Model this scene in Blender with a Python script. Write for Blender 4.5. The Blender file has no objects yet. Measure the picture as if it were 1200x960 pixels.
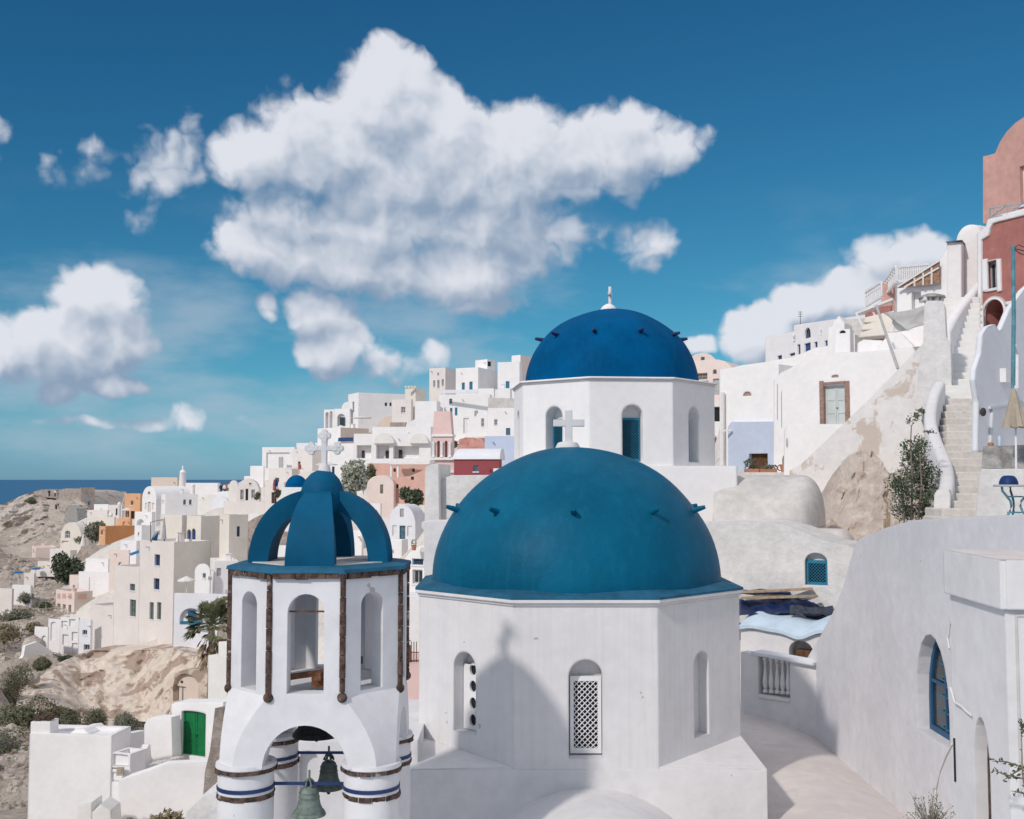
import bpy, math, random
from math import sin, cos, pi, radians, sqrt, atan2, hypot
from mathutils import Vector, noise
from mathutils.geometry import tessellate_polygon

random.seed(7)
SC = bpy.context.scene
COL = SC.collection

# ------------------------------------------------------------------ camera
F = 1300.0                      # focal length in photo pixels (1200 wide)
TH = math.atan(82 / F)          # camera tilts up a little: horizon at photo row 562
cam_d = bpy.data.cameras.new('camera')
cam_d.sensor_width = 36
cam_d.lens = F / 1200 * 36
cam_d.clip_start = 0.1
cam_d.clip_end = 400000
cam = bpy.data.objects.new('camera', cam_d)
COL.objects.link(cam)
cam.location = (0, 0, 0)
cam.rotation_euler = (pi / 2 + TH, 0, 0)
SC.camera = cam

# ------------------------------------------------------------------ light
SUN_AZ, SUN_EL = 218, 37        # clockwise from +Y
to_sun = Vector((sin(radians(SUN_AZ)) * cos(radians(SUN_EL)), cos(radians(SUN_AZ)) * cos(radians(SUN_EL)), sin(radians(SUN_EL))))
sl = bpy.data.lights.new('sun', 'SUN')
sl.energy = 2.0
sl.angle = radians(2.6)
sl.color = (1.0, 0.93, 0.86)
so = bpy.data.objects.new('sun', sl)
COL.objects.link(so)
so.rotation_euler = to_sun.to_track_quat('Z', 'Y').to_euler()
so.location = to_sun * 60

SC.render.engine = 'CYCLES'
SC.cycles.max_bounces = 7
SC.cycles.diffuse_bounces = 5
SC.cycles.glossy_bounces = 2
SC.cycles.transmission_bounces = 2
SC.cycles.transparent_max_bounces = 4
SC.cycles.use_denoising = True
SC.cycles.caustics_reflective = False
SC.cycles.caustics_refractive = False
SC.view_settings.view_transform = 'Standard'
SC.view_settings.look = 'None'
SC.view_settings.exposure = 0.25
SC.view_settings.gamma = 1.0
SC.view_settings.use_curve_mapping = False


# ------------------------------------------------------------------ photo pixel -> direction
def ray(px, py):
    u = (px - 600) / F
    v = (480 - py) / F
    return Vector((u, cos(TH) - v * sin(TH), sin(TH) + v * cos(TH)))


def P(px, py, Y):
    d = ray(px, py)
    return d * (Y / d.y)


# ------------------------------------------------------------------ node helpers
class NT:
    def __init__(self, tree):
        self.t = tree
        self.n = tree.nodes
        self.l = tree.links

    def new(self, typ, **kw):
        nd = self.n.new(typ)
        for k, v in kw.items():
            setattr(nd, k, v)
        return nd

    def link(self, a, b):
        self.l.new(a, b)

    def put(self, sock, val):
        if isinstance(val, bpy.types.NodeSocket):
            self.l.new(val, sock)
        else:
            sock.default_value = val

    def math(self, op, a, b=0.0, c=0.0, clamp=False):
        nd = self.n.new('ShaderNodeMath')
        nd.operation = op
        nd.use_clamp = clamp
        self.put(nd.inputs[0], a)
        self.put(nd.inputs[1], b)
        self.put(nd.inputs[2], c)
        return nd.outputs[0]

    def vmath(self, op, a, b=(0, 0, 0), c=(0, 0, 0)):
        nd = self.n.new('ShaderNodeVectorMath')
        nd.operation = op
        self.put(nd.inputs[0], a)
        self.put(nd.inputs[1], b)
        if op == 'MULTIPLY_ADD':
            self.put(nd.inputs[2], c)
        return nd.outputs['Value'] if op in ('LENGTH', 'DOT_PRODUCT', 'DISTANCE') else nd.outputs[0]

    def noise(self, vec, scale, detail=4, rough=0.55, dist=0.0):
        nd = self.n.new('ShaderNodeTexNoise')
        self.put(nd.inputs['Vector'], vec)
        nd.inputs['Scale'].default_value = scale
        nd.inputs['Detail'].default_value = detail
        nd.inputs['Roughness'].default_value = rough
        nd.inputs['Distortion'].default_value = dist
        return nd.outputs[0]

    def ramp(self, fac, lo, hi, a=0.0, b=1.0):
        nd = self.n.new('ShaderNodeMapRange')
        nd.interpolation_type = 'SMOOTHSTEP'
        self.put(nd.inputs[0], fac)
        nd.inputs[1].default_value = lo
        nd.inputs[2].default_value = hi
        nd.inputs[3].default_value = a
        nd.inputs[4].default_value = b
        return nd.outputs[0]

    def mix(self, fac, a, b, typ='MIX'):
        nd = self.n.new('ShaderNodeMix')
        nd.data_type = 'RGBA'
        nd.blend_type = typ
        self.put(nd.inputs[0], fac)
        for s, v in ((nd.inputs[6], a), (nd.inputs[7], b)):
            if isinstance(v, tuple) and len(v) == 3:
                v = v + (1.0,)
            self.put(s, v)
        return nd.outputs[2]


# ------------------------------------------------------------------ world: sky and clouds
def make_world():
    w = bpy.data.worlds.new('World')
    SC.world = w
    w.use_nodes = True
    t = NT(w.node_tree)
    t.n.clear()
    out = t.new('ShaderNodeOutputWorld')
    bg = t.new('ShaderNodeBackground')
    bg.inputs[1].default_value = SKY_STRENGTH
    sky = t.new('ShaderNodeTexSky', sky_type='NISHITA')
    sky.sun_disc = False
    sky.sun_elevation = radians(SUN_EL)
    sky.sun_rotation = radians(SUN_AZ)
    sky.altitude = 100
    sky.air_density = 1.0
    sky.dust_density = 0.25
    sky.ozone_density = 1.6
    sp = t.new('ShaderNodeSeparateColor')
    t.link(sky.outputs[0], sp.inputs[0])
    cc = t.new('ShaderNodeCombineColor')
    # the photograph's film response: a deep teal sky paling to grey-blue at the horizon
    R_, G_, B_ = sp.outputs[0], sp.outputs[1], sp.outputs[2]
    t.link(t.math('MULTIPLY', t.math('POWER', R_, 1.45), 0.100), cc.inputs[0])
    gx_ = t.math('MAXIMUM', t.math('SUBTRACT', t.math('MULTIPLY', G_, 0.75), t.math('MULTIPLY', R_, 0.14)), 0.0)
    t.link(t.math('MULTIPLY', t.math('POWER', gx_, 1.22), 0.64), cc.inputs[1])
    t.link(t.math('ADD', t.math('MULTIPLY', B_, 0.55), t.math('MULTIPLY', R_, 0.27)), cc.inputs[2])
    skyc = cc.outputs[0]
    tc = t.new('ShaderNodeTexCoord')
    sep = t.new('ShaderNodeSeparateXYZ')
    t.link(tc.outputs['Generated'], sep.inputs[0])
    az = t.math('ARCTAN2', sep.outputs[0], sep.outputs[1])
    el = t.math('ARCSINE', sep.outputs[2])
    cmb = t.new('ShaderNodeCombineXYZ')
    t.link(az, cmb.inputs[0])
    t.link(el, cmb.inputs[1])
    p = cmb.outputs[0]
    def noise2(vec, scale, detail, rough):
        nd = t.new('ShaderNodeTexNoise', noise_dimensions='2D')
        t.put(nd.inputs['Vector'], vec)
        nd.inputs['Scale'].default_value = scale
        nd.inputs['Detail'].default_value = detail
        nd.inputs['Roughness'].default_value = rough
        return nd
    # soft domain warp so that the masses get lobed outlines
    wn = noise2(p, 24, 3, 0.5)
    wv = t.vmath('SUBTRACT', wn.outputs[1], (0.5, 0.5, 0.5))
    pw = t.vmath('MULTIPLY_ADD', wv, (0.016, 0.016, 0.0), p)

    def field(vec, blobs):
        acc = None
        for (px, py, rx, ry, amp) in blobs:
            d = ray(px, py).normalized()
            a0, e0 = atan2(d.x, d.y), math.asin(d.z)
            sx, sy = F / rx, F / ry
            q = t.vmath('MULTIPLY_ADD', vec, (sx, sy, 0.0), (-a0 * sx, -e0 * sy, 0.0))
            v = t.math('MULTIPLY_ADD', t.vmath('DOT_PRODUCT', q, q), -amp * 0.8, amp * 0.9)
            acc = v if acc is None else t.math('SMOOTH_MAX', acc, v, 0.15)
        return acc
    f1 = field(pw, CLOUD_BLOBS)
    # billowing detail: rounded outward lobes from folded noise, plus finer wisps
    def detail(vec):
        a = noise2(vec, 10, 8, 0.55).outputs[0]
        b = noise2(vec, 30, 2, 0.5).outputs[0]
        fold = t.math('ABSOLUTE', t.math('MULTIPLY_ADD', b, 2.0, -1.0))
        return t.math('ADD', t.math('MULTIPLY_ADD', a, 1.9, -0.98), t.math('MULTIPLY', fold, 0.45))
    det = detail(pw)
    dens = t.math('ADD', f1, det)
    # relief: rounder billows, sampled at the point and a little towards the sun (up and left)
    def billow(vec):
        a = noise2(vec, 11, 4, 0.5).outputs[0]
        b = noise2(vec, 30, 2, 0.5).outputs[0]
        fold = t.math('ABSOLUTE', t.math('MULTIPLY_ADD', b, 2.0, -1.0))
        return t.math('ADD', t.math('MULTIPLY', a, 1.9), t.math('MULTIPLY', fold, 0.45))
    cb = field(t.vmath('ADD', pw, (-0.010, 0.026, 0.0)), CLOUD_BLOBS)
    rel = t.math('SUBTRACT', billow(t.vmath('ADD', pw, (-0.009, 0.013, 0.0))), billow(pw))
    rel2 = t.math('SUBTRACT', cb, f1)
    shade = t.math('ADD', t.math('MULTIPLY', rel, 1.0), t.math('MULTIPLY', rel2, 1.25))
    lit = t.ramp(shade, -0.75, 0.70, 1.0, 0.0)
    ccol = t.mix(lit, CLOUD_DARK, CLOUD_LIGHT)
    alpha = t.ramp(dens, 0.03, 0.52)
    # thin streaky veil low in the sky, all round the horizon
    st = t.vmath('MULTIPLY', p, (2.2, 6.5, 1.0))
    sn = noise2(st, 1.9, 6, 0.55).outputs[0]
    band = t.math('MULTIPLY', t.ramp(el, 0.0, 0.03), t.ramp(el, 0.13, 0.27, 1.0, 0.0))
    veil = t.math('MULTIPLY', t.ramp(sn, 0.36, 0.68), t.math('MULTIPLY', band, 0.62))
    skyv = t.mix(veil, skyc, CLOUD_VEIL)
    # unseen cloud round the rest of the sky, thickened to add fill light
    gn = noise2(t.vmath('MULTIPLY', p, (1.0, 1.7, 1.0)), 3.3, 5, 0.6).outputs[0]
    off = t.math('MAXIMUM', t.ramp(t.math('ABSOLUTE', az), 0.55, 0.75), t.ramp(el, 0.46, 0.60))
    other = t.math('MULTIPLY', t.ramp(gn, 0.34, 0.50), t.math('MULTIPLY', off, t.ramp(el, 0.02, 0.12)))
    alpha2 = t.math('MAXIMUM', alpha, t.math('MULTIPLY', other, 0.9))
    fin = t.mix(t.math('MULTIPLY', alpha2, 0.97), skyv, ccol)
    t.link(fin, bg.inputs[0])
    t.link(bg.outputs[0], out.inputs[0])


SKY_STRENGTH = 0.087
CLOUD_LIGHT = (7.3, 7.5, 8.1)
CLOUD_DARK = (2.5, 3.4, 4.7)
CLOUD_VEIL = (3.9, 4.9, 5.9)
CLOUD_BLOBS = [   # photo column, row, half width, half height, thickness
    (448, 125, 68, 72, 1.05), (390, 180, 92, 80, 1.1), (515, 190, 110, 82, 1.15), (620, 185, 88, 72, 1.1),
    (700, 182, 98, 66, 1.05), (775, 178, 68, 38, .8), (318, 188, 64, 42, .9), (455, 215, 120, 60, 1.1),
    (590, 210, 130, 58, 1.05), (292, 288, 60, 34, .8), (400, 305, 125, 40, .85), (540, 318, 130, 44, .9),
    (630, 290, 85, 40, .75), (450, 262, 175, 48, .95), (590, 262, 140, 46, .9), (350, 255, 80, 48, .8), (742, 280, 40, 28, .24), (560, 357, 105, 16, .5),
    (112, 358, 58, 46, 1.05), (55, 402, 88, 48, 1.0), (138, 392, 48, 44, .95), (8, 408, 60, 38, .9),
    (374, 366, 40, 36, .7), (390, 408, 44, 36, .75), (186, 184, 34, 54, .24), (110, 172, 22, 26, .24), (58, 196, 22, 22, .20),
    (-4, 165, 16, 24, .26), (508, 412, 20, 24, .55), (225, 490, 22, 18, .5), (66, 460, 26, 14, .6), (135, 452, 38, 12, .6), (300, 495, 50, 9, .3), (120, 496, 80, 8, .36),
    (1055, 300, 58, 30, .8), (1005, 345, 60, 34, .7), (938, 360, 36, 30, .75), (893, 395, 46, 38, .95), (985, 408, 80, 30, .8),
    (816, 405, 26, 13, .7), (310, 360, 12, 15, .34), (455, 420, 60, 28, .36),
]
make_world()
# ------------------------------------------------------------------ materials
MATS = {}


def pbr(name, base, rough=0.8, spec=0.3, metal=0.0):
    m = bpy.data.materials.new(name)
    m.use_nodes = True
    t = NT(m.node_tree)
    b = m.node_tree.nodes['Principled BSDF']
    b.inputs['Roughness'].default_value = rough
    b.inputs['Specular IOR Level'].default_value = spec
    b.inputs['Metallic'].default_value = metal
    if isinstance(base, tuple):
        b.inputs['Base Color'].default_value = base + (1,)
    MATS[name] = m
    geo = t.new('ShaderNodeNewGeometry')
    return m, t, b, geo


def bump(t, b, h, strength, dist, bevel=0.0):
    bp = t.new('ShaderNodeBump')
    bp.inputs['Strength'].default_value = strength
    bp.inputs['Distance'].default_value = dist
    t.link(h, bp.inputs['Height'])
    if bevel:
        bv = t.new('ShaderNodeBevel')
        bv.samples = 4
        bv.inputs[0].default_value = bevel
        t.link(bv.outputs[0], bp.inputs['Normal'])
    t.link(bp.outputs[0], b.inputs['Normal'])


def plaster(name, col, var=0.06, stain=(0.55, 0.47, 0.40), stain_amt=0.0, streak=0.0, bs=6.0, bstr=0.35, bdist=0.02,
            scale=1.0, bevel=0.0, patch=None, rough=0.85, spec=0.25, ps=0.5, pt=0.56, chips=0.0):
    m, t, b, geo = pbr(name, None, rough, spec)
    pos = geo.outputs['Position']
    n1 = t.noise(pos, 0.55 * scale, 5, 0.6)
    n2 = t.noise(pos, 3.7 * scale, 4, 0.6)
    dark = tuple(c * (1 - 2.6 * var) for c in col)
    lite = tuple(min(0.9, c * (1 + 0.6 * var)) for c in col)
    f = t.math('ADD', t.math('MULTIPLY', n1, 0.6), t.math('MULTIPLY', n2, 0.4))
    c = t.mix(t.ramp(f, 0.32, 0.68), dark, lite)
    if streak:
        st = t.vmath('MULTIPLY', pos, (7.0, 7.0, 0.22))
        sn = t.noise(st, 1.6, 3, 0.6)
        c = t.mix(t.math('MULTIPLY', t.ramp(sn, 0.40, 0.72), streak), c, tuple(x * 0.72 for x in col))
    if stain_amt:
        s1 = t.noise(pos, 1.1 * scale, 6, 0.68, 0.4)
        c = t.mix(t.math('MULTIPLY', t.ramp(s1, 0.56, 0.74), stain_amt), c, stain)
    if chips:
        ch = t.noise(pos, 3.1, 3, 0.5)
        c = t.mix(t.math('MULTIPLY', t.ramp(ch, 0.735, 0.755), chips), c, (0.30, 0.26, 0.23))
    if patch:
        s2 = t.noise(pos, ps, 7, 0.62, 0.5)
        c = t.mix(t.ramp(s2, pt - 0.02, pt + 0.03), c, patch)
    t.link(c, b.inputs['Base Color'])
    h1 = t.noise(pos, bs, 5, 0.6)
    h2 = t.noise(pos, bs * 0.18, 3, 0.5)
    h = t.math('ADD', h1, t.math('MULTIPLY', h2, 2.2))
    bump(t, b, h, bstr, bdist, bevel)
    return m


def paint(name, col, var=0.08, rough=0.45, spec=0.4, scale=2.0, bstr=0.15, bdist=0.01, metal=0.0, bs=14):
    m, t, b, geo = pbr(name, None, rough, spec, metal)
    pos = geo.outputs['Position']
    n = t.noise(pos, scale, 6, 0.62)
    c = t.mix(t.ramp(n, 0.3, 0.7), tuple(x * (1 - 2 * var) for x in col), tuple(min(.92, x * (1 + var)) for x in col))
    t.link(c, b.inputs['Base Color'])
    bump(t, b, t.noise(pos, bs, 4, 0.6), bstr, bdist)
    return m


def rocky(name, cols, s1=0.25, s2=1.4, bs=1.6, bstr=0.9, bdist=0.35, rough=0.95):
    m, t, b, geo = pbr(name, None, rough, 0.15)
    pos = geo.outputs['Position']
    a = t.noise(pos, s1, 7, 0.65, 0.3)
    c = t.mix(t.ramp(a, 0.36, 0.60), cols[0], cols[1])
    d = t.noise(pos, s2, 6, 0.7)
    c = t.mix(t.ramp(d, 0.50, 0.70), c, cols[2])
    if len(cols) > 3:
        e = t.noise(pos, s2 * 0.45, 6, 0.7, 0.6)
        c = t.mix(t.ramp(e, 0.53, 0.66), c, cols[3])
    t.link(c, b.inputs['Base Color'])
    bump(t, b, t.noise(pos, bs, 8, 0.68), bstr, bdist)
    return m


def leafmat(name, c1, c2):
    m, t, b, geo = pbr(name, None, 0.6, 0.25)
    pos = geo.outputs['Position']
    n = t.noise(pos, 1.7, 3, 0.6)
    n2 = t.noise(pos, 9.0, 2, 0.6)
    f = t.math('ADD', t.math('MULTIPLY', n, 0.5), t.math('MULTIPLY', n2, 0.5))
    c = t.mix(t.ramp(f, 0.35, 0.65), c1, c2)
    t.link(c, b.inputs['Base Color'])
    b.inputs['Subsurface Weight'].default_value = 0.0
    return m


W = (0.84, 0.82, 0.82)
plaster('white', W, 0.03, stain_amt=0.06, bs=3.0, bstr=0.25, bdist=0.03, bevel=0.12)
plaster('white_b', (0.80, 0.78, 0.75), 0.04, stain_amt=0.12, bs=3.0, bstr=0.3, bdist=0.03, bevel=0.12)
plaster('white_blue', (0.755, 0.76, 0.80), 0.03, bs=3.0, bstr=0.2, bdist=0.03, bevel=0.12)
plaster('pale_blue', (0.52, 0.60, 0.76), 0.03, bs=3.0, bstr=0.2, bdist=0.03)
plaster('cream', (0.75, 0.695, 0.665), 0.03, stain_amt=0.06, bs=2.0, bstr=0.3, bdist=0.05, bevel=0.12)
plaster('cream_y', (0.75, 0.695, 0.625), 0.03, stain_amt=0.06, bs=2.0, bstr=0.3, bdist=0.05, bevel=0.12)
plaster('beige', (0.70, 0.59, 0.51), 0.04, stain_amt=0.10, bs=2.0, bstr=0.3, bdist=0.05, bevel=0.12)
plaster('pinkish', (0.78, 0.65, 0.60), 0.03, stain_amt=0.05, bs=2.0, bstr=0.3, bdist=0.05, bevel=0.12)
plaster('orange', (0.58, 0.27, 0.12), 0.05, bs=2.0, bstr=0.3, bdist=0.05)  # orange_l darkened: shade of the right side put into the colour
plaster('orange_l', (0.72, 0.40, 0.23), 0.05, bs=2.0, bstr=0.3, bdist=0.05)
plaster('salmon', (0.66, 0.41, 0.34), 0.05, stain_amt=0.1, bs=2.0, bstr=0.3, bdist=0.05)
plaster('pink_l', (0.76, 0.47, 0.42), 0.05, bs=2.0, bstr=0.3, bdist=0.05)
plaster('pink_tower', (0.76, 0.55, 0.52), 0.03, bs=3.0, bstr=0.3, bdist=0.04)
plaster('red', (0.47, 0.19, 0.165), 0.10, stain=(0.60, 0.33, 0.30), stain_amt=0.5, streak=0.35, bs=5.0, bstr=0.3, bdist=0.03)
plaster('pink_h', (0.62, 0.355, 0.305), 0.08, stain=(0.68, 0.46, 0.41), stain_amt=0.55, bs=4.0, bstr=0.3, bdist=0.03)
plaster('maroon', (0.30, 0.075, 0.085), 0.05, bs=3.0, bstr=0.3, bdist=0.03)
plaster('grey_blue', (0.50, 0.56, 0.68), 0.04, bs=3.0, bstr=0.2, bdist=0.03)
# near plaster: weathered lime wash, base also greyed to stand in for weaker foreground sun
plaster('lime', (0.72, 0.705, 0.71), 0.05, stain=(0.50, 0.46, 0.43), stain_amt=0.12, streak=0.0, bs=7, bstr=0.45, bdist=0.016, bevel=0.03, chips=0.6)
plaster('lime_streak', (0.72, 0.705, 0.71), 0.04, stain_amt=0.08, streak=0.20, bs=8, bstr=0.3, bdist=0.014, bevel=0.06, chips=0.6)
plaster('lime_tower', (0.74, 0.73, 0.745), 0.05, stain=(0.46, 0.42, 0.39), stain_amt=0.18, bs=10, bstr=0.32, bdist=0.012, bevel=0.02, chips=0.6)
plaster('lime_wall', (0.71, 0.70, 0.725), 0.05, stain=(0.52, 0.47, 0.44), stain_amt=0.14, bs=4, bstr=0.45, bdist=0.03, bevel=0.05, chips=0.6)
plaster('lime_rough', (0.72, 0.70, 0.69), 0.08, stain=(0.50, 0.44, 0.39), stain_amt=0.2, bs=7, bstr=0.7, bdist=0.035, bevel=0.05)
plaster('lime_grey', (0.63, 0.60, 0.575), 0.10, stain=(0.38, 0.35, 0.33), stain_amt=0.5, bs=6, bstr=0.4, bdist=0.02)
plaster('floor', (0.68, 0.625, 0.60), 0.06, stain=(0.44, 0.38, 0.34), stain_amt=0.3, bs=12, bstr=0.2, bdist=0.008)
plaster('peel', (0.77, 0.745, 0.735), 0.05, stain=(0.5, 0.42, 0.35), stain_amt=0.2, bs=4, bstr=0.5, bdist=0.04, patch=(0.58, 0.50, 0.44), ps=0.75, pt=0.565)
plaster('cliff_plaster', (0.66, 0.57, 0.49), 0.06, stain=(0.5, 0.4, 0.33), stain_amt=0.3, bs=1.2, bstr=0.6, bdist=0.15, patch=(0.37, 0.28, 0.225), ps=0.30, pt=0.525)
plaster('step_plaster', (0.66, 0.62, 0.58), 0.08, stain=(0.46, 0.36, 0.29), stain_amt=0.75, bs=9, bstr=0.5, bdist=0.02, scale=2.0)
def dome_paint(name, col, chalk, rough, spec):
    m, t, b, geo = pbr(name, None, rough, spec)
    pos = geo.outputs['Position']
    n = t.noise(pos, 0.9, 6, 0.62)
    c = t.mix(t.ramp(n, 0.3, 0.7), tuple(x * .82 for x in col), tuple(x * 1.12 for x in col))
    st = t.noise(t.vmath('MULTIPLY', pos, (5.0, 5.0, 0.5)), 1.5, 4, 0.6)
    c = t.mix(t.math('MULTIPLY', t.ramp(st, 0.48, 0.72), 0.22), c, chalk)
    pt_ = t.noise(pos, 2.4, 8, 0.72, 0.8)
    c = t.mix(t.math('MULTIPLY', t.ramp(pt_, 0.60, 0.72), 0.30), c, chalk)
    ck = t.noise(pos, 1.3, 9, 0.75, 1.2)
    cr = t.math('ABSOLUTE', t.math('SUBTRACT', ck, 0.5))
    c = t.mix(t.math('MULTIPLY', t.ramp(cr, 0.0, 0.006, 1.0, 0.0), 0.25), c, tuple(x * .55 for x in col))
    t.link(c, b.inputs['Base Color'])
    h = t.math('ADD', t.noise(pos, 6, 6, 0.65), t.math('MULTIPLY', t.noise(pos, 1.4, 4, 0.6), 1.6))
    bump(t, b, h, 0.40, 0.03)


dome_paint('dome_blue', (0.002, 0.102, 0.190), (0.014, 0.15, 0.25), 0.45, 0.07)
dome_paint('dome_blue_deep', (0.0003, 0.080, 0.215), (0.003, 0.12, 0.26), 0.6, 0.02)
paint('rib_blue', (0.003, 0.088, 0.18), 0.10, 0.6, 0.08, 2.0, 0.15, 0.01)
paint('slab_blue', (0.02, 0.115, 0.20), 0.15, 0.7, 0.2, 3.0, 0.2, 0.01)
paint('band_blue', (0.012, 0.035, 0.13), 0.1, 0.5)
paint('shutter_blue', (0.02, 0.065, 0.21), 0.1, 0.5)
paint('window_blue', (0.02, 0.09, 0.19), 0.1, 0.5)
paint('teal', (0.015, 0.17, 0.28), 0.1, 0.5)
paint('navy', (0.010, 0.024, 0.09), 0.15, 0.6, 0.3, 3, 0.4, 0.03)
paint('green_door', (0.006, 0.17, 0.055), 0.10, 0.4)
paint('green_frame', (0.05, 0.14, 0.11), 0.1, 0.5)
paint('grey_door', (0.56, 0.60, 0.60), 0.04, 0.5)
paint('white_paint', (0.78, 0.77, 0.78), 0.04, 0.5)
paint('grey_paint', (0.42, 0.42, 0.43), 0.06, 0.6)
paint('wood', (0.13, 0.065, 0.035), 0.2, 0.7, 0.2, 8)
paint('tan_wood', (0.40, 0.30, 0.21), 0.15, 0.75, 0.2, 8)
paint('cane', (0.36, 0.21, 0.14), 0.25, 0.85, 0.1, 12, 0.6, 0.03)
paint('stone_brown', (0.10, 0.062, 0.050), 0.25, 0.9, 0.15, 7, 0.9, 0.03)
paint('door_stone', (0.33, 0.22, 0.18), 0.15, 0.9, 0.15, 9, 0.6, 0.02)
paint('stone_grey', (0.36, 0.345, 0.33), 0.22, 0.95, 0.15, 4, 0.8, 0.03)
paint('bronze', (0.12, 0.145, 0.125), 0.2, 0.6, 0.4, 9, 0.3, 0.006, metal=0.35)
paint('bronze_green', (0.17, 0.215, 0.19), 0.2, 0.65, 0.4, 9, 0.3, 0.006, metal=0.2)
paint('bronze_dark', (0.022, 0.026, 0.024), 0.2, 0.6, 0.4, 9, 0.3, 0.006, metal=0.3)
paint('iron', (0.05, 0.045, 0.045), 0.2, 0.7, 0.3, 9)
paint('rust', (0.16, 0.075, 0.045), 0.25, 0.9, 0.1, 12, 0.6, 0.01)
paint('dark', (0.012, 0.012, 0.014), 0.1, 0.6)
paint('glass', (0.035, 0.045, 0.055), 0.2, 0.12, 0.6)
paint('glass_mid', (0.16, 0.17, 0.19), 0.15, 0.2, 0.5)
paint('curtain', (0.33, 0.28, 0.24), 0.15, 0.9, 0.1, 5)
paint('canvas', (0.42, 0.36, 0.28), 0.06, 0.9, 0.1, 6, 0.3, 0.01)
paint('canvas_white', (0.74, 0.71, 0.68), 0.04, 0.9, 0.1)
paint('sail', (0.50, 0.485, 0.475), 0.04, 0.9, 0.1)
paint('pole_teal', (0.10, 0.26, 0.32), 0.15, 0.45, 0.4, 6)
paint('terracotta', (0.46, 0.20, 0.12), 0.1, 0.85)
paint('cloth_blue', (0.02, 0.14, 0.38), 0.1, 0.8)
paint('cloth_red', (0.42, 0.10, 0.08), 0.1, 0.8)
paint('cloth_dark', (0.04, 0.05, 0.07), 0.1, 0.8)
paint('skin', (0.42, 0.25, 0.18), 0.05, 0.6)
paint('plastic_blue', (0.008, 0.035, 0.14), 0.05, 0.5, 0.2)
paint('tarp_blue', (0.008, 0.024, 0.095), 0.12, 0.45, 0.4, 5, 0.5, 0.03)
paint('terrace_blue', (0.52, 0.63, 0.73), 0.06, 0.8, 0.2, 2)
rocky('rock', [(0.47, 0.40, 0.35), (0.58, 0.515, 0.46), (0.66, 0.60, 0.55), (0.29, 0.23, 0.19)], 0.12, 0.8, 0.9, 1.0, 0.7)
rocky('tuff', [(0.50, 0.425, 0.375), (0.58, 0.51, 0.455), (0.64, 0.585, 0.54), (0.40, 0.32, 0.27)], 0.9, 3.0, 6.0, 0.9, 0.08)
rocky('ground', [(0.36, 0.30, 0.25), (0.48, 0.415, 0.36), (0.57, 0.51, 0.455), (0.19, 0.17, 0.115)], 0.10, 0.7, 1.1, 1.0, 0.5)
rocky('rubble', [(0.30, 0.24, 0.21), (0.42, 0.36, 0.32), (0.52, 0.47, 0.43)], 1.2, 3.5, 4.0, 1.0, 0.2)
rocky('pinkstone', [(0.52, 0.25, 0.21), (0.62, 0.34, 0.30), (0.34, 0.16, 0.13)], 0.6, 2.0, 2.0, 1.0, 0.15)
leafmat('leaf_dark', (0.05, 0.07, 0.042), (0.11, 0.135, 0.08))
leafmat('leaf_grey', (0.14, 0.15, 0.11), (0.25, 0.255, 0.19))
leafmat('leaf_olive', (0.11, 0.115, 0.07), (0.20, 0.195, 0.125))
leafmat('leaf_dry', (0.21, 0.17, 0.105), (0.32, 0.265, 0.175))
leafmat('leaf_pale', (0.30, 0.32, 0.25), (0.52, 0.52, 0.44))
leafmat('palm_leaf', (0.10, 0.115, 0.065), (0.22, 0.23, 0.13))
leafmat('palm_dead', (0.24, 0.17, 0.11), (0.38, 0.29, 0.20))
leafmat('flower_pink', (0.45, 0.06, 0.16), (0.65, 0.20, 0.28))
leafmat('bark', (0.16, 0.12, 0.09), (0.28, 0.22, 0.17))

m, t, b, geo = pbr('sea', (0.016, 0.115, 0.24), 0.5, 0.12)
bump(t, b, t.noise(t.vmath('MULTIPLY', geo.outputs['Position'], (1, 0.35, 1)), 0.02, 6, 0.6), 0.25, 6.0)

plaster('paving', (0.68, 0.63, 0.58), 0.08, stain_amt=0.2, bs=4, bstr=0.3, bdist=0.03)

# weathered volcanic stone with smears of old limewash
m, t, b, geo = pbr('stone_smear', None, 0.9, 0.15)
pos = geo.outputs['Position']
c = t.mix(t.ramp(t.noise(pos, 9, 6, 0.65), 0.35, 0.65), (0.055, 0.036, 0.03), (0.16, 0.105, 0.085))
c = t.mix(t.ramp(t.noise(pos, 5.5, 7, 0.7), 0.60, 0.70), c, (0.50, 0.46, 0.44))
t.link(c, b.inputs['Base Color'])
bump(t, b, t.noise(pos, 22, 6, 0.7), 0.9, 0.03)
plaster('vent_brown', (0.40, 0.29, 0.23), 0.1)
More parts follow.
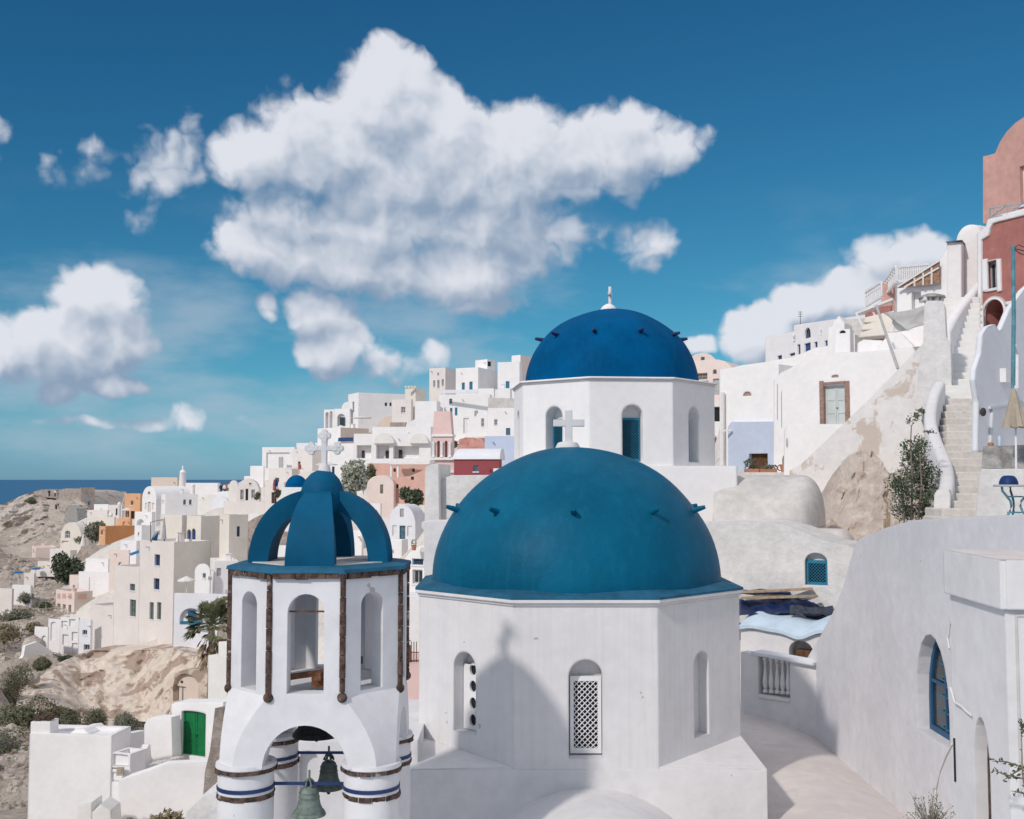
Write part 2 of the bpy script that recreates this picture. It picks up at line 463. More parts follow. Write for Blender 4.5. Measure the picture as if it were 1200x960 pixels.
# ------------------------------------------------------------------ mesh helpers (world coordinates)
class MB:
    def __init__(self):
        self.v, self.f, self.m = [], [], []

    def add(self, verts, faces, mi=0):
        o = len(self.v)
        self.v += [tuple(x) for x in verts]
        self.f += [tuple(i + o for i in f) for f in faces]
        self.m += [mi] * len(faces)

    def box(self, c, s, rz=0.0, mi=0, taper=1.0):
        x, y, z = s[0] / 2, s[1] / 2, s[2] / 2
        cr, sr = cos(rz), sin(rz)
        vs = []
        for dz, k in ((-z, 1.0), (z, taper)):
            for dx, dy in ((-x, -y), (x, -y), (x, y), (-x, y)):
                dx2, dy2 = dx * k, dy * k
                vs.append((c[0] + dx2 * cr - dy2 * sr, c[1] + dx2 * sr + dy2 * cr, c[2] + dz))
        self.add(vs, [(3, 2, 1, 0), (4, 5, 6, 7), (0, 1, 5, 4), (1, 2, 6, 5), (2, 3, 7, 6), (3, 0, 4, 7)], mi)

    def bar(self, a, b, w, h=None, mi=0):
        a, b = Vector(a), Vector(b)
        h = h or w
        d = (b - a).normalized()
        up = Vector((0, 0, 1)) if abs(d.z) < 0.95 else Vector((0, 1, 0))
        s = d.cross(up).normalized() * (w / 2)
        u = s.cross(d).normalized() * (h / 2)
        vs = [p + q for p in (a, b) for q in (-s - u, s - u, s + u, -s + u)]
        self.add(vs, [(3, 2, 1, 0), (4, 5, 6, 7), (0, 1, 5, 4), (1, 2, 6, 5), (2, 3, 7, 6), (3, 0, 4, 7)], mi)

    def tube(self, pts, r, n=8, mi=0, cap=True):
        pts = [Vector(p) for p in pts]
        rs = r if isinstance(r, (list, tuple)) else [r] * len(pts)
        vs, fs = [], []
        for i, p in enumerate(pts):
            d = (pts[min(i + 1, len(pts) - 1)] - pts[max(i - 1, 0)]).normalized()
            up = Vector((0, 0, 1)) if abs(d.z) < 0.9 else Vector((1, 0, 0))
            s = d.cross(up).normalized()
            u = s.cross(d).normalized()
            for k in range(n):
                a = 2 * pi * k / n
                vs.append(p + (s * cos(a) + u * sin(a)) * rs[i])
        for i in range(len(pts) - 1):
            for k in range(n):
                k2 = (k + 1) % n
                fs.append((i * n + k, i * n + k2, (i + 1) * n + k2, (i + 1) * n + k))
        if cap:
            fs.append(tuple(range(n - 1, -1, -1)))
            fs.append(tuple((len(pts) - 1) * n + k for k in range(n)))
        self.add(vs, fs, mi)

    def lathe(self, c, prof, n=32, mi=0, a0=0.0, a1=2 * pi, sq=1.0):
        full = abs(a1 - a0 - 2 * pi) < 1e-6
        cols = n if full else n + 1
        vs, fs = [], []
        for (r, z) in prof:
            for k in range(cols):
                a = a0 + (a1 - a0) * k / n
                vs.append((c[0] + r * cos(a), c[1] + r * sin(a) * sq, c[2] + z))
        for i in range(len(prof) - 1):
            for k in range(n):
                k2 = (k + 1) % cols
                fs.append((i * cols + k, i * cols + k2, (i + 1) * cols + k2, (i + 1) * cols + k))
        self.add(vs, fs, mi)

    def sphere(self, c, r, n=10, mi=0):
        rx, ry, rz = r if isinstance(r, (tuple, list)) else (r, r, r)
        vs, fs = [], []
        h = max(4, n // 2 + 1)
        for i in range(h + 1):
            th = pi * i / h
            for k in range(n):
                a = 2 * pi * k / n
                vs.append((c[0] + rx * sin(th) * cos(a), c[1] + ry * sin(th) * sin(a), c[2] + rz * cos(th)))
        for i in range(h):
            for k in range(n):
                k2 = (k + 1) % n
                fs.append((i * n + k, (i + 1) * n + k, (i + 1) * n + k2, i * n + k2))
        self.add(vs, fs, mi)

    def ngon_prism(self, c, r, z0, z1, n=8, rot=0.0, r1=None, mi=0):
        r1 = r if r1 is None else r1
        vs = [(c[0] + rr * cos(rot + 2 * pi * k / n), c[1] + rr * sin(rot + 2 * pi * k / n), z) for rr, z in ((r, z0), (r1, z1)) for k in range(n)]
        fs = [(k, (k + 1) % n, n + (k + 1) % n, n + k) for k in range(n)] + [tuple(range(n - 1, -1, -1)), tuple(range(n, 2 * n))]
        self.add(vs, fs, mi)

    def build(self, name, mat, parent=None, smooth=None, **tags):
        me = bpy.data.meshes.new(name)
        o = parent.get('_w', (0, 0, 0)) if parent is not None else (0, 0, 0)
        o = tuple(o)
        me.from_pydata([(x - o[0], y - o[1], z - o[2]) for x, y, z in self.v], [], self.f)
        mats = mat if isinstance(mat, (list, tuple)) else [mat]
        for k in mats:
            me.materials.append(MATS[k])
        if len(mats) > 1:
            me.polygons.foreach_set('material_index', self.m)
        if smooth is not None:
            me.polygons.foreach_set('use_smooth', [True] * len(me.polygons))
            me.set_sharp_from_angle(angle=radians(smooth))
        me.update()
        ob = bpy.data.objects.new(name, me)
        COL.objects.link(ob)
        ob['_w'] = o
        if parent is not None:
            ob.parent = parent
        tag(ob, **tags)
        return ob


def tag(o, label=None, cat=None, group=None, kind=None):
    if label:
        o['label'] = label
    if cat:
        o['category'] = cat
    if group:
        o['group'] = group
    if kind:
        o['kind'] = kind
    return o


def thing(name, loc, label, cat, group=None):
    e = bpy.data.objects.new(name, None)
    COL.objects.link(e)
    e.location = loc
    e.empty_display_size = 0.3
    e['_w'] = tuple(loc)
    return tag(e, label, cat, group)


# ------------------------------------------------------------------ vertical planes and walls with openings
class Plane:
    """vertical plane: O (xy), e to the right, n into the depth"""

    def __init__(self, O, e):
        self.O = Vector((O[0], O[1]))
        self.e = Vector((e[0], e[1])).normalized()
        self.n = Vector((-self.e.y, self.e.x))

    def pt(self, s, z, d=0.0):
        q = self.O + self.e * s + self.n * d
        return (q.x, q.y, z)

    def hit(self, px, py):
        d = ray(px, py)
        k = self.O.dot(self.n) / (d.x * self.n.x + d.y * self.n.y)
        q = d * k
        return ((Vector((q.x, q.y)) - self.O).dot(self.e), q.z)

    def bar(self, mb, s0, z0, s1, z1, d0, d1, mi=0):
        vs = [self.pt(s, z, d) for d in (d0, d1) for (s, z) in ((s0, z0), (s1, z0), (s1, z1), (s0, z1))]
        mb.add(vs, [(0, 1, 2, 3), (7, 6, 5, 4), (0, 4, 5, 1), (1, 5, 6, 2), (2, 6, 7, 3), (3, 7, 4, 0)], mi)


def plane_px(pa, Ya, pb, Yb):
    A, B = P(pa, 562, Ya), P(pb, 562, Yb)
    return Plane((A.x, A.y), (B.x - A.x, B.y - A.y))


def plane_f(px, Y, turn=0.0, x0=None):
    """upright plane facing back along the sight line at column px, turned to face further left by turn degrees"""
    q = P(px, 562, Y)
    a = math.atan2(q.x, q.y) + radians(turn)
    e = Vector((cos(a), -sin(a)))
    return Plane((q.x, q.y), e)


def arch_pts(s0, s1, z0, z1, rise=None, n=10):
    """outline of an opening with a rounded head; rise 0 = flat"""
    if not rise:
        return [(s0, z0), (s1, z0), (s1, z1), (s0, z1)]
    c, h = (s0 + s1) / 2, (s1 - s0) / 2
    out = [(s0, z0), (s1, z0)]
    for i in range(n + 1):
        a = pi * i / n
        out.append((c + h * cos(a), z1 - rise + rise * sin(a)))
    return out


def fill(mb, pl, outline, holes=(), d=0.0, mi=0):
    loops = [[Vector((s, z, 0)) for s, z in outline]] + [[Vector((s, z, 0)) for s, z in h] for h in holes]
    tris = tessellate_polygon(loops)
    flat = [v for lp in loops for v in lp]
    fs = []
    for a, b, c in tris:
        A, B, C = flat[a], flat[b], flat[c]
        cr = (B.x - A.x) * (C.y - A.y) - (B.y - A.y) * (C.x - A.x)
        if abs(cr) < 1e-10:
            continue
        fs.append((a, b, c) if cr > 0 else (a, c, b))
    mb.add([pl.pt(v.x, v.y, d) for v in flat], fs, mi)


def sleeve(mb, pl, loop, d0, d1, mi=0, closed=True, inner=True):
    n = len(loop)
    vs = [pl.pt(s, z, d) for d in (d0, d1) for s, z in loop]
    rng = range(n if closed else n - 1)
    fs = [((i + 1) % n, i, n + i, n + (i + 1) % n) for i in rng]
    if inner:
        fs = [f[::-1] for f in fs]
    mb.add(vs, fs, mi)


STYLE = {  # frame, pane, bars across, bars up, is_door
    'blue': ('window_blue', 'glass', 1, 1, 0), 'bluedoor': ('shutter_blue', None, 1, 0, 1), 'white': ('white_paint', 'glass_mid', 1, 2, 0),
    'dark': ('grey_paint', 'glass', 1, 0, 0), 'green': ('green_frame', 'glass_mid', 1, 2, 0), 'teal': ('teal', 'glass_mid', 1, 1, 0),
    'tealdoor': ('teal', None, 1, 0, 1), 'wood': ('tan_wood', 'glass_mid', 1, 1, 0), 'greydoor': ('grey_door', None, 1, 2, 1),
    'whitedoor': ('white_paint', None, 1, 2, 1), 'shutter': ('grey_paint', None, 1, 3, 1), 'cream': ('canvas_white', 'glass_mid', 1, 1, 0),
    'wooddoor': ('wood', None, 1, 2, 1), 'greendoor': ('green_door', None, 1, 3, 1), 'void': (None, 'dark', 0, 0, 0),
    'stonefill': (None, 'stone_smear', 0, 0, 0), 'vent': (None, 'vent_brown', 0, 0, 0), 'bluewin': ('shutter_blue', 'glass', 1, 1, 0), 'yellowdoor': ('cream_y', None, 1, 2, 1), 'louvre': ('white_paint', None, 1, 5, 1),
}


def opening(root, pl, loop, style, rd, big):
    """frame/pane or door leaf set at the back of a reveal"""
    if style == 'niche':
        return
    fr, pane, nx, nz, door = STYLE[style]
    s0, s1 = min(p[0] for p in loop), max(p[0] for p in loop)
    z0, z1 = min(p[1] for p in loop), max(p[1] for p in loop)
    w, h = s1 - s0, z1 - z0
    name = 'door' if (door and h > 1.5 * w) else 'window'
    mb = MB()
    if fr is None:
        fill(mb, pl, loop, d=rd)
        mb.build('recess', pane, root)
        return
    fw = min(0.09, 0.12 * w)
    if door:
        fill(mb, pl, loop, d=rd - 0.02)
        for i in range(nx + 1):
            c = s0 + w * i / nx if nx else s0
        # raised stiles and rails make the panels
        half = w / 2
        for k in range(2 if w > 0.7 else 1):
            a = s0 + half * k if w > 0.7 else s0
            b = a + (half if w > 0.7 else w)
            pl.bar(mb, a + 0.01, z0, a + fw, z1 - 0.02, rd - 0.05, rd - 0.021)
            pl.bar(mb, b - fw, z0, b - 0.01, z1 - 0.02, rd - 0.05, rd - 0.021)
            for j in range(nz + 2):
                zc = z0 + (h - fw) * j / (nz + 1)
                if zc + fw > z1 - 0.25 * w and len(loop) > 4:
                    continue
                pl.bar(mb, a + fw + 0.002, zc + 0.005, b - fw - 0.002, zc + fw, rd - 0.047, rd - 0.021)
        dob = mb.build(name, fr, root)
        if big:
            kb = MB()
            q = pl.pt(s0 + w * 0.56, z0 + h * 0.45, rd - 0.08)
            kb.sphere(q, 0.035, 8)
            kb.build('handle', 'iron', dob, 40)
        return
    # frame following the loop
    cs, cz = (s0 + s1) / 2, (z0 + z1) / 2
    inn = [(cs + (s - cs) * (1 - 2 * fw / w), cz + (z - cz) * (1 - 2 * fw / h)) for s, z in loop]
    fill(mb, pl, loop, [inn], d=rd - 0.05)
    sleeve(mb, pl, inn, rd - 0.05, rd - 0.01)
    bw = fw * 0.6
    for i in range(1, nx + 1):
        c = s0 + w * i / (nx + 1)
        pl.bar(mb, c - bw / 2, z0 + fw, c + bw / 2, z1 - fw * 1.1, rd - 0.045, rd - 0.012)
    for j in range(1, nz + 1):
        c = z0 + h * j / (nz + 1)
        pl.bar(mb, s0 + fw, c - bw / 2, s1 - fw, c + bw / 2, rd - 0.043, rd - 0.012)
    wob = mb.build('window', fr, root)
    pb = MB()
    fill(pb, pl, loop, d=rd - 0.005)
    pb.build('pane', pane, wob)
    if len(loop) == 4 and w > .35:
        sb = MB()
        pl.bar(sb, s0 - .07, z0 - .10, s1 + .07, z0 - .005, -.07, .02)
        sb.build('sill', 'white_paint', wob)


def holes_for(pl, specs):
    out = []
    for h in specs:
        x0, x1, y0, y1, st = h[:5]
        rise = h[5] if len(h) > 5 else 0
        rd = h[6] if len(h) > 6 else None
        sa, za = pl.hit(x0, y1)
        sb, _ = pl.hit(x1, y1)
        xm = (x0 + x1) / 2
        _, zb = pl.hit(xm, y0)
        _, za = pl.hit(xm, y1)
        w = sb - sa
        r = (w / 2 * rise) if rise else 0
        out.append((arch_pts(sa, sb, za, zb, r), st, rd if rd else min(0.25, 0.3 * w)))
    return out


def wall_faces(mb, root, pl, outline, specs, mi=0, big=False):
    hs = holes_for(pl, specs)
    fill(mb, pl, outline, [h[0] for h in hs], mi=mi)
    for loop, st, rd in hs:
        sleeve(mb, pl, loop, 0, rd, mi)
        if st == 'niche':
            fill(mb, pl, loop, d=rd, mi=mi)
        else:
            opening(root, pl, loop, st, rd, big)


HR = random.Random(11)
TERR = []   # ground anchors gathered from everything that stands on the slope


def house(label, a, k, b, yt, yb, Y, mat='white', phi=28, roof='flat', L=(), R=(), cat='house', name='house', found=2.0, dep=5.0,
          group=None, par=0.28, matR=None, big=False, anchor=True, ptop=None, rise=None):
    """box with the near corner at photo column k; left face runs to a, right face to b"""
    ph = radians(phi)
    ym = (yt + yb) / 2
    C = P(k, ym, Y)
    eL = Vector((cos(ph), -sin(ph)))
    eR = Vector((sin(ph), cos(ph)))

    def reach(dirv, px):
        d = ray(px, ym)
        q = d.x / d.y
        den = dirv.x - q * dirv.y
        return (q * C.y - C.x) / den
    WL = reach(-eL, a) if a != k else dep
    WR = reach(eR, b) if b != k else dep
    if WL < 0.05 or WL > 60:
        WL = dep
    if WR < 0.05 or WR > 60:
        WR = dep
    O = Vector((C.x, C.y)) - eL * WL
    pL = Plane(O, eL)
    pR = Plane((C.x, C.y), eR)
    zt = P(k, yt, Y).z
    zb = P(k, yb, Y).z
    if anchor:
        for u in (0.1, 0.9):
            for v in (0.1, 0.9):
                q = O + eL * WL * u + eR * WR * v
                TERR.append((q.x, q.y, zb - 0.25))
    z0 = zb - found
    mid = O + eL * WL * .5 + eR * WR * .5
    root = thing(name, (mid.x, mid.y, zb), label, cat, group)
    mb = MB()
    eps = 0.0
    if roof == 'flat':
        oL = [(0, z0), (WL, z0), (WL, zt), (0, zt)]
        oR = [(0, z0), (WR, z0), (WR, zt), (0, zt)]
        wall_faces(mb, root, pL, oL, L, big=big)
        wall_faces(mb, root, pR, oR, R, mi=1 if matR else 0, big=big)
        # back faces
        for (s, d) in (((0, 0), (0, WR)), ((0, WR), (WL, WR))):
            pass
        q = [pL.pt(0, z, 0) for z in (z0, zt)] + [pL.pt(0, z, WR) for z in (zt, z0)]
        mb.add(q, [(3, 2, 1, 0)])
        q = [pL.pt(0, z0, WR), pL.pt(WL, z0, WR), pL.pt(WL, zt, WR), pL.pt(0, zt, WR)]
        mb.add(q, [(3, 2, 1, 0)])
        # parapet and roof
        w = min(0.22, WL * .2, WR * .2)
        out = [pL.pt(0, zt, 0), pL.pt(WL, zt, 0), pL.pt(WL, zt, WR), pL.pt(0, zt, WR)]
        inn = [pL.pt(w, zt, w), pL.pt(WL - w, zt, w), pL.pt(WL - w, zt, WR - w), pL.pt(w, zt, WR - w)]
        low = [(x, y, zt - par) for x, y, _ in inn]
        mb.add(out + inn + low, [(i, (i + 1) % 4, 4 + (i + 1) % 4, 4 + i) for i in range(4)] +
               [(4 + i, 4 + (i + 1) % 4, 8 + (i + 1) % 4, 8 + i) for i in range(4)] + [(8, 9, 10, 11)])
    else:
        # barrel vault, gable on the left or the right face; eaves at zt - rise
        if roof == 'vaultL':
            pg, gs, go, T = pL, L, WL, WR
            ps, ss, sw = pR, R, WR
        else:
            pg, gs, go, T = pR, R, WR, WL
            ps, ss, sw = pL, L, WL
        rs = rise if rise else go / 2
        ze = zt - rs
        ol = arch_pts(0, go, z0, zt, rs, 18)
        wall_faces(mb, root, pg, ol, gs, big=big)
        so = [(0, z0), (sw, z0), (sw, ze), (0, ze)]
        wall_faces(mb, root, ps, so, ss, mi=1 if matR else 0, big=big)
        sgn = 1
        n = len(ol)
        arc = ol[2:]
        # gable plane normal points into the building; extrude the arch along it
        sleeve(mb, pg, arc, 0, T, 0, closed=False, inner=False)
        fill(mb, pg, ol, d=T)
        far = 0 if roof == 'vaultL' else go
        q = [pg.pt(far, z0, 0), pg.pt(far, ze, 0), pg.pt(far, ze, T), pg.pt(far, z0, T)]
        mb.add(q, [(0, 1, 2, 3)])
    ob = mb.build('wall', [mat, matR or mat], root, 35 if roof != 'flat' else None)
    if roof == 'flat' and cat == 'house' and WL > 2.2 and WR > 2.0 and HR.random() < .55 and Y > 60:
        cb = MB()
        w_ = HR.uniform(.4, .7)
        hh = HR.uniform(.5, 1.0)
        u_, v_ = HR.uniform(.15, .85) * WL, HR.uniform(.45, .9) * WR
        q = pL.pt(u_, zt - par + hh / 2, v_)
        cb.box(q, (w_, w_, hh + .1), -ph, taper=.85)
        cb.box((q[0], q[1], q[2] + hh / 2 + .1), (w_ * 1.1, w_ * 1.1, .08), -ph)
        cb.build('chimney', mat, root)
    if cat == 'house' and Y > 90 and HR.random() < .6 and WL > 1.5:
        cb = MB()
        s_ = HR.uniform(.12, .9) * WL
        z_ = zt - HR.uniform(.5, 1.0)
        if roof == 'flat':
            pL.bar(cb, s_, z_, s_ + .14, z_ + .12, -.45, 0)
            cb.build('rain_spout', mat, root)
    return root, pL, pR, (WL, WR, z0, zt, zb)


def slab(label, pts, plane, T, mat, holes=(), name='wall', cat='wall', smooth=None, group=None, big=False, parent=None, part='face', anchor=False, found=0):
    """upright body whose face has the given outline (photo points on a vertical plane), T metres deep"""
    pl = plane_px(*plane) if isinstance(plane, tuple) else plane
    ol = [pl.hit(x, y) for x, y in pts]
    area = sum(ol[i][0] * ol[(i + 1) % len(ol)][1] - ol[(i + 1) % len(ol)][0] * ol[i][1] for i in range(len(ol)))
    if area < 0:
        ol = ol[::-1]
    zmin = min(z for s, z in ol)
    if found:
        ol = [(s, z - found if z < zmin + 0.6 else z) for s, z in ol]
    sm = sum(s for s, z in ol) / len(ol)
    c = pl.pt(sm, zmin, T / 2)
    root = parent or thing(name, c, label, cat, group)
    mb = MB()
    wall_faces(mb, root, pl, ol, holes, big=big)
    fill(mb, pl, ol, d=T)
    sleeve(mb, pl, ol, 0, T, inner=False)
    mb.build(part, mat, root, smooth)
    if anchor:
        for s, z in ol:
            if z < zmin + 0.6:
                q = pl.pt(s, z, T / 2)
                TERR.append((q[0], q[1], zmin))
    return root, pl


# ------------------------------------------------------------------ greenery
def leaves(mb, c, r, n, size, mi=0, shell=0.55, rng=random, flat=1.0, lump=0.35, seed=0.0):
    rx, ry, rz = r
    for _ in range(n):
        th = rng.uniform(0, 2 * pi)
        cz = rng.uniform(-1, 1)
        sz = sqrt(1 - cz * cz)
        d = Vector((sz * cos(th), sz * sin(th), cz))
        rad = shell + (1 - shell) * sqrt(rng.random())
        rad *= 1 + lump * noise.noise(d * 2.3 + Vector((seed, c[0] * .37, c[2] * .21)))
        p = Vector((c[0] + d.x * rx * rad, c[1] + d.y * ry * rad, c[2] + d.z * rz * rad))
        t1 = Vector((rng.gauss(0, 1), rng.gauss(0, 1), rng.gauss(0, 1) * flat)).normalized()
        t2 = t1.cross(d + Vector((rng.gauss(0, .5), rng.gauss(0, .5), rng.gauss(0, .5)))).normalized()
        s = size * rng.uniform(0.6, 1.35)
        a, b = t1 * s, t2 * s * 0.5
        mb.add([p - a, p + b, p + a, p - b], [(0, 1, 2, 3)], mi)


def bush(name, label, cat, px, py, Y, wpx, hpx, mat, n=500, size=None, group=None, stem=True, mats=None, dz=0.0):
    """rounded shrub: photo centre, width and height in pixels at distance Y"""
    c = P(px, py, Y)
    rx, rz = wpx / 2 / F * Y, hpx / 2 / F * Y
    size = size or max(0.05, 0.10 * rx)
    base = (c.x, c.y, c.z - rz - dz)
    root = thing(name, base, label, cat, group)
    mb = MB()
    k = max(3, int(rx / rz * 3))
    for i in range(k + 3):
        a = random.uniform(0, 2 * pi)
        q = random.random() ** .5 * 0.55
        cc = (c.x + rx * q * cos(a), c.y + rx * q * sin(a), c.z + rz * random.uniform(-.35, .35))
        leaves(mb, cc, (rx * .55, rx * .55, rz * .62), n // (k + 3), size, seed=i * 3.1)
    mb.build('foliage', mats or mat, root)
    st = MB()
    for i in range(4):
        a = random.uniform(0, 6.28)
        st.tube([base, (base[0] + rx * .25 * cos(a), base[1] + rx * .25 * sin(a), base[2] + rz * .8),
                 (base[0] + rx * .5 * cos(a), base[1] + rx * .5 * sin(a), base[2] + rz * 1.4)], [rx * .05, rx * .035, rx * .015], 5)
    st.build('stem', 'bark', root)
    return root


def cross(root, c, h, w, t, mat, trefoil=False, th=0.08, yaw=0.0, part='cross'):
    """upright cross standing at c (bottom), height h, arm span w"""
    mb = MB()
    pl = Plane((c[0] - 0 * cos(yaw), c[1]), (cos(yaw), sin(yaw)))
    za = c[2] + h * 0.60
    pl.bar(mb, -t / 2, c[2], t / 2, c[2] + h, -th / 2, th / 2)
    pl.bar(mb, -w / 2, za - t / 2, -t / 2 - .0005, za + t / 2, -th / 2 + .001, th / 2 - .001)
    pl.bar(mb, t / 2 + .0005, za - t / 2, w / 2, za + t / 2, -th / 2 + .001, th / 2 - .001)
    if trefoil:
        for (s, z) in ((0, c[2] + h), (-w / 2, za), (w / 2, za)):
            for (ds, dz) in ((0, .8), (.8, 0), (-.8, 0), (0, -.8)):
                r = t * 0.62
                cs, cz = s + ds * t * .75, z + dz * t * .75
                loop = [(cs + r * cos(2 * pi * i / 12), cz + r * sin(2 * pi * i / 12)) for i in range(12)]
                e = 0.002 + 0.001 * (ds + 2 * dz)
                fill(mb, pl, loop, d=-th / 2 + e)
                fill(mb, pl, loop, d=th / 2 - e)
                sleeve(mb, pl, loop, -th / 2 + e, th / 2 - e, inner=False)
    return mb.build(part, mat, root)
# ------------------------------------------------------------------ churches
def oct_faces(c, ap, rot=0.0):
    """eight vertical planes of an octagon; face 0 looks towards -Y (turned by rot, + = to the right)"""
    side = 2 * ap * math.tan(pi / 8)
    out = []
    for i in range(8):
        a = -pi / 2 + rot + i * pi / 4            # outward normal direction
        nx, ny = cos(a), sin(a)
        ex, ey = -ny, nx                           # to the right seen from outside
        m = (c[0] + nx * ap, c[1] + ny * ap)
        out.append(Plane((m[0] - ex * side / 2, m[1] - ey * side / 2), (ex, ey)))
    return out, side


def lattice(root, pl, s0, s1, z0, z1, d, mat, frame=0.07, pitch=0.11, w=0.028, diag=True, backing='dark', name='lattice', one=False):
    mb = MB()
    pl.bar(mb, s0, z0, s0 + frame, z1, d - .05, d)
    pl.bar(mb, s1 - frame, z0, s1, z1, d - .05, d)
    pl.bar(mb, s0 + frame, z0, s1 - frame, z0 + frame * 1.4, d - .049, d)
    pl.bar(mb, s0 + frame, z1 - frame * 1.4, s1 - frame, z1, d - .049, d)
    fr = mb.build('window_frame', mat, root)
    a0, a1, b0, b1 = s0 + frame, s1 - frame, z0 + frame * 1.4, z1 - frame * 1.4
    lb = MB()
    W_, H_ = a1 - a0, b1 - b0
    for sg in ((1,) if one else (1, -1)):
        k = -H_
        while k < W_:
            # line s = a0 + k + t (sg=1) clipped to the rectangle
            t0, t1 = max(0, -k), min(H_, W_ - k)
            if t1 - t0 > 0.02:
                if sg == 1:
                    p, q = (a0 + k + t0, b0 + t0), (a0 + k + t1, b0 + t1)
                else:
                    p, q = (a0 + k + t0, b1 - t0), (a0 + k + t1, b1 - t1)
                dd = d - (.034 if sg == 1 else .018)
                lb.bar(pl.pt(p[0], p[1], dd), pl.pt(q[0], q[1], dd), w, .012)
            k += pitch
    lb.build(name, mat, fr)
    bb = MB()
    pl.bar(bb, a0, b0, a1, b1, d + .002, d + .012)
    bb.build('backing', backing, fr)
    return fr


def dome_mesh(c, r, h, n=64, m=22, wob=0.012, seed=0.0, mi=0):
    mb = MB()
    prof = []
    vs, fs = [], []
    for i in range(m + 1):
        th = (pi / 2) * i / m
        for k in range(n):
            a = 2 * pi * k / n
            d = Vector((cos(th) * cos(a), cos(th) * sin(a), sin(th)))
            q = 1 + wob * noise.noise(d * 2.2 + Vector((seed, 0, 0)))
            vs.append((c[0] + r * d.x * q, c[1] + r * d.y * q, c[2] + h * d.z * q))
    for i in range(m):
        for k in range(n):
            k2 = (k + 1) % n
            fs.append((i * n + k, i * n + k2, (i + 1) * n + k2, (i + 1) * n + k))
    mb.add(vs, fs, mi)
    return mb


def peg(root, p, d, L, r, mat):
    mb = MB()
    p, d = Vector(p), Vector(d).normalized()
    mb.tube([p - d * 0.05, p + d * L * .5, p + d * L], [r, r * .85, r * .6], 8)
    return mb.build('peg', mat, root, 40)


# ---- front church with the teal-blue dome
FC = (1.22, 21.5)
FAP = 2.9
zc = -2.10                    # cornice
zbs = -4.76                   # top of the square base
church = thing('church', (FC[0], FC[1], -8.0), 'white octagonal church with a teal-blue dome, closest behind the bell tower', 'church')
planes, side = oct_faces(FC, FAP, 0.0)
mb = MB()
niche = {}
for i, pl in enumerate(planes):
    zb_, zt_ = zbs - 0.02, zc
    ol = [(0, zb_), (side, zb_), (side, zt_), (0, zt_)]
    w = 0.56 if i in (0, 7) else 0.44
    zsill = -4.58 if i == 0 else -4.42 if i == 1 else -4.36
    ztop = -2.98
    cs = side / 2 + (0.0 if i == 0 else 0.02)
    loop = arch_pts(cs - w / 2, cs + w / 2, zsill, ztop, w / 2, 14)
    fill(mb, pl, ol, [loop])
    rd = 0.30 if i in (0, 7) else 0.22
    sleeve(mb, pl, loop, 0, rd)
    fill(mb, pl, loop, d=rd)
    niche[i] = (pl, cs, w, zsill, ztop, rd)
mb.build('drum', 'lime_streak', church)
# lattice window in the front niche
pl, cs, w, zs, zt_, rd = niche[0]
lattice(church, pl, cs - w / 2 + 0.03, cs + w / 2 - 0.01, zs + 0.03, zt_ - 0.30, rd - 0.06, 'white_paint', frame=0.06, pitch=0.092, w=0.03)
# pierced panel in the left niche
pl, cs, w, zs, zt_, rd = niche[7]
pb = MB()
hol = []
for k in range(4):
    cz = zs + 0.18 + k * 0.29
    hol.append([(cs - 0.03 + 0.085 * cos(2 * pi * j / 16), cz + 0.10 * sin(2 * pi * j / 16)) for j in range(16)])
s0, s1 = cs - w / 2 + 0.01, cs + w / 2 - 0.01
fill(pb, pl, [(s0, zs + .01), (s1, zs + .01), (s1, zt_ - .25), (s0, zt_ - .25)], hol, d=rd - .08)
for h in hol:
    sleeve(pb, pl, h, rd - .08, rd - .04)
pp = pb.build('pierced_panel', 'white_paint', church)
pb = MB()
pl.bar(pb, s0, zs + .01, s1, zt_ - .26, rd - .03, rd - .02)
pb.build('backing', 'dark', pp)
# cornice: two thin steps and the blue ledge
mb = MB()
R8 = FAP / cos(pi / 8)
mb.ngon_prism((FC[0], FC[1]), R8 + 0.03, zc + .001, zc + 0.05, 8, pi / 8)
mb.ngon_prism((FC[0], FC[1]), R8 + 0.075, zc + 0.051, zc + 0.11, 8, pi / 8)
mb.build('cornice', 'lime', church)
mb = MB()
mb.ngon_prism((FC[0], FC[1]), R8 + 0.08, zc + 0.111, zc + 0.15, 8, pi / 8)
mb.ngon_prism((FC[0], FC[1]), R8 + 0.05, zc + 0.15, zc + 0.23, 8, pi / 8, r1=FAP - 0.05)
mb.build('ledge', 'slab_blue', church)
dz = zc + 0.12
dome = dome_mesh((FC[0], FC[1], dz), 2.76, 2.60, 72, 26, 0.014).build('dome', 'dome_blue', church, 60)
for k in range(10):
    a = radians(-90 - 4 + 36 * k)
    th = radians(33)
    d = Vector((cos(th) * cos(a), cos(th) * sin(a), sin(th)))
    p = Vector((FC[0], FC[1], dz)) + Vector((d.x * 2.74, d.y * 2.74, d.z * 2.58))
    peg(dome, p, (d.x, d.y, 0.25), 0.24, 0.058, 'dome_blue')
ct = (FC[0] - 0.14, FC[1], dz + 2.58)
mb = MB()
mb.lathe(ct, [(0.24, -0.06), (0.235, 0.03), (0.19, 0.11), (0.12, 0.13), (0.0, 0.13)], 20)
fin = mb.build('finial', 'lime', church, 40)
cross(fin, (ct[0] + .02, ct[1], ct[2] + 0.12), 0.62, 0.60, 0.135, 'lime', th=0.14)
# square base and the barrel vault towards the viewer
mb = MB()
hw = 2.98
B0 = Plane((FC[0] - hw, FC[1] - FAP - 0.004), (1, 0))
TOPZ = zbs
mb.box((FC[0], FC[1], (zbs - 10) / 2), (2 * hw, 2 * FAP + .008, zbs + 10))
mb.build('base', 'lime', church)
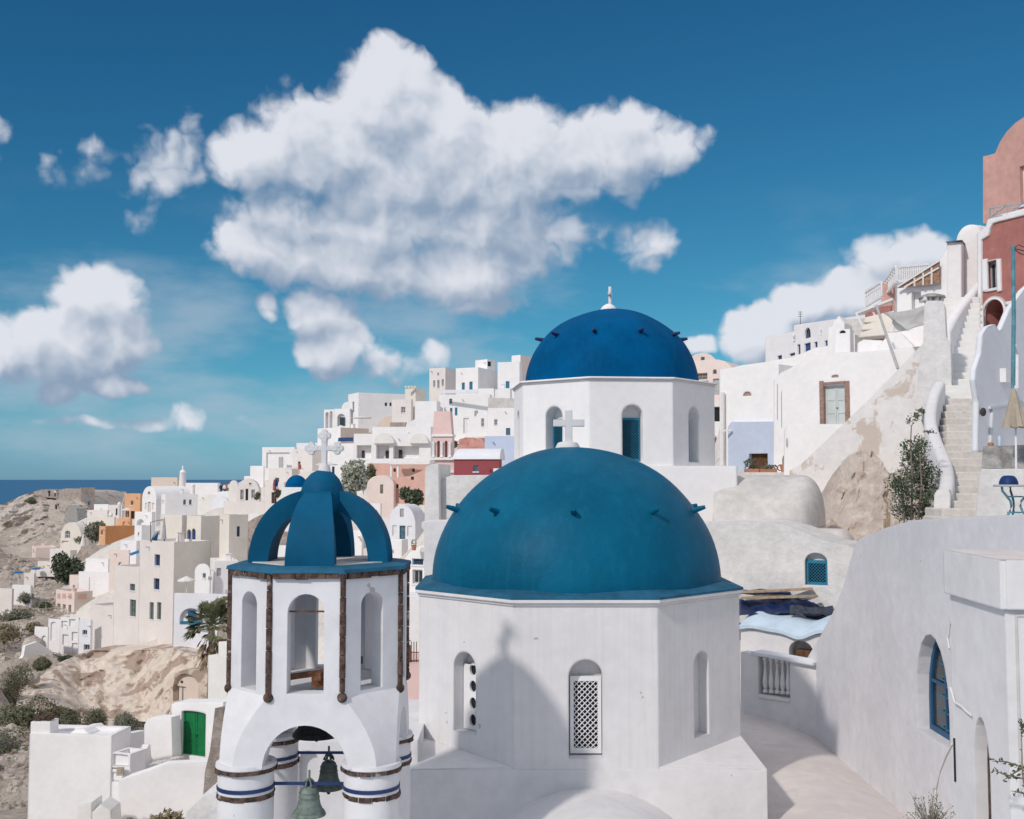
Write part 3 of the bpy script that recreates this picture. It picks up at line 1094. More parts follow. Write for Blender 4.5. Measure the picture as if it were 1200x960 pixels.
# small weathering slopes over the corners of the base
for sx in (-1, 1):
    for sy in (-1, 1):
        mb = MB()
        cx_, cy_ = FC[0] + sx * hw, FC[1] + sy * FAP
        k = FAP * math.tan(pi / 8)
        a = (FC[0] + sx * k, FC[1] + sy * FAP, zbs + .03)
        b = (FC[0] + sx * FAP, FC[1] + sy * k, zbs + .03)
        top = 0.16
        mb.add([(a[0], a[1], zbs), (cx_, cy_, zbs), (b[0], b[1], zbs), (a[0], a[1], zbs + top * .2), (b[0], b[1], zbs + top)],
               [(0, 1, 3), (1, 2, 4), (3, 1, 4), (0, 3, 4, 2)])
        mb.build('corner_slope', 'lime', church)
mb = MB()
VR = 2.12
ol = [(-VR, -10.0), (VR, -10.0)] + [(VR * cos(pi * i / 28), -7.18 + VR * sin(pi * i / 28)) for i in range(29)]
pv = Plane((FC[0] + 0.06, 13.2), (1, 0))
fill(mb, pv, ol)
sleeve(mb, pv, ol, 0, 18.62 - 13.2, inner=False)
mb.build('vault', 'lime', church, 40)

# ---- low white annex to the left of the church, seen through the bell arch
slab('low white chapel side wall with a blind arch, behind the bells', [(300, 990), (300, 872), (440, 868), (490, 868), (490, 1010)], (300, 18.9, 490, 18.9), 3.5, 'lime',
     [(349, 372, 880, 985, 'niche', 1.0, 0.15)], name='chapel_wall', part='face')

# ---- rear church with the deep blue dome
RC = (3.33, 37.0)
RAP = 3.14
rz0, rz1 = 0.42, 3.02
church2 = thing('church', (RC[0], RC[1], -6.0), 'bright white octagonal church with a deep blue dome, standing higher behind the teal dome', 'church')
planes, side = oct_faces(RC, RAP, radians(6))
mb = MB()
for i, pl in enumerate(planes):
    ol = [(0, rz0 - 1.0), (side, rz0 - 1.0), (side, rz1), (0, rz1)]
    w = 0.64
    cs = side / 2 + {0: .03, 7: -.05, 1: -.05}.get(i, 0)
    loop = arch_pts(cs - w / 2, cs + w / 2, rz0 + .13, rz0 + 1.86, w / 2, 14)
    fill(mb, pl, ol, [loop])
    sleeve(mb, pl, loop, 0, 0.42)
    fill(mb, pl, loop, d=0.42)
    niche[i] = (pl, cs, w)
mb.build('drum', 'white', church2)
for i in range(8):
    pl, cs, w = niche[i]
    lattice(church2, pl, cs - w / 2 + .01, cs + w / 2 - .01, rz0 + .14, rz0 + 1.48, 0.40, 'teal', frame=.05, pitch=.085, w=.03, one=False, backing='dark')
mb = MB()
R8 = RAP / cos(pi / 8)
ro = pi / 8 + radians(6)
mb.ngon_prism(RC, R8 + .04, rz1 + .001, rz1 + .06, 8, ro)
mb.ngon_prism(RC, R8 + .10, rz1 + .061, rz1 + .12, 8, ro, r1=R8 + .06)
mb.build('cornice', 'white', church2)
dz = rz1 + 0.06
dome = dome_mesh((RC[0], RC[1], dz), 2.90, 2.60, 72, 24, 0.016, 5.0).build('dome', 'dome_blue_deep', church2, 60)
for k in range(10):
    a = radians(-90 - 18 + 36 * k)
    th = radians(38)
    d = Vector((cos(th) * cos(a), cos(th) * sin(a), sin(th)))
    p = Vector((RC[0], RC[1], dz)) + Vector((d.x * 2.87, d.y * 2.87, d.z * 2.57))
    peg(dome, p, (d.x, d.y, 0.15), 0.30, 0.075, 'navy')
ct = (RC[0] - .08, RC[1], dz + 2.60)
mb = MB()
mb.lathe(ct, [(0.28, -0.05), (0.27, 0.04), (0.2, 0.13), (0.09, 0.2), (0, 0.2)], 18)
fin = mb.build('finial', 'white', church2, 40)
cross(fin, (ct[0] + .05, ct[1], ct[2] + .19), 0.60, 0.40, 0.10, 'white', th=.10, yaw=radians(78))
mb = MB()
mb.box((RC[0], RC[1] + .2, (rz0 - 8) / 2), (6.94, 6.7, rz0 + 8), radians(1.5))
mb.build('base', 'white', church2)
# annex wall with the rounded shoulder to the left
slab('rough white annex wall with rounded shoulder, left of the deep blue domed church', [(513, 720), (516, 620), (512, 575), (518, 561), (530, 557), (640, 556), (640, 720)], (500, 36.5, 640, 34.5), 5.0, 'lime_rough', name='annex_wall')
slab('narrow white buttress tower standing left of the annex wall', [(497, 700), (498, 548), (506, 544), (514, 544), (516, 700)], (480, 36.0, 640, 35.4), 2.0, 'lime_rough', name='buttress')
slab('white pier with a stepped capital, below the buttress tower', [(497, 780), (497, 622), (494, 618), (494, 612), (526, 611), (530, 780)], (480, 33.0, 640, 33.0), 1.6, 'lime', name='pier')


# ------------------------------------------------------------------ bell tower
TC = (-2.64, 15.5)
TA = 1.14
zt, zm, zb = -1.20, -2.77, -3.68
tower = thing('bell_tower', (TC[0], TC[1], -8.0), 'white octagonal bell tower with blue ribbed crown and arched openings', 'bell tower')
planes, side = oct_faces(TC, TA, 0.0)
mb = MB()
thk = 0.24
k2 = thk * math.tan(pi / 8)
tw = {}
for i, pl in enumerate(planes):
    diag = i % 2
    ol = [(0, zm), (side, zm), (side, zt), (0, zt)]
    w = 0.36 if diag else 0.47
    loop = arch_pts(side / 2 - w / 2, side / 2 + w / 2, zm + .04, zt - .27, w / 2 * (.9 if diag else 1), 14)
    fill(mb, pl, ol, [loop])
    sleeve(mb, pl, loop, 0, thk)
    fill(mb, pl, [(k2, zm), (side - k2, zm), (side - k2, zt), (k2, zt)], [loop], d=thk)
    tw[i] = pl
mb.build('belfry', 'lime_tower', tower)
# floor and ceiling of the belfry
mb = MB()
mb.ngon_prism(TC, (TA - .02) / cos(pi / 8), zm - .06, zm + .02, 8, pi / 8)
mb.build('belfry_floor', 'lime_tower', tower)


def hz(u):
    return side / 2 + (0.915 - side / 2) * sin(u * pi / 2) ** 0.9


NS = 14
AR = 0.54
for i in (0, 2, 4, 6):
    pl = tw[i]
    mb = MB()
    c = side / 2
    left = [(c - hz(j / NS), zm + (zb - zm) * j / NS) for j in range(NS + 1)]
    right = [(c + hz(j / NS), zm + (zb - zm) * j / NS) for j in range(NS + 1)]
    arch = [(c - AR * cos(pi * j / 18), zb + AR * 1.02 * sin(pi * j / 18)) for j in range(19)]
    ol = left[:] + arch + right[::-1]
    fill(mb, pl, ol)
    fill(mb, pl, ol, d=0.34)
    sleeve(mb, pl, arch, 0, 0.34, closed=False)
    mb.build('arch', 'lime_tower', tower)
# squinch surfaces between the arches
for i in (0, 2, 4, 6):
    a, b = tw[i], tw[(i + 2) % 8]
    c = side / 2
    vs, fs = [], []
    for j in range(NS + 1):
        z = zm + (zb - zm) * j / NS
        vs.append(a.pt(c + hz(j / NS), z))
        vs.append(b.pt(c - hz(j / NS), z))
    for j in range(NS):
        fs.append((2 * j, 2 * j + 2, 2 * j + 3, 2 * j + 1))
    mb = MB()
    mb.add(vs, fs)
    mb.build('squinch', 'lime_tower', tower, 60)
# columns
for sx in (-1, 1):
    for sy in (-1, 1):
        cx_, cy_ = TC[0] + sx * .815, TC[1] + sy * .815
        mb = MB()
        mb.lathe((cx_, cy_, 0), [(0.0, zb + .03), (.385, zb + .03), (.39, zb - .02), (.36, zb - .04), (.355, -8.0), (0, -8.0)], 28)
        col = mb.build('column', 'lime_tower', tower, 40)
        for k in range(13):
            a0 = 2 * pi * k / 13 + random.uniform(0, .05)
            a1 = 2 * pi * (k + 1) / 13 + random.uniform(-.05, .02)
            e = random.uniform(-.012, .012)
            if random.random() < 1.1:
                mb = MB()
                mb.lathe((cx_, cy_, 0), [(.345, zb - .02 + e), (.398 + e, zb - .03 + e), (.395 + random.uniform(-.015, .012), zb - .075 + e), (.345, zb - .085)], 3, a0=a0, a1=a1)
                mb.build('capital_stone', 'stone_smear', col, 40)
            if random.random() < .97:
                mb = MB()
                mb.lathe((cx_, cy_, 0), [(.345, -4.02), (.373 + e, -4.03), (.37 + random.uniform(-.012, .012), -4.085 + e), (.345, -4.10)], 3, a0=a0, a1=a1 + .03)
                mb.build('capital_stone', 'stone_smear', col, 40)
        mb = MB()
        mb.lathe((cx_, cy_, 0), [(.345, -3.935), (.372, -3.94), (.372, -3.985), (.345, -3.99)], 28)
        mb.build('iron_band', 'band_blue', col, 40)
# tie rods
for sy in (-1, 1):
    mb = MB()
    y = TC[1] + sy * .815
    mb.bar((TC[0] - .5, y, -3.94), (TC[0] + .5, y, -3.94), .035)
    mb.build('tie_rod', 'band_blue', tower)
for sx in (-1, 1):
    mb = MB()
    mb.bar((TC[0] + sx * .815, TC[1] - .5, -3.96), (TC[0] + sx * .815, TC[1] + .5, -3.96), .035)
    mb.build('tie_rod', 'band_blue', tower)
# brown stone mouldings on the corners, each ending in a knob
R8 = TA / cos(pi / 8)
for k in range(8):
    a = pi / 8 + k * pi / 4
    x, y = TC[0] + R8 * cos(a), TC[1] + R8 * sin(a)
    z = zt - .02
    while z > zm + .08:
        L = random.uniform(.16, .34)
        z2 = max(zm + .03, z - L)
        r = random.uniform(.036, .043)
        mb = MB()
        mb.lathe((x, y, 0), [(.0, z), (r, z - .004), (r * random.uniform(.94, 1.06), z2 + .008), (0, z2 + .004)], 10)
        mb.build('moulding_stone', 'stone_smear', tower, 40)
        z = z2
    mb = MB()
    mb.sphere((x, y, zm - .01), (.066, .066, .066), 12)
    mb.build('knob', 'stone_smear', tower, 50)
    # stone fillet under the slab along the face
for i in range(8):
    pl = tw[i]
    s = 0.05
    while s < side - .06:
        L = random.uniform(.12, .3)
        mb = MB()
        pl.bar(mb, s, zt - .075 - random.uniform(-.008, .008), min(side - .05, s + L - .008), zt - .002, -.05 + random.uniform(-.008, .008), .02)
        mb.build('cornice_stone', 'stone_smear', tower)
        s += L
# slab and crown
mb = MB()
mb.ngon_prism(TC, R8 + .065, zt, zt + .045, 8, pi / 8, r1=R8 + .055)
mb.ngon_prism(TC, R8 + .055, zt + .045, zt + .075, 8, pi / 8, r1=R8 - .1)
mb.build('roof_slab', 'slab_blue', tower)
mb = MB()
mb.ngon_prism(TC, R8 - .28, zt + .0751, zt + .085, 8, pi / 8)
mb.build('roof_floor', 'lime_grey', tower)
zr = zt + .05
HT = 1.02
for k in range(4):
    a = -pi / 2 + k * pi / 2
    dx, dy = cos(a), sin(a)
    tx, ty = -dy, dx
    mb = MB()
    vs, fs = [], []
    n = 16
    for j in range(n + 1):
        th = (pi / 2) * j / n * .93
        ro, ri = 0.95 * cos(th) ** 0.86, 0.68 * cos(th) ** 0.9
        zo, zi = zr + HT * sin(th) ** .95, zr + (HT - .27) * sin(th) ** .95
        w = 0.325 - 0.195 * (j / n) ** 1.7
        for (r, z, s) in ((ro, zo, -w), (ro, zo, w), (ri, zi, w * .96), (ri, zi, -w * .96)):
            vs.append((TC[0] + dx * r + tx * s, TC[1] + dy * r + ty * s, z))
    for j in range(n):
        for q in range(4):
            q2 = (q + 1) % 4
            fs.append((4 * j + q, 4 * j + q2, 4 * j + 4 + q2, 4 * j + 4 + q))
    fs.append((0, 1, 2, 3))
    mb.add(vs, fs)
    mb.build('rib', 'rib_blue', tower, 35)
mb = MB()
mb.lathe((TC[0], TC[1], zr), [(.10, .70), (.27, .72), (.315, .80), (.31, .92), (.285, 1.04), (.235, 1.15), (.16, 1.235), (.08, 1.275), (0, 1.285)], 32)
cap = mb.build('crown_cap', 'rib_blue', tower, 50)
mb = MB()
cz = zr + 1.26
mb.ngon_prism((TC[0] + .02, TC[1]), .10, cz - .03, cz + .09, 10, 0, r1=.075)
ft = mb.build('cross_foot', 'lime', tower, 40)
cross(ft, (TC[0] + .02, TC[1], cz + .06), 0.44, 0.36, 0.075, 'lime', True, .075)
# iron things in the belfry
mb = MB()
pl = tw[0]
mb.bar((TC[0] - .38, TC[1] - .9, zm + .19), (TC[0] + .4, TC[1] - .75, zm + .28), .07, .07)
mb.bar((TC[0] + .12, TC[1] - .95, zm + .22), (TC[0] + .5, TC[1] + .3, zm + .24), .09, .10)
mb.box((TC[0] + .16, TC[1] - .80, zm + .14), (.26, .14, .14))
mb.build('bell_yoke', 'rust', tower)
mb = MB()
mb.bar((TC[0] - .3, TC[1] - TA + .1, zt - .50), (TC[0] + .3, TC[1] - TA + .1, zt - .50), .022)
mb.bar((TC[0] - .05, TC[1] + TA - .1, zt - .40), (TC[0] + .35, TC[1] + TA - .1, zt - .40), .025)
mb.build('anchor_rod', 'rust', tower)


def bell(label, c, r, h, mat, clap=True, rope=0.0):
    """bell hanging with its rim at c"""
    root = thing('bell', c, label, 'bell', None)
    mb = MB()
    mb.lathe(c, [(r * .86, .01), (r, 0), (r * .99, h * .06), (r * .84, h * .16), (r * .68, h * .36), (r * .60, h * .60), (r * .56, h * .80), (r * .46, h * .92), (r * .22, h), (0, h)], 28)
    mb.lathe(c, [(r * .86, .01), (r * .60, h * .35), (r * .5, h * .8), (0, h * .88)], 20)
    for q in (.14, .62, .78):
        rr = {.14: .87, .62: .605, .78: .57}[q] * r
        mb.lathe(c, [(rr, h * (q - .012)), (rr + .008, h * q), (rr, h * (q + .012))], 28)
    body = mb.build('bell_body', mat, root, 40)
    mb = MB()
    for a in range(3):
        t = a * pi / 3
        pts = [(c[0] + .07 * cos(t) * cos(u), c[1] + .07 * sin(t) * cos(u), c[2] + h + .09 * sin(u)) for u in [pi * i / 8 for i in range(9)]]
        mb.tube(pts, .014, 6)
    mb.tube([(c[0], c[1], c[2] + h + .05), (c[0], c[1], c[2] + h + .2)], .016, 6)
    mb.build('bell_crown', mat, root, 40)
    mb = MB()
    mb.tube([(c[0], c[1], c[2] + h * .8), (c[0], c[1], c[2] + .02)], .012, 6)
    mb.sphere((c[0], c[1], c[2] - .03), (.035, .035, .06), 8)
    mb.build('clapper', 'bronze_dark', root, 40)
    return root


def at(px, py, Y):
    q = P(px, py, Y)
    return (q.x, q.y, q.z)


bell('large dark bell hung highest, under the crown of the arch', at(371, 862, 15.5), .33, .52, 'bronze_dark')
bell('pale green weathered bronze bell on the front tie rod', at(362, 955, 14.69), .22, .37, 'bronze_green')
bell('grey bronze bell on the rear tie rod', at(385, 924, 16.31), .21, .40, 'bronze')
# ------------------------------------------------------------------ the town on the left
G1 = 'houses stepping down the hillside'
H = house
# --- tall cream house on the cliff and its wings
H('tall cream house corner with two blue windows above two green ones', 163, 203, 246, 635.5, 772, 118, 'cream', 42, found=9,
  L=[(181, 187.2, 650, 663, 'bluewin'), (180, 186.6, 678, 691, 'bluewin'), (175, 179.8, 706, 726, 'green'), (183.8, 188.6, 706, 726, 'green')],
  R=[(256, 259.5, 647, 651, 'void')] if False else (), matR='cream_y', name='house')
H('cream wing with a small square green window over a tall one', 133, 162.6, 163, 665.5, 772, 122.7, 'cream', 42, found=9,
  L=[(152, 158, 684.5, 692.3, 'green'), (152, 159, 703, 722.5, 'green')])
H('low blank cream wing at the foot of the tall cream house', 106, 132.6, 133, 712, 772, 126.3, 'cream', 42, found=9)
H('cream upper storey with two blue arched doors onto its terrace', 218.5, 235, 257, 605, 700, 126, 'cream_y', 42,
  L=[(219, 223.6, 620.5, 634, 'bluedoor', 1.0), (224.4, 229, 619.5, 634, 'bluedoor', 1.0)])
H('plain cream upper block left of the blue arched doors', 187, 212.5, 218, 604, 700, 128, 'cream_y', 42)
H('cream end block with one tall blue window', 256.5, 268, 290, 603.5, 720, 119, 'cream_y', 42, R=[(277.5, 281, 617, 629, 'bluewin')])
# --- white terrace house below it
lo_ = H('white terrace house with a wide arched loggia and blue window, behind the palm', 203.2, 282, 284, 697, 778, 110, 'white_blue', 12, found=9,
  L=[(210.5, 237, 713, 732, 'niche', 0.85, 1.2)])
slab(None, [(211, 732), (211, 728), (237, 728), (237, 732)], (203, 110.9, 240, 109.6), .08, 'teal', parent=lo_[0], part='railing')
slab(None, [(220, 732), (220, 715), (229, 715), (229, 732)], (203, 111.9, 240, 110.4), .06, 'window_blue', parent=lo_[0], part='window')
H('small white vaulted house on the terrace, with one square window', 228, 246, 247, 661, 699, 114, 'white', 24, 'vaultL',
  L=[(237.5, 241, 672, 677.5, 'dark')], rise=.9)
H('white cube house on the terrace with a grey shuttered window', 246, 251, 279, 657.5, 699, 115, 'white', 70,
  R=[(254, 259, 666, 675, 'shutter')])
# --- beige house with pink balcony panels
H('beige house upper storey with three narrow windows', 81, 104.5, 134, 676.5, 712, 148, 'pinkish', 42,
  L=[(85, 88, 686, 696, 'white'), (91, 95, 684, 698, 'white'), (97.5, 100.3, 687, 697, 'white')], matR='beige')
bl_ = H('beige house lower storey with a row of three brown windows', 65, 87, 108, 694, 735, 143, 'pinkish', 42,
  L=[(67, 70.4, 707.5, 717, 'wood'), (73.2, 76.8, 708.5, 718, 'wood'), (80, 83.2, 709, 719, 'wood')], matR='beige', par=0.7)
for i, (x0, x1) in enumerate(((67, 70.2), (73, 76.8), (80, 83.6))):
    slab(None, [(x0, 701), (x0, 695.6), (x1, 695.8), (x1, 701.2)], Plane(bl_[1].O - bl_[1].n * .05, bl_[1].e), .06, 'salmon', parent=bl_[0], part='balcony_panel')
slab(None, [(91, 702.5), (91, 696.5), (101.5, 695.5), (101.5, 701.8)], Plane(bl_[2].O - bl_[2].n * .05, bl_[2].e), .06, 'salmon', parent=bl_[0], part='balcony_panel')
# --- white houses left of the cliff foot
H('white wall with a tall arched passage, lowest on the slope', 40, 56, 57, 735, 775, 128, 'white', 18, L=[(48.5, 54.5, 745, 764, 'void', 1.0)], cat='house')
H('white stair house with an arched striped shutter', 56, 71, 72, 726, 772, 132, 'white', 25, L=[(59, 66, 729, 751, 'shutter', .6)], found=8)
H('white house with stacked balconies beside the cream wing', 70, 92, 93, 724, 775, 131, 'white', 15,
  L=[(72, 79, 728, 736, 'niche', 0, .5), (81, 88, 726, 734, 'niche', 0, .5), (73, 80, 744, 756, 'niche', 0, .6), (84, 91, 741, 751, 'louvre'), (84, 91, 754, 770, 'louvre')])
H('narrow pale house with two small dark windows, right beside the cream wing', 92, 106, 108, 727, 780, 127, 'white_blue', 15,
  L=[(96.5, 102, 738.5, 744, 'dark'), (98, 105, 755.5, 762, 'dark')])
slab('white boundary wall stepping down the slope', [(12, 792), (12, 786), (28, 768), (30, 757), (44, 752), (62, 764), (62, 775)], (12, 118, 62, 124), .4, 'white', name='boundary_wall', found=1)
# --- mid slope
hut_ = H('low stone hut with a flat pale roof and two dark openings', 37, 62, 64, 668, 688, 175, 'rubble', 12, L=[(44.5, 47.5, 676.5, 682, 'void'), (55.5, 60, 677, 686.5, 'void')], cat='hut', name='hut')
slab(None, [(35, 676), (36, 668), (63, 667.5), (64, 676)], (35, 174, 64, 172.5), 5.0, 'cream', parent=hut_[0], part='roof')
H('long pink-cream house on the slope edge', 37.2, 41.5, 66, 642, 672, 205, 'pinkish', 62, L=[(38.6, 40, 644, 648, 'dark')])
H('pink-cream block with a round window beneath a blue awning', 128, 151, 152, 645, 690, 140, 'pinkish', 25, L=[(138.5, 143, 659, 666, 'teal', 1.0)])
H('low white block below the stone patch wall', 100, 127, 129, 655, 676, 152, 'white', 20)
H('white rooftop with stepped edge above the beige house', 92, 128, 130, 671, 684, 147, 'white', 20, cat='roof', name='rooftop')
slab('grey rubble stone wall under the orange house', [(90, 672), (90, 650), (96, 640), (127, 638), (129, 660), (104, 672)], (88, 176, 130, 170), 3, 'rubble', name='stone_wall')
H('cream house with a big barrel vault at the rock foot', 71, 95, 104, 612.5, 655, 200, 'cream_y', 22, 'vaultL', L=[(76, 82, 622, 631, 'cream', .6), (72.5, 80, 634, 636.5, 'niche', 0, .3)], rise=2.6)
H('cream stepped house below the barrel vault', 58, 82, 90, 645, 672, 190, 'cream', 42, L=[(70, 73, 652, 658, 'dark')])
H('low cream terrace below the stepped house', 44, 66, 72, 660, 675, 182, 'cream_y', 42)
H('cream terrace with round stair wall', 28, 40, 42, 672, 690, 165, 'cream', 20)
H('white terrace wall at the slope edge', 14, 36, 38, 686, 702, 150, 'white', 15)
H('low cream terrace, outermost on the slope', -14, 14, 16, 690, 716, 145, 'cream', 15)
# --- orange houses
H('orange house with a long windowless side, beside the olive tree', 116, 123.3, 157.5, 617, 648, 182, 'orange_l', 42, L=[(118, 120.5, 621.5, 627, 'dark')], matR='orange')  # right side takes the darker copy, painting its shade
H('tall light orange house with one small window', 146, 164, 168, 578.5, 612, 214, 'orange_l', 18, L=[(153.2, 156.2, 586.8, 592, 'dark'), (147, 151, 599, 606, 'void'), (153, 157.5, 599, 608, 'void')])
H('small orange arched annex in front of the tall orange house', 136.5, 152, 155, 608, 622, 196, 'orange_l', 20, L=[(143.5, 147.5, 611, 618, 'niche', 1.0)])
H('cream terrace house with a chimney, left of the light orange house', 127, 143, 145, 592, 612, 222, 'cream', 20, L=[(135.5, 138, 596, 604, 'void')])
H('low cream house with a parapet under the ruin', 102, 126, 128, 598, 612, 215, 'cream', 20)
H('pale cream terrace block above the olive tree', 106, 134, 136, 606, 622, 205, 'cream_y', 18)
H('white flat roof below the ruin tower', 110, 127, 128, 591, 603, 235, 'white', 10)
# --- white cluster with the tapered chimney tower
H('white barrel-vaulted house with pale yellow door', 166.5, 183, 223, 570, 610, 186, 'white', 42, 'vaultL',
  L=[(173, 176.5, 588.5, 602, 'yellowdoor'), (169.8, 172, 589.5, 597, 'louvre'), (178, 180.5, 589.5, 597.5, 'louvre'), (173, 176, 576, 579.5, 'dark', 1.0)], rise=2.1)
H('white cube house with two small square windows in its long side', 188.8, 193.6, 231, 579.5, 612, 180, 'white', 60,
  L=[(190, 191.4, 586, 589.5, 'dark')], R=[(214.8, 218, 585.6, 591.6, 'dark'), (221.6, 224.6, 585.6, 591.6, 'dark')])
H('blank beige block under the tapered chimney tower', 177, 208, 214, 559.5, 580, 205, 'beige', 12)
H('pale orange roof block in front of the blank beige block', 196, 212, 213, 570, 580, 198, 'orange_l', 12, cat='roof block')
H('long white house with curved roof edge, right of the chimney tower', 217, 255, 258, 566, 600, 200, 'white', 12)
H('white house face in shadowed court, under the long white house', 231, 262, 264, 580, 610, 188, 'white_b', 18)
H('pale blue arched white house behind the cream roof', 247, 268, 270, 582, 606, 182, 'white_blue', 14, 'vaultL', rise=1.2)
r = thing('chimney_tower', P(213, 572, 203), 'slender white tapered chimney tower with a stepped tip', 'tower')
mb = MB()
c = P(213.8, 574, 203)
mb.lathe((c.x, c.y, c.z), [(.75, -2), (.72, 0), (.55, 3.1), (.58, 3.15), (.42, 3.5), (.18, 3.62), (.18, 4.0), (.2, 4.05), (.08, 4.4), (0, 4.4)], 12)
mb.build('shaft', 'white', r, 40)
for (px, py, Y, h, lab) in ((139.6, 606, 220, 3.0, 'small white round chimney beside the light orange house'), (129.5, 617, 206, 2.6, 'short cream chimney on the pale terrace block'), (226, 580, 196, 2.0, 'white pot chimney on the long white house')):
    c = P(px, py, Y)
    r = thing('chimney', c, lab, 'chimney')
    mb = MB()
    mb.lathe((c.x, c.y, c.z), [(.38, -1), (.34, h * .75), (.40, h * .78), (.36, h * .9), (.1, h), (0, h)], 10)
    mb.build('flue', 'white', r, 40)
H('white arched house front below the yellow door house', 158, 178, 182, 600, 626, 170, 'white', 25, L=[(160, 169, 608.5, 621, 'niche', 1.0, .6)])
H('small white house with a slit window, right of the orange wall', 157.5, 166, 180, 616, 640, 158, 'white', 42, L=[(161.5, 163, 624, 627.5, 'dark')])
H('low white stair wall below the slit-window house', 141, 160, 164, 634, 650, 150, 'white', 25)
# --- right of the cluster, below the horizon
H('cream vaulted house with tall dark door and terrace plants', 277, 304, 306, 561, 592, 168, 'cream', 8, 'vaultL',
  L=[(287.6, 290.8, 573, 586.5, 'void'), (292, 294.6, 566, 568.2, 'dark'), (281.5, 285.5, 574, 586, 'cream'), (294.5, 298.5, 574, 584, 'cream')], rise=2.1)
H('cream vaulted wing left of the cream vaulted house', 268, 279, 280, 563, 590, 172, 'cream', 20, 'vaultL', rise=1.1)
H('pale terrace wall below the cream vaulted house', 262, 317, 319, 588, 614, 162, 'cream', 8)
H('low white vault behind the cream end block', 284, 309, 312, 602, 622, 140, 'white', 15, 'vaultL', rise=1.0)
slab('brown rubble stone wall with a round arch top', [(290, 670), (290, 612), (300, 606), (312, 601), (326, 608), (345, 612), (345, 670)], (288, 134, 346, 130), 3, 'rubble', name='stone_wall')
H('pale house with grey window, seen between the crown ribs', 401, 424, 426, 622, 668, 100, 'white', 15, L=[(405, 411, 633, 643, 'dark')])
H('low white house behind the blue crown', 318, 400, 402, 640, 690, 92, 'white', 8)
H('cream block with square opening, behind the crown ribs', 380, 405, 408, 596, 640, 118, 'cream', 12, L=[(390, 396, 606, 613, 'dark')])
# --- centre left
sq_ = H('square white house with recessed front and grey door', 307, 345, 348, 524, 556, 212, 'white', 8,
  L=[(312, 339, 530.5, 549, 'niche', 0, .3)])
slab(None, [(326.5, 549), (326.5, 535.5), (331.5, 535.5), (331.5, 549)], (307, 213.6, 345, 208.4), .1, 'grey_paint', parent=sq_[0], part='door')
H('white lower block left of the square white house', 293, 309, 310, 546, 570, 205, 'white', 12)
H('small white step block left of the white lower block', 286, 295, 296, 558, 572, 208, 'white', 12)
H('pale white house behind the square white house', 347, 374, 378, 519, 548, 224, 'white_blue', 15)
H('cream house with a deep red awning, right of the square white house', 343, 366, 392, 526, 572, 200, 'cream', 42, L=[(349, 352, 541, 547, 'void')])
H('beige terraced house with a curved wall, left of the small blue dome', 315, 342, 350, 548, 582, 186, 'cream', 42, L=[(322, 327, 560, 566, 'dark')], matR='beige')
H('cream rounded house behind the trefoil cross', 338, 392, 400, 552, 600, 160, 'cream_y', 10, 'vaultL', rise=2.8)
H('beige shop front below the terraced house', 310, 333, 336, 565, 600, 160, 'cream', 15, L=[(318, 324, 577, 590, 'void')])
# small domed chapel
c = P(347.5, 571, 112)
r = thing('chapel', (c.x, c.y, c.z - 2), 'little white chapel with a small blue dome behind the bell crown', 'chapel')
dome_mesh((c.x, c.y, c.z), 1.12, 1.22, 28, 10, 0.0).build('dome', 'dome_blue_deep', r, 60)
mb = MB()
mb.box((c.x + .05, c.y, c.z - 2.2), (2.5, 2.5, 4.4))
mb.build('wall', 'white', r)
# --- central upper houses
H('tall white block with two blue windows on its edge, left of the flowering bush', 386.5, 420, 446, 519.5, 600, 168, 'white', 22, L=[(389, 392, 547, 555.5, 'bluewin'), (389.5, 392, 558, 562, 'bluewin')])
H('white arcade house with two slender open arches', 379.5, 391.5, 394, 480, 515, 218, 'white', 12, L=[(381.3, 384.8, 483, 504, 'niche', 1.0, .7), (386, 389.6, 482, 504, 'niche', 1.0, .7)])
ar_ = H('white house with an arched window recess, right of the arcade', 391.5, 410, 412, 479, 510, 216, 'white', 10, L=[(395.3, 404, 485.2, 499.5, 'niche', .9, .5)])
slab(None, [(398, 498.5), (398, 489), (403.8, 489), (403.8, 498.5)], (390, 216.6, 410, 215.6), .1, 'glass', parent=ar_[0], part='door')
H('white vault behind the arcade house', 400, 414, 416, 471, 500, 224, 'white', 12, 'vaultL', rise=1.5)
H('large white flat-topped house with a long grey side and two tiny windows', 408, 420, 476, 460, 500, 214, 'white', 62,
  L=[(412.8, 415, 471, 483, 'dark')], R=[(451, 453.8, 472, 476, 'void'), (456.6, 459, 472, 476, 'void')])
H('beige terrace house with blue patterned railing', 372, 399, 432, 501, 535, 200, 'white', 42, matR='beige')
slab('blue patterned railing on the beige terrace', [(396, 517.5), (396.5, 513), (414, 512.6), (414, 517.2)], (390, 192, 416, 192), .08, 'shutter_blue', name='railing', cat='railing')
slab('beige ramp wall rising behind the terrace', [(428, 512), (440, 500), (452, 488), (476, 486.5), (476, 512)], (420, 206, 480, 206), 2, 'beige', name='ramp_wall')
H('cream house with faint window, below the cream tower', 459, 482, 484, 468, 505, 196, 'cream', 15, L=[(470, 475, 477, 484, 'cream')])
ct_ = H('cream square tower with notched parapet', 474.5, 487, 499, 455, 500, 198, 'cream_y', 42)
for i, x in enumerate((476, 479.5, 483, 486.5)):
    c = P(x, 455, 197.5)
    mb = MB()
    mb.box((c.x, c.y, c.z + .2), (.38, .38, .45), .5)
    mb.build('merlon', 'cream_y', ct_[0])
slab('pinkish rough stone retaining wall below the cream house', [(456, 510), (457, 495), (476, 495), (470, 510)], (450, 188, 480, 188), 1.5, 'rubble', name='stone_wall')
slab('white sloping stair wall beside the stone retaining wall', [(470, 508), (480, 495), (488, 490), (505, 490), (505, 510)], (460, 187, 510, 187), 1.5, 'white', name='stair_wall')
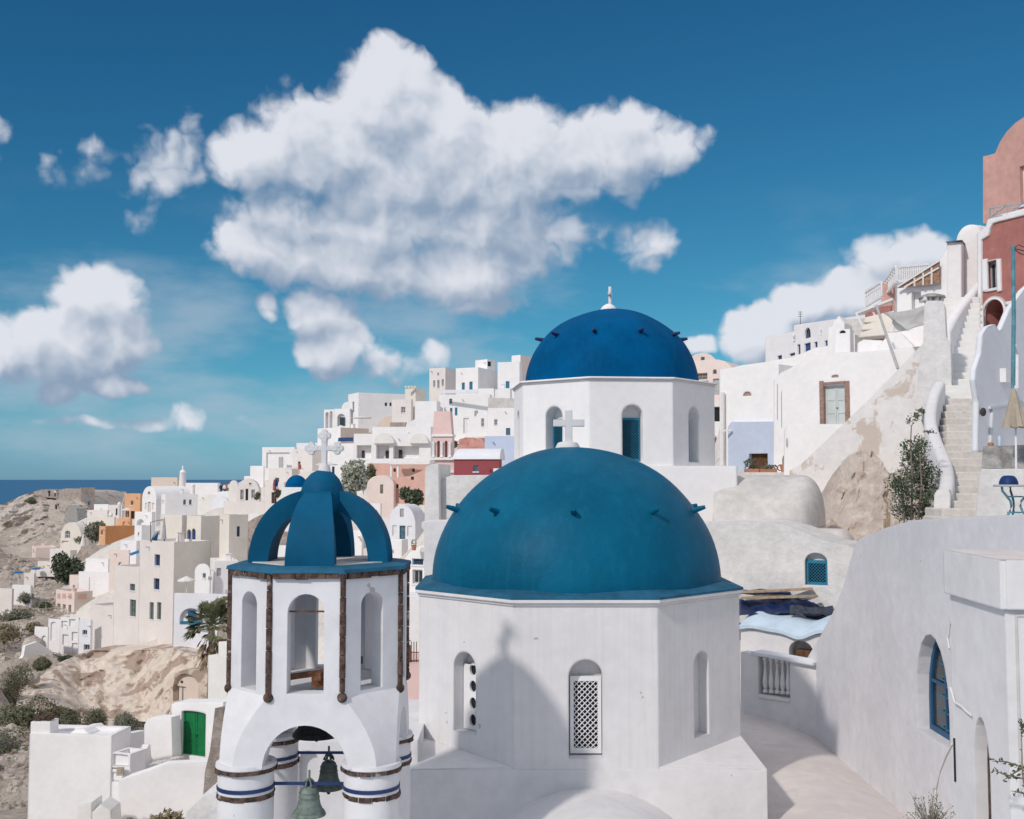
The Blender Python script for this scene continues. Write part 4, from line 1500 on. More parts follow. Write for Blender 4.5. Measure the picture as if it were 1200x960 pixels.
# porch house with vault noses
r, pl, pr, dm = H('white porch house with three open bays and rounded roof noses', 414.5, 505, 507, 508, 545, 160, 'white', 6,
  L=[(418, 435, 522, 537, 'niche', 0, 1.2), (441, 456, 522, 537.5, 'niche', 0, 1.6), (461, 491, 523, 537.5, 'niche', 0, 1.6)])
for (x0, x1, y0, st) in ((422, 425, 528, 'dark'), (450, 453.5, 528, 'void'), (465.5, 469.5, 527, 'dark')):
    s0, z0 = pl.hit(x0, 537)
    s1, _ = pl.hit(x1, 537)
    _, z1 = pl.hit(x0, y0)
    mb = MB()
    pl.bar(mb, s0, z0, s1, z1, 1.05, 1.19)
    mb.build('porch_door', 'iron', r)
for (x0, x1) in ((439, 463), (481, 503)):
    s0, z0 = pl.hit(x0, 520)
    s1, _ = pl.hit(x1, 520)
    mb = MB()
    q = pl.pt((s0 + s1) / 2, z0, .2)
    w = (s1 - s0) / 2
    lp = [((s0 + s1) / 2 + w * cos(pi * i / 14), z0 + 1.5 * sin(pi * i / 14)) for i in range(15)]
    fill(mb, pl, lp, d=-.7)
    sleeve(mb, pl, lp, -.7, 3, inner=False)
    mb.build('roof_nose', 'white_b', r, 50)
H('low white house joining the porch house from above', 436, 505, 508, 500, 522, 172, 'white', 8)
H('white block behind the pink belfry', 486, 512, 516, 470, 515, 180, 'white', 12)
# pergola over the pink wall
H('salmon pink house wall under the white pergola', 430, 503, 505, 543, 572, 152, 'salmon', 6, L=[(461, 464, 549, 553, 'void'), (483, 486, 549, 553, 'void')])
r = thing('pergola', P(480, 560, 149), 'white flat pergola on slim posts against the salmon wall', 'pergola')
pg = plane_px(456, 149, 505, 148)
mb = MB()
s0, z0 = pg.hit(457, 546)
s1, z1 = pg.hit(504, 540)
pg.bar(mb, s0, z0 + .2, s1, z1, -.3, 2.4)
mb.build('canopy', 'white_paint', r)
for x in (458, 466, 504):
    s, z = pg.hit(x, 560)
    mb = MB()
    pg.bar(mb, s - .1, z - .6, s + .1, z0 + .2, 0, .2)
    mb.build('post', 'white_paint', r)
# pink rounded house
r = H('pinkish house with rounded top and one slit window, below the flowering bush', 430, 461.5, 466, 557, 612, 124, 'pinkish', 10, 'vaultL', L=[(445.5, 449, 568, 578.5, 'wood')], rise=1.1)
slab('salmon wall with a pale coping rising towards the belfry', [(461, 590), (461, 563), (466, 559.5), (480, 558), (492, 553), (498, 549), (498, 592)], (458, 125.5, 500, 122), 1.2, 'salmon', [(463.5, 467, 567.5, 572, 'void'), (481.5, 485, 558.6, 562.4, 'void')], name='salmon_wall')
H('cream block left of the arched white-blue house', 447, 456, 458, 606, 640, 116, 'cream', 10)
H('white meter box house beside the rounded pink house', 430, 446, 447, 590, 640, 119, 'white', 10)
H('white-blue arched house with a glazed door between two louvred windows', 455, 487, 499, 591.5, 640, 108, 'white_blue', 14, 'vaultL',
  L=[(468.2, 475, 616.3, 632, 'teal'), (460, 464.6, 616, 628, 'louvre'), (477.4, 482.6, 616.6, 628.6, 'louvre'), (468.8, 473.2, 596.5, 606, 'shutter')], rise=2.0)
H('white terrace with a low arch below the arched white-blue house', 447, 471, 478, 633, 672, 103, 'white', 15, L=[(451, 462, 643, 656, 'niche', .9, .5)])
slab('white curved gable house with a pot on its edge and glazed front', [(470, 720), (470, 668), (474, 655), (482, 645), (492, 640), (506, 637), (506, 720)], (468, 73, 506, 72), 3, 'white',
     [(483, 496, 655, 662, 'blue'), (483.5, 495, 668, 684, 'dark'), (474.5, 477.5, 672, 695, 'blue', 1.0)], name='house', cat='house')
# --- centre: white cluster under the rear dome
H('cream gabled house with three pale windows', 503, 522, 535, 431, 475, 204, 'cream', 22, L=[(507.6, 510, 446, 453.5, 'cream'), (512.4, 515, 445.5, 455, 'cream'), (517.6, 520, 444.5, 452.5, 'cream'), (512.8, 514.2, 436.8, 440.2, 'dark')])
H('white house with two tall blue doors behind a balcony', 534, 560.5, 585, 430.5, 475, 198, 'white', 25, L=[(541.2, 544.6, 448.5, 460.6, 'tealdoor'), (550, 553.8, 447.4, 461, 'tealdoor')])
H('white rooftop box with one dark opening', 557, 571, 580.5, 421, 434, 204, 'white', 42, R=[(571.6, 576, 423.8, 429.4, 'void')])
H('white house with arched niche, panelled doors and blue shutters', 514, 574, 577, 462, 520, 182, 'white', 6,
  L=[(526.6, 530, 467.4, 473, 'teal'), (527.4, 530.2, 478.3, 487, 'tealdoor'), (533.2, 536, 477.8, 487, 'tealdoor'), (543.2, 549, 490, 508, 'louvre'), (556, 560.4, 481, 488, 'niche', 1.0, .5), (564, 567.4, 490.4, 500, 'cream')])
slab('blue and white balcony railing in front of the tall blue doors', [(515.5, 461.5), (516, 457), (560, 456.5), (560, 461)], (512, 181, 562, 179), .06, 'white_blue', name='railing', cat='railing')
H('white house with one blue shuttered window', 583, 609, 612, 424, 470, 192, 'white', 14, L=[(592.8, 597, 447, 457, 'tealdoor'), (578.8, 583.6, 455, 466, 'louvre')][:1])
H('white corner house with a pale pink upper side', 599.5, 610, 640, 416, 450, 200, 'white', 40, matR='pinkish')
H('white lower house with a brown slit window and a teal window', 571.5, 606, 608, 478, 530, 168, 'white', 8, L=[(579.2, 583, 491.6, 498.2, 'cream'), (593, 598, 501.8, 510, 'teal')])
slab('pale grey terrace parapet above the lower white house', [(572, 478), (572, 466), (608, 467), (608, 479)], (570, 175, 610, 174), 2.0, 'lime_grey', name='parapet')
H('white house wall between the terrace parapet and the blue doors', 560, 598, 600, 455, 480, 186, 'white', 8, L=[(579, 583.4, 455.4, 466, 'louvre')])
H('pale blue windowless cube house behind the teal dome', 568, 603.5, 606, 511, 556, 128, 'pale_blue', 8)
slab('rough pink stone wall with an uneven top', [(536, 530), (538, 515), (546, 512.5), (556, 514), (564, 513), (568, 520), (568, 530)], (534, 136, 570, 134), 2, 'pinkstone', name='stone_wall')
# maroon house with vault
r, pl, pr, dm = H('maroon walled house under a white half-barrel roof', 532, 585, 588, 538.5, 562, 100, 'maroon', 5, L=[(554.8, 560.4, 545.6, 552.6, 'teal')], par=.05)
mb = MB()
s1 = dm[0]
lp = [(0, dm[3] + .01)] + [(0 + .0, dm[3] + .01)]
# roof runs along the front: profile in depth
vs, fs = [], []
nn = 12
for i in range(nn + 1):
    a = pi * i / nn
    d = 2.2 - 2.35 * cos(a)
    z = dm[3] + .02 + 1.02 * sin(a)
    ins = .0 if i in (0, nn) else .25 * (1 - cos(a) ** 2)
    vs += [pl.pt(-.1 + ins * 1.5, z, d), pl.pt(s1 + .1, z, d)]
for i in range(nn):
    fs.append((2 * i, 2 * i + 1, 2 * i + 3, 2 * i + 2))
fs.append(tuple(2 * i for i in range(nn + 1)))
fs.append(tuple(2 * i + 1 for i in range(nn, -1, -1)))
mb.add(vs, fs)
mb.build('roof', 'white_blue', r, 40)
H('low white roof at the right end of the maroon house', 578, 606, 608, 549, 575, 92, 'white', 10)
# pink belfry
bt = thing('belfry_tower', P(519, 560, 104), 'pale pink bell gable with white columns in two arched openings', 'bell tower')
pb_ = plane_px(500, 104, 540, 103.6)


def boxpx(root, pl, x0, x1, y0, y1, d0, d1, mat, name):
    s0, z0 = pl.hit(x0, y1)
    s1, z1 = pl.hit(x1, y0)
    mb = MB()
    pl.bar(mb, s0, z0, s1, z1, d0, d1)
    return mb.build(name, mat, root)


slab(None, [(506.5, 509), (509, 482), (527.5, 482), (529.5, 509)], pb_, 1.2, 'pink_tower', parent=bt, part='gable')
boxpx(bt, pb_, 506, 531, 509, 512, -.12, 1.3, 'white', 'cornice')
slab(None, [(507, 540), (507, 512.2), (530, 512.2), (530, 540)], pb_, 1.1, 'pink_tower', [(512, 515.4, 516.5, 536, 'niche', 1.0, .8), (521, 524.4, 516.5, 536, 'niche', 1.0, .8)], parent=bt, part='arcade')
for x in (508.4, 518, 527.6):
    s, z = pb_.hit(x, 536)
    _, z2 = pb_.hit(x, 518)
    q = pb_.pt(s, z, -.12)
    mb = MB()
    mb.lathe(q, [(.2, 0), (.2, .1), (.13, .16), (.12, z2 - z - .2), (.19, z2 - z - .05), (.19, z2 - z)], 10)
    mb.build('column', 'white', bt, 40)
boxpx(bt, pb_, 505.5, 532, 536, 539.5, -.25, 1.3, 'white', 'sill')
boxpx(bt, pb_, 510, 532, 539.6, 551, .0, 1.2, 'pink_tower', 'plinth')
boxpx(bt, pb_, 509, 533, 551.1, 554.5, -.15, 1.3, 'white', 'base_course')
boxpx(bt, pb_, 510, 532, 554.6, 610, .0, 1.2, 'pink_tower', 'shaft')
cross(bt, pb_.pt(pb_.hit(518.5, 482)[0], pb_.hit(518, 482)[1], .6), .7, .45, .12, 'white', th=.12)
# --- white strip, rusty rail and pink roof between the bell tower and the church
slab('white wall glimpsed between the bell tower and the drum', [(455, 790), (455, 700), (500, 700), (500, 790)], (450, 44, 510, 44), 2, 'white', name='wall')
r = thing('fence', P(480, 782, 36), 'rusty iron fence with a cross-topped post, between tower and church', 'fence')
pf = plane_px(470, 36, 492, 36)
mb = MB()
for y in (765, 775):
    a, za = pf.hit(466, y)
    b, zb_ = pf.hit(492, y)
    pf.bar(mb, a, za, b, za + .025, 0, .025)
mb.build('rail', 'rust', r)
for x in (468, 472, 476, 482, 485, 488):
    a, za = pf.hit(x, 784)
    _, zb_ = pf.hit(x, 752)
    mb = MB()
    pf.bar(mb, a - .012, za, a + .012, zb_, -.03, -.005)
    mb.build('picket', 'rust', r)
a, za = pf.hit(479, 784)
mb = MB()
pf.bar(mb, a - .06, za, a + .06, za + .75, -.08, .04)
pf.bar(mb, a - .015, za + .75, a + .015, za + 1.0, -.04, -.01)
pf.bar(mb, a - .06, za + .88, a + .06, za + .91, -.041, -.009)
mb.build('post', 'rust', r)
slab('pale pink low wall below the rusty fence', [(455, 900), (455, 782), (495, 782), (495, 900)], (450, 35, 500, 35), 3, 'pink_tower', name='wall')
# ------------------------------------------------------------------ lower left: cliff, green door, white terraces
def rough_sheet(name, mat, pts_top, pts_bot, Yt, Yb, nu=60, nv=26, amp=1.2, fs=.12, label=None, cat=None, kind=None, depth=6.0, bulge=0.0, crag=0.0):
    """rock face between two photo polylines; Yt/Yb give the distance along top and bottom"""
    def lerp(pl, u):
        k = u * (len(pl) - 1)
        i = min(int(k), len(pl) - 2)
        f = k - i
        return tuple(pl[i][j] + (pl[i + 1][j] - pl[i][j]) * f for j in range(len(pl[0])))
    vs, fs_ = [], []
    for i in range(nu + 1):
        u = i / nu
        a = lerp(pts_top, u)
        b = lerp(pts_bot, u)
        for j in range(nv + 1):
            v = j / nv
            A = P(a[0], a[1], lerp(Yt, u)[0])
            B = P(b[0], b[1], lerp(Yb, u)[0])
            q = A.lerp(B, v)
            n1 = noise.fractal(q * fs, .9, 2.1, 5)
            n2 = abs(noise.noise(q * fs * 2.7)) * -1
            edge = 1.0 if 0 < j else 0.35
            if crag:
                n1 += crag * (noise.ridged_multi_fractal(q * fs * 1.6, .9, 2.2, 6, 1.0, 2.0) - 1.1) + crag * .5 * noise.fractal(q * fs * 5, .8, 2.2, 4)
            q = q + Vector((.15, -1, .25)) * amp * (n1 * .8 + n2 * .9) * edge - Vector((0, bulge * sin(pi * v), 0))
            vs.append(q)
    for i in range(nu):
        for j in range(nv):
            k = i * (nv + 1) + j
            fs_.append((k, k + 1, k + nv + 2, k + nv + 1))
    # close the back so that it is a body
    n0 = len(vs)
    back = [vs[i * (nv + 1)] + Vector((0, depth, -.3)) for i in range(nu + 1)]
    low = [vs[i * (nv + 1) + nv] + Vector((0, depth, -1.0)) for i in range(nu + 1)]
    vs += back + low
    for i in range(nu):
        fs_.append((i * (nv + 1), (i + 1) * (nv + 1), n0 + i + 1, n0 + i))
        fs_.append((n0 + i, n0 + i + 1, n0 + nu + 1 + i + 1, n0 + nu + 1 + i))
    mb = MB()
    mb.add(vs, fs_)
    return mb.build(name, mat, None, 55, label=label, cat=cat, kind=kind)


rough_sheet('cliff', 'cliff_plaster', [(20, 806), (60, 782), (92, 766), (110, 762), (160, 762), (205, 760), (245, 775)],
            [(18, 846), (60, 842), (100, 842), (130, 842), (170, 846), (205, 842), (250, 850)],
            [(104,), (110,), (116,), (116.6,), (115,), (109,), (104,)], [(94,), (98,), (103,), (104,), (104,), (99,), (95,)], 170, 60, 0.9, .30, kind='structure', crag=.45)
# cave dwelling in the cliff
cv_ = slab('cave dwelling front with blue door under a rough stone arch', [(199, 830), (199, 797), (204, 789), (215, 785), (232, 786), (246, 792), (248, 830)], (196, 101, 250, 98), 3, 'cliff_plaster',
     [(202.5, 233, 789.5, 824, 'niche', .75, .7)], name='cave_house', cat='cave house')
slab(None, [(203, 824), (203, 790), (233, 790), (233, 824)], (196, 101.6, 250, 98.6), .2, 'beige',
     [(206.5, 217.5, 804.5, 823, 'tealdoor'), (211.5, 214.5, 798, 801, 'void')], parent=cv_[0], part='inner_wall')

# white terrace complex with the green door
W1 = slab('white house wall with the bright green double door', [(200, 900), (201, 825), (206, 823), (250, 823), (262, 823), (262, 905), (200, 905)], (196, 52, 262, 50.5), .9, 'white',
          [(212, 240.5, 833.5, 886, 'greendoor', .12, .18)], name='door_wall', cat='wall', big=True)
slab('white wall with a rounded shoulder left of the green door', [(169, 900), (169, 850), (173, 842), (182, 840.5), (201, 841), (203, 905), (169, 905)], (160, 51.4, 205, 50.6), .6, 'white', name='wall')
r = thing('flood_light', P(205, 845, 51.3), 'small round wall lamp left of the green door', 'lamp')
mb = MB()
q = P(205, 845, 51.15)
mb.sphere(q, (.12, .1, .12), 10)
mb.build('lamp_body', 'grey_paint', r, 40)
gw_ = slab('cream gable wall right of the green door, rising to a white chimney stack', [(244, 830), (244, 768), (256, 768), (256, 752), (266, 752), (268, 830)], (240, 58, 270, 57), 2.4, 'white_b', name='wall', found=3)
c = P(261, 751, 57.6)
mb = MB()
mb.box((c.x, c.y, c.z), (.5, .5, .12))
mb.build('cap', 'stone_brown', gw_[0])
# big white block, near left
r, pl, pr, dm = H('big plain white house block at the slope edge', 33, 130, 152, 862, 985, 47, 'white', 6, par=.2, found=3)
s0, z0 = pl.hit(33, 862)
c = pl.pt(s0 + .45, z0, .5)
st = thing('chimney', c, 'squat white chimney with a brown stone cap on the big white block', 'chimney')
mb = MB()
mb.box((c[0], c[1], c[2] + .22), (.85, .8, .65))
mb.build('flue', 'white', st)
mb = MB()
for a in range(5):
    mb.box((c[0] - .25 + .12 * a, c[1] - .1 + .1 * (a % 2), c[2] + .62 + .03 * (a % 3)), (.26, .3, .12), a * .7)
mb.build('cap_stones', 'stone_brown', st)
slab('small white arched vent hood on the roof of the big white block', [(76, 870), (80, 860), (88, 855), (98, 854), (104, 860), (107, 871), (107, 880), (76, 880)], (70, 48.5, 110, 48), 1.2, 'white', name='vent_hood', cat='vent')
slab('white parapet running back from the big white block to the shoulder wall', [(120, 885), (120, 866), (130, 864), (172, 856), (172, 885)], (118, 49.5, 175, 53), .4, 'white', name='parapet')
H('white stepped block with a grey panel, below the green door', 131, 152, 170, 884, 985, 45.5, 'white', 20, L=[(133, 150, 884.5, 897, 'niche', 0, .08)], found=3)
H('lower white step with a small electric meter box', 130, 152, 153, 898, 985, 44.6, 'white', 10, L=[(131, 144, 901, 916, 'niche', 0, .3)], found=3)
slab('white sloping lane wall leading up to the green door', [(138, 985), (139, 915), (170, 905), (195, 896), (250, 893), (252, 985)], (130, 44.0, 255, 44.5), .6, 'white', name='lane_wall', found=2)
slab('low white stair parapet winding up to the green door', [(150, 914), (152, 905), (163, 890), (172, 878), (176, 872), (178, 895), (172, 910)], (148, 45.6, 180, 48.5), .35, 'white', name='stair_wall')
for i in range(7):
    q = P(176 + i * 4.4, 900 - i * 1.3, 47 + i * .5)
    if i == 0:
        stt = thing('stairs', (q.x, q.y, q.z - .3), 'short worn steps up to the green door', 'stairs')
    mb = MB()
    mb.box((q.x, q.y + .4, q.z - .12), (.42, 1.4, .24))
    mb.build('step', 'step_plaster', stt)
slab('rubble stone wall end next to the left bell tower column', [(236, 960), (240, 905), (246, 880), (252, 830), (262, 830), (262, 960)], (230, 30.5, 262, 30), 1.5, 'rubble', name='stone_wall')
slab('worn plaster ledge at the foot of the rubble wall', [(205, 985), (220, 950), (238, 934), (250, 930), (262, 930), (262, 985)], (200, 28, 265, 28), 1.5, 'lime_rough', name='ledge', cat='ledge')
for (pts, lab) in (([(90, 985), (91, 945), (97, 941), (108, 941), (108, 985)], 'small white gate pier at the bottom of the lane'), ([(106, 985), (108, 952), (118, 942), (130, 950), (132, 985)], 'low white gabled hood beside the gate pier')):
    slab(lab, pts, (85, 42, 140, 42), 1.0, 'white_b', name='pier')
# ------------------------------------------------------------------ right side, near
mb = MB()
FZ = -5.86
vs, fs = [], []
for i in range(13):
    x = 4.17 + (6.95 - 4.17) * i / 12
    z = FZ + .34 * (1 - ((x - 5.45) / 1.5) ** 2)
    vs += [(x, 11.0, z), (x, 27.6, z), (x, 27.6, FZ - 2), (x, 11.0, FZ - 2)]
for i in range(12):
    for k in range(4):
        fs.append((4 * i + k, 4 * i + (k + 1) % 4, 4 * i + 4 + (k + 1) % 4, 4 * i + 4 + k))
fs += [(3, 2, 1, 0), (48, 49, 50, 51)]
mb.add(vs, fs)
mb.build('terrace', 'floor', None, 50, kind='structure')
BW = plane_px(955, 25.2, 1117, 17.0)
rw, _ = slab('big smooth white wall with sloping end and an arched blue window', [(955, 1010), (956, 880), (955, 800), (943, 776), (960, 748), (976, 718), (988, 689), (996, 660), (1001, 642), (1006, 633), (1014, 628), (1040, 618), (1062, 612), (1064, 610), (1110, 607), (1215, 602), (1400, 1000)],
     BW, .7, 'lime_wall', [(1075, 1113, 745, 866, 'blue', 1.5, .26)], name='house_wall', big=True)
# curtain and iron bars of the arched window
s0, z0 = BW.hit(1088, 862)
s1, _ = BW.hit(1111, 862)
_, z1 = BW.hit(1100, 775)
mb = MB()
nc = 24
vs, fs = [], []
for i in range(nc + 1):
    s = s0 + (s1 - s0) * i / nc
    d = .36 + .02 * sin(i * 1.7)
    vs += [BW.pt(s, z0, d), BW.pt(s, z1, d)]
fs = [(2 * i, 2 * i + 2, 2 * i + 3, 2 * i + 1) for i in range(nc)]
for q in range(5):
    zc_ = z0 + (z1 - z0) * (q + .5) / 5
    BW.bar(mb, s0 - .05, zc_, s1 + .05, zc_ + .02, .22, .24)
mb.build('window_bar', 'teal', rw)
mb = MB()
mb.add(vs, fs)
mb.build('curtain', 'curtain', rw, 60)
for (pts, nm) in (([(1117, 872), (1110, 885), (1102, 905), (1098, 925), (1096, 960)], 'cable'), ([(1117, 726), (1114, 733), (1112, 748), (1114, 760)], 'cable')):
    mb = MB()
    mb.tube([BW.pt(BW.hit(x, y)[0], BW.hit(x, y)[1], -.02) for x, y in pts], .014, 6)
    mb.build(nm, 'canvas_white', rw, 40)
# balustrade wall closing the terrace
PB = plane_px(873, 26.6, 962, 25.25)
rb, _ = slab('low white terrace wall with a panel of turned balusters', [(868, 900), (868, 764), (958, 776), (958, 900)], PB, .30, 'lime',
             [(889, 926, 769.5, 816, 'niche', 0, .24)], name='balustrade_wall')
s0, z0 = PB.hit(878, 769)
s1, _ = PB.hit(956, 769)
mb = MB()
vs = [PB.pt(*q) for q in ()]
a = PB.hit(884, 765)
b = PB.hit(957, 778)
A, B = PB.pt(a[0], a[1], .1), PB.pt(b[0], b[1], .1)
mb.bar(A, B, .48, .07)
mb.build('rail', 'white_blue', rb)
for i, x in enumerate((895, 902, 909, 915.5, 922)):
    s, zb_ = PB.hit(x, 812 + i * .5)
    _, zt_ = PB.hit(x, 771 + i * .8)
    h = zt_ - zb_
    q = PB.pt(s, zb_, .08)
    mb = MB()
    pr = [(.06, 0), (.06, .07), (.03, .10), (.05, .17), (.066, .27), (.06, .38), (.04, .55), (.026, .72), (.024, .8), (.045, .85), (.028, .89), (.058, .93), (.058, 1.0)]
    mb.lathe(q, [(r * 1.0, t * h) for r, t in pr], 14)
    mb.build('baluster', 'lime', rb, 40)
mb = MB()
s0, z0 = PB.hit(889, 816)
s1, z1 = PB.hit(926, 818)
PB.bar(mb, s0, z0 - .03, s1, z0 + .05, -.03, .2)
mb.build('sill', 'lime', rb)
# wall behind it with a shallow arch and a pale blue wavy coping
PC = plane_px(868, 29.0, 975, 27.6)
rc, _ = slab('grey-white back wall with an arched recess under a pale blue coping', [(868, 800), (868, 738), (900, 737), (935, 746), (955, 744), (985, 738), (985, 800)], PC, 2.6, 'lime',
             [(925, 953, 751, 782, 'niche', .8, .5)], name='back_wall')
mb = MB()
s0, z0 = PC.hit(929, 774)
s1, z1 = PC.hit(949, 764)
PC.bar(mb, s0, z0 - .1, s1, z1, .2, .4)
mb.build('wood_box', 'wood', rc)
vs, fs = [], []
N_, M_ = 40, 10
for i in range(N_ + 1):
    x = 868 + (985 - 868) * i / N_
    yb_ = 740 - 5 * math.exp(-((x - 880) / 20) ** 2) + 8 * math.exp(-((x - 938) / 16) ** 2) - 2
    for j in range(M_ + 1):
        s, z = PC.hit(x, yb_)
        u = j / M_
        d = -.12 + 3.0 * u
        zz = z + (.02 if j == 0 else .10) + .16 * sin(u * pi) + .10 * noise.noise(Vector((s * 1.3, d * .9, 3.0))) * (1 - abs(2 * u - 1) ** 3) + .08 * u
        vs.append(PC.pt(s, zz, d))
    s, z = PC.hit(x, yb_)
    vs.append(PC.pt(s, z - .06, -.12))
K = M_ + 2
for i in range(N_):
    for j in range(M_):
        fs.append((i * K + j, (i + 1) * K + j, (i + 1) * K + j + 1, i * K + j + 1))
    fs.append((i * K + M_ + 1, (i + 1) * K + M_ + 1, (i + 1) * K, i * K))
mb = MB()
mb.add(vs, fs)
mb.build('coping', 'terrace_blue', rc, 60)
slab('pale flat roof strip behind the blue coping', [(915, 740), (915, 722), (1000, 718), (1000, 740)], (910, 31.2, 1000, 30), 1.5, 'floor', name='roof_edge', cat='roof')


def cloth(label, pts, Y0, Y1, mat, name, amp=.12, nu=50, nv=14, cat='tarpaulin', seed=0):
    """crumpled sheet lying over things: px range and top/bottom rows"""
    (xa, xb, top, bot) = pts
    vs, fs = [], []
    for i in range(nu + 1):
        u = i / nu
        x = xa + (xb - xa) * u
        yt_ = top(u)
        yb_ = bot(u)
        for j in range(nv + 1):
            v = j / nv
            Y = Y1 + (Y0 - Y1) * v
            q = P(x, yt_ + (yb_ - yt_) * v, Y)
            n = noise.fractal(Vector((q.x * 1.6 + seed, q.y * 1.2, q.z * 2.2)), .8, 2, 4)
            q = q + Vector((0, -amp * n, amp * .9 * n))
            vs.append(q)
    for i in range(nu):
        for j in range(nv):
            k = i * (nv + 1) + j
            fs.append((k, k + 1, k + nv + 2, k + nv + 1))
    mb = MB()
    mb.add(vs, fs)
    ob = mb.build(name, mat, None, 60, label=label, cat=cat)
    sm = ob.modifiers.new('t', 'SOLIDIFY')
    sm.thickness = .02
    return ob


cloth('crumpled dark blue tarpaulin heaped over the roof terrace', (866, 975, lambda u: 699 + 8 * abs(u - .35) + 4 * sin(u * 9), lambda u: 721 - 3 * sin(u * 5)), 29.2, 30.4, 'tarp_blue', 'tarpaulin')
cloth('flat dark blue tarpaulin strip under the planks', (866, 926, lambda u: 691, lambda u: 696), 30.3, 30.7, 'navy', 'tarpaulin', .05, seed=4)
cloth('dark folded netting at the right end of the tarpaulin', (925, 984, lambda u: 712 - 3 * sin(u * 6), lambda u: 720), 28.9, 29.3, 'cloth_dark', 'netting', .14, cat='netting', seed=9)
for i, (xa, ya, xb, yb_) in enumerate(((868, 694, 952, 690), (868, 701, 958, 698.5))):
    mb = MB()
    mb.bar(P(xa, ya, 30.2 - i * .3), P(xb, yb_, 30.0 - i * .3), .24, .05)
    mb.build('plank', 'tan_wood', None, label=('upper weathered plank above the flat tarpaulin strip', 'lower weathered plank resting on the crumpled tarpaulin')[i], cat='plank', group='planks on the tarpaulin')
# vault house with the small teal window
PV = plane_px(826, 31.5, 1006, 29.6)
rv, _ = slab('rough white house with a small arched teal lattice window', [(815, 730), (815, 613), (850, 611), (905, 613), (930, 619), (955, 629), (975, 637), (992, 639), (1003, 644), (1003, 730)], PV, 2.2, 'lime_rough',
             [(943.5, 970, 648, 686, 'niche', .8, .22)], name='house', cat='house')
s0, z0 = PV.hit(944, 686)
s1, _ = PV.hit(969.5, 686)
_, z1 = PV.hit(957, 657)
lattice(rv, PV, s0, s1, z0, z1, .17, 'teal', frame=.06, pitch=.085, w=.03, backing='dark')


def capsule_roof(label, A, B, R, Hh, endk, mat, name='vault_roof'):
    """half-barrel lying from A to B (centre line on the ground), with rounded far end at B"""
    A, B = Vector(A), Vector(B)
    ax = (B - A).normalized()
    sd = ax.cross(Vector((0, 0, 1))).normalized()
    L = (B - A).length
    vs, fs = [], []
    rows = [(0, 1.0)] + [(L * i / 6, 1.0) for i in range(1, 7)] + [(L + R * endk * sin(a), cos(a)) for a in [pi / 2 * i / 8 for i in range(1, 9)]]
    n = 24
    for (l, k) in rows:
        for j in range(n + 1):
            a = pi * j / n
            q = A + ax * l + sd * (R * max(k, .001) * cos(a)) + Vector((0, 0, Hh * max(k, .001) ** .75 * sin(a)))
            q += sd * .03 * noise.noise(q * .9) + Vector((0, 0, .04 * noise.noise(q * .7)))
            vs.append(q)
    for i in range(len(rows) - 1):
        for j in range(n):
            k = i * (n + 1) + j
            fs.append((k, k + 1, k + n + 2, k + n + 1))
    fs.append(tuple(range(n, -1, -1)))
    mb = MB()
    mb.add(vs, fs)
    r = thing(name, A, label, 'roof')
    mb.build('shell', mat, r, 60)
    # upright skirt below the spring line
    mb = MB()
    ring = [A + sd * R, A + ax * L + sd * R] + [A + ax * (L + R * endk * sin(a)) + sd * R * cos(a) for a in [pi * i / 16 for i in range(1, 16)]] + [A + ax * L - sd * R, A - sd * R]
    m_ = len(ring)
    vv = ring + [q - Vector((0, 0, 2.5)) for q in ring]
    mb.add(vv, [(i, (i + 1) % m_, m_ + (i + 1) % m_, m_ + i) for i in range(m_)])
    mb.build('skirt', mat, r, 60)
    return r


c0, c1 = P(845, 612, 35.2), P(942, 612, 34.4)
capsule_roof('weathered grey barrel roof beside the white church base', (c0.x, c0.y, c0.z - .1), (c1.x, c1.y, c1.z - .1), 1.9, 1.55, .34, 'lime_grey')
c0, c1 = P(945, 640, 33.0), P(982, 640, 32.6)
capsule_roof('small pale barrel roof behind the lattice window house', (c0.x, c0.y, c0.z - .2), (c1.x, c1.y, c1.z - .2), 1.0, .72, .5, 'floor')
# near building on the right edge
rn, pl, pr, dm = H('near beige-white building with a roof ledge and a dark arched opening', 1117, 1181, 1230, 663, 1010, 11.0, 'lime', 92.5,
                   L=[(1144, 1163, 843, 1005, 'stonefill', 2.5, .14)], found=2, par=.04, big=True, anchor=False)
mb = MB()
s0, z0 = pl.hit(1117, 694)
pl.bar(mb, -.02, z0 - .02, dm[0] + .05, dm[3] + .06, -.06, 0.3)
pr.bar(mb, .0, z0 - .02, dm[1], dm[3] + .06, -.06, .3)
mb.build('roof_ledge', 'lime', rn)
mb = MB()
q4 = [pl.pt(-.02, dm[3] + .062, -.06), pl.pt(dm[0] + .06, dm[3] + .062, -.06), pl.pt(dm[0] + .06, dm[3] + .062, dm[1] + .3), pl.pt(-.02, dm[3] + .062, dm[1] + .3)]
mb.add(q4, [(0, 1, 2, 3)])
mb.build('roof', 'floor', rn)
mb = MB()
s, z0 = pl.hit(1119, 865)
_, z1 = pl.hit(1119, 915)
pl.bar(mb, s, z1, s + .012, z0, -.02, .0)
mb.build('crack_strip', 'dark', rn)
mb = MB()
pts = [pl.pt(pl.hit(x, y)[0], pl.hit(x, y)[1], -.03) for x, y in ((1117, 806), (1119, 812), (1122, 823), (1130, 828), (1136, 834), (1141, 838))]
mb.tube(pts, .011, 6)
mb.build('cable', 'canvas_white', rn, 40)
mb = MB()
s0, z0 = pr.hit(1189, 720)
for (a, b, c_, d_) in ((s0, -3, s0 + .02, z0), (s0 + .02, z0 - .02, s0 + 1.0, z0)):
    pr.bar(mb, a, b, c_, d_, -.015, .0)
mb.build('door_trim', 'lime_grey', rn)

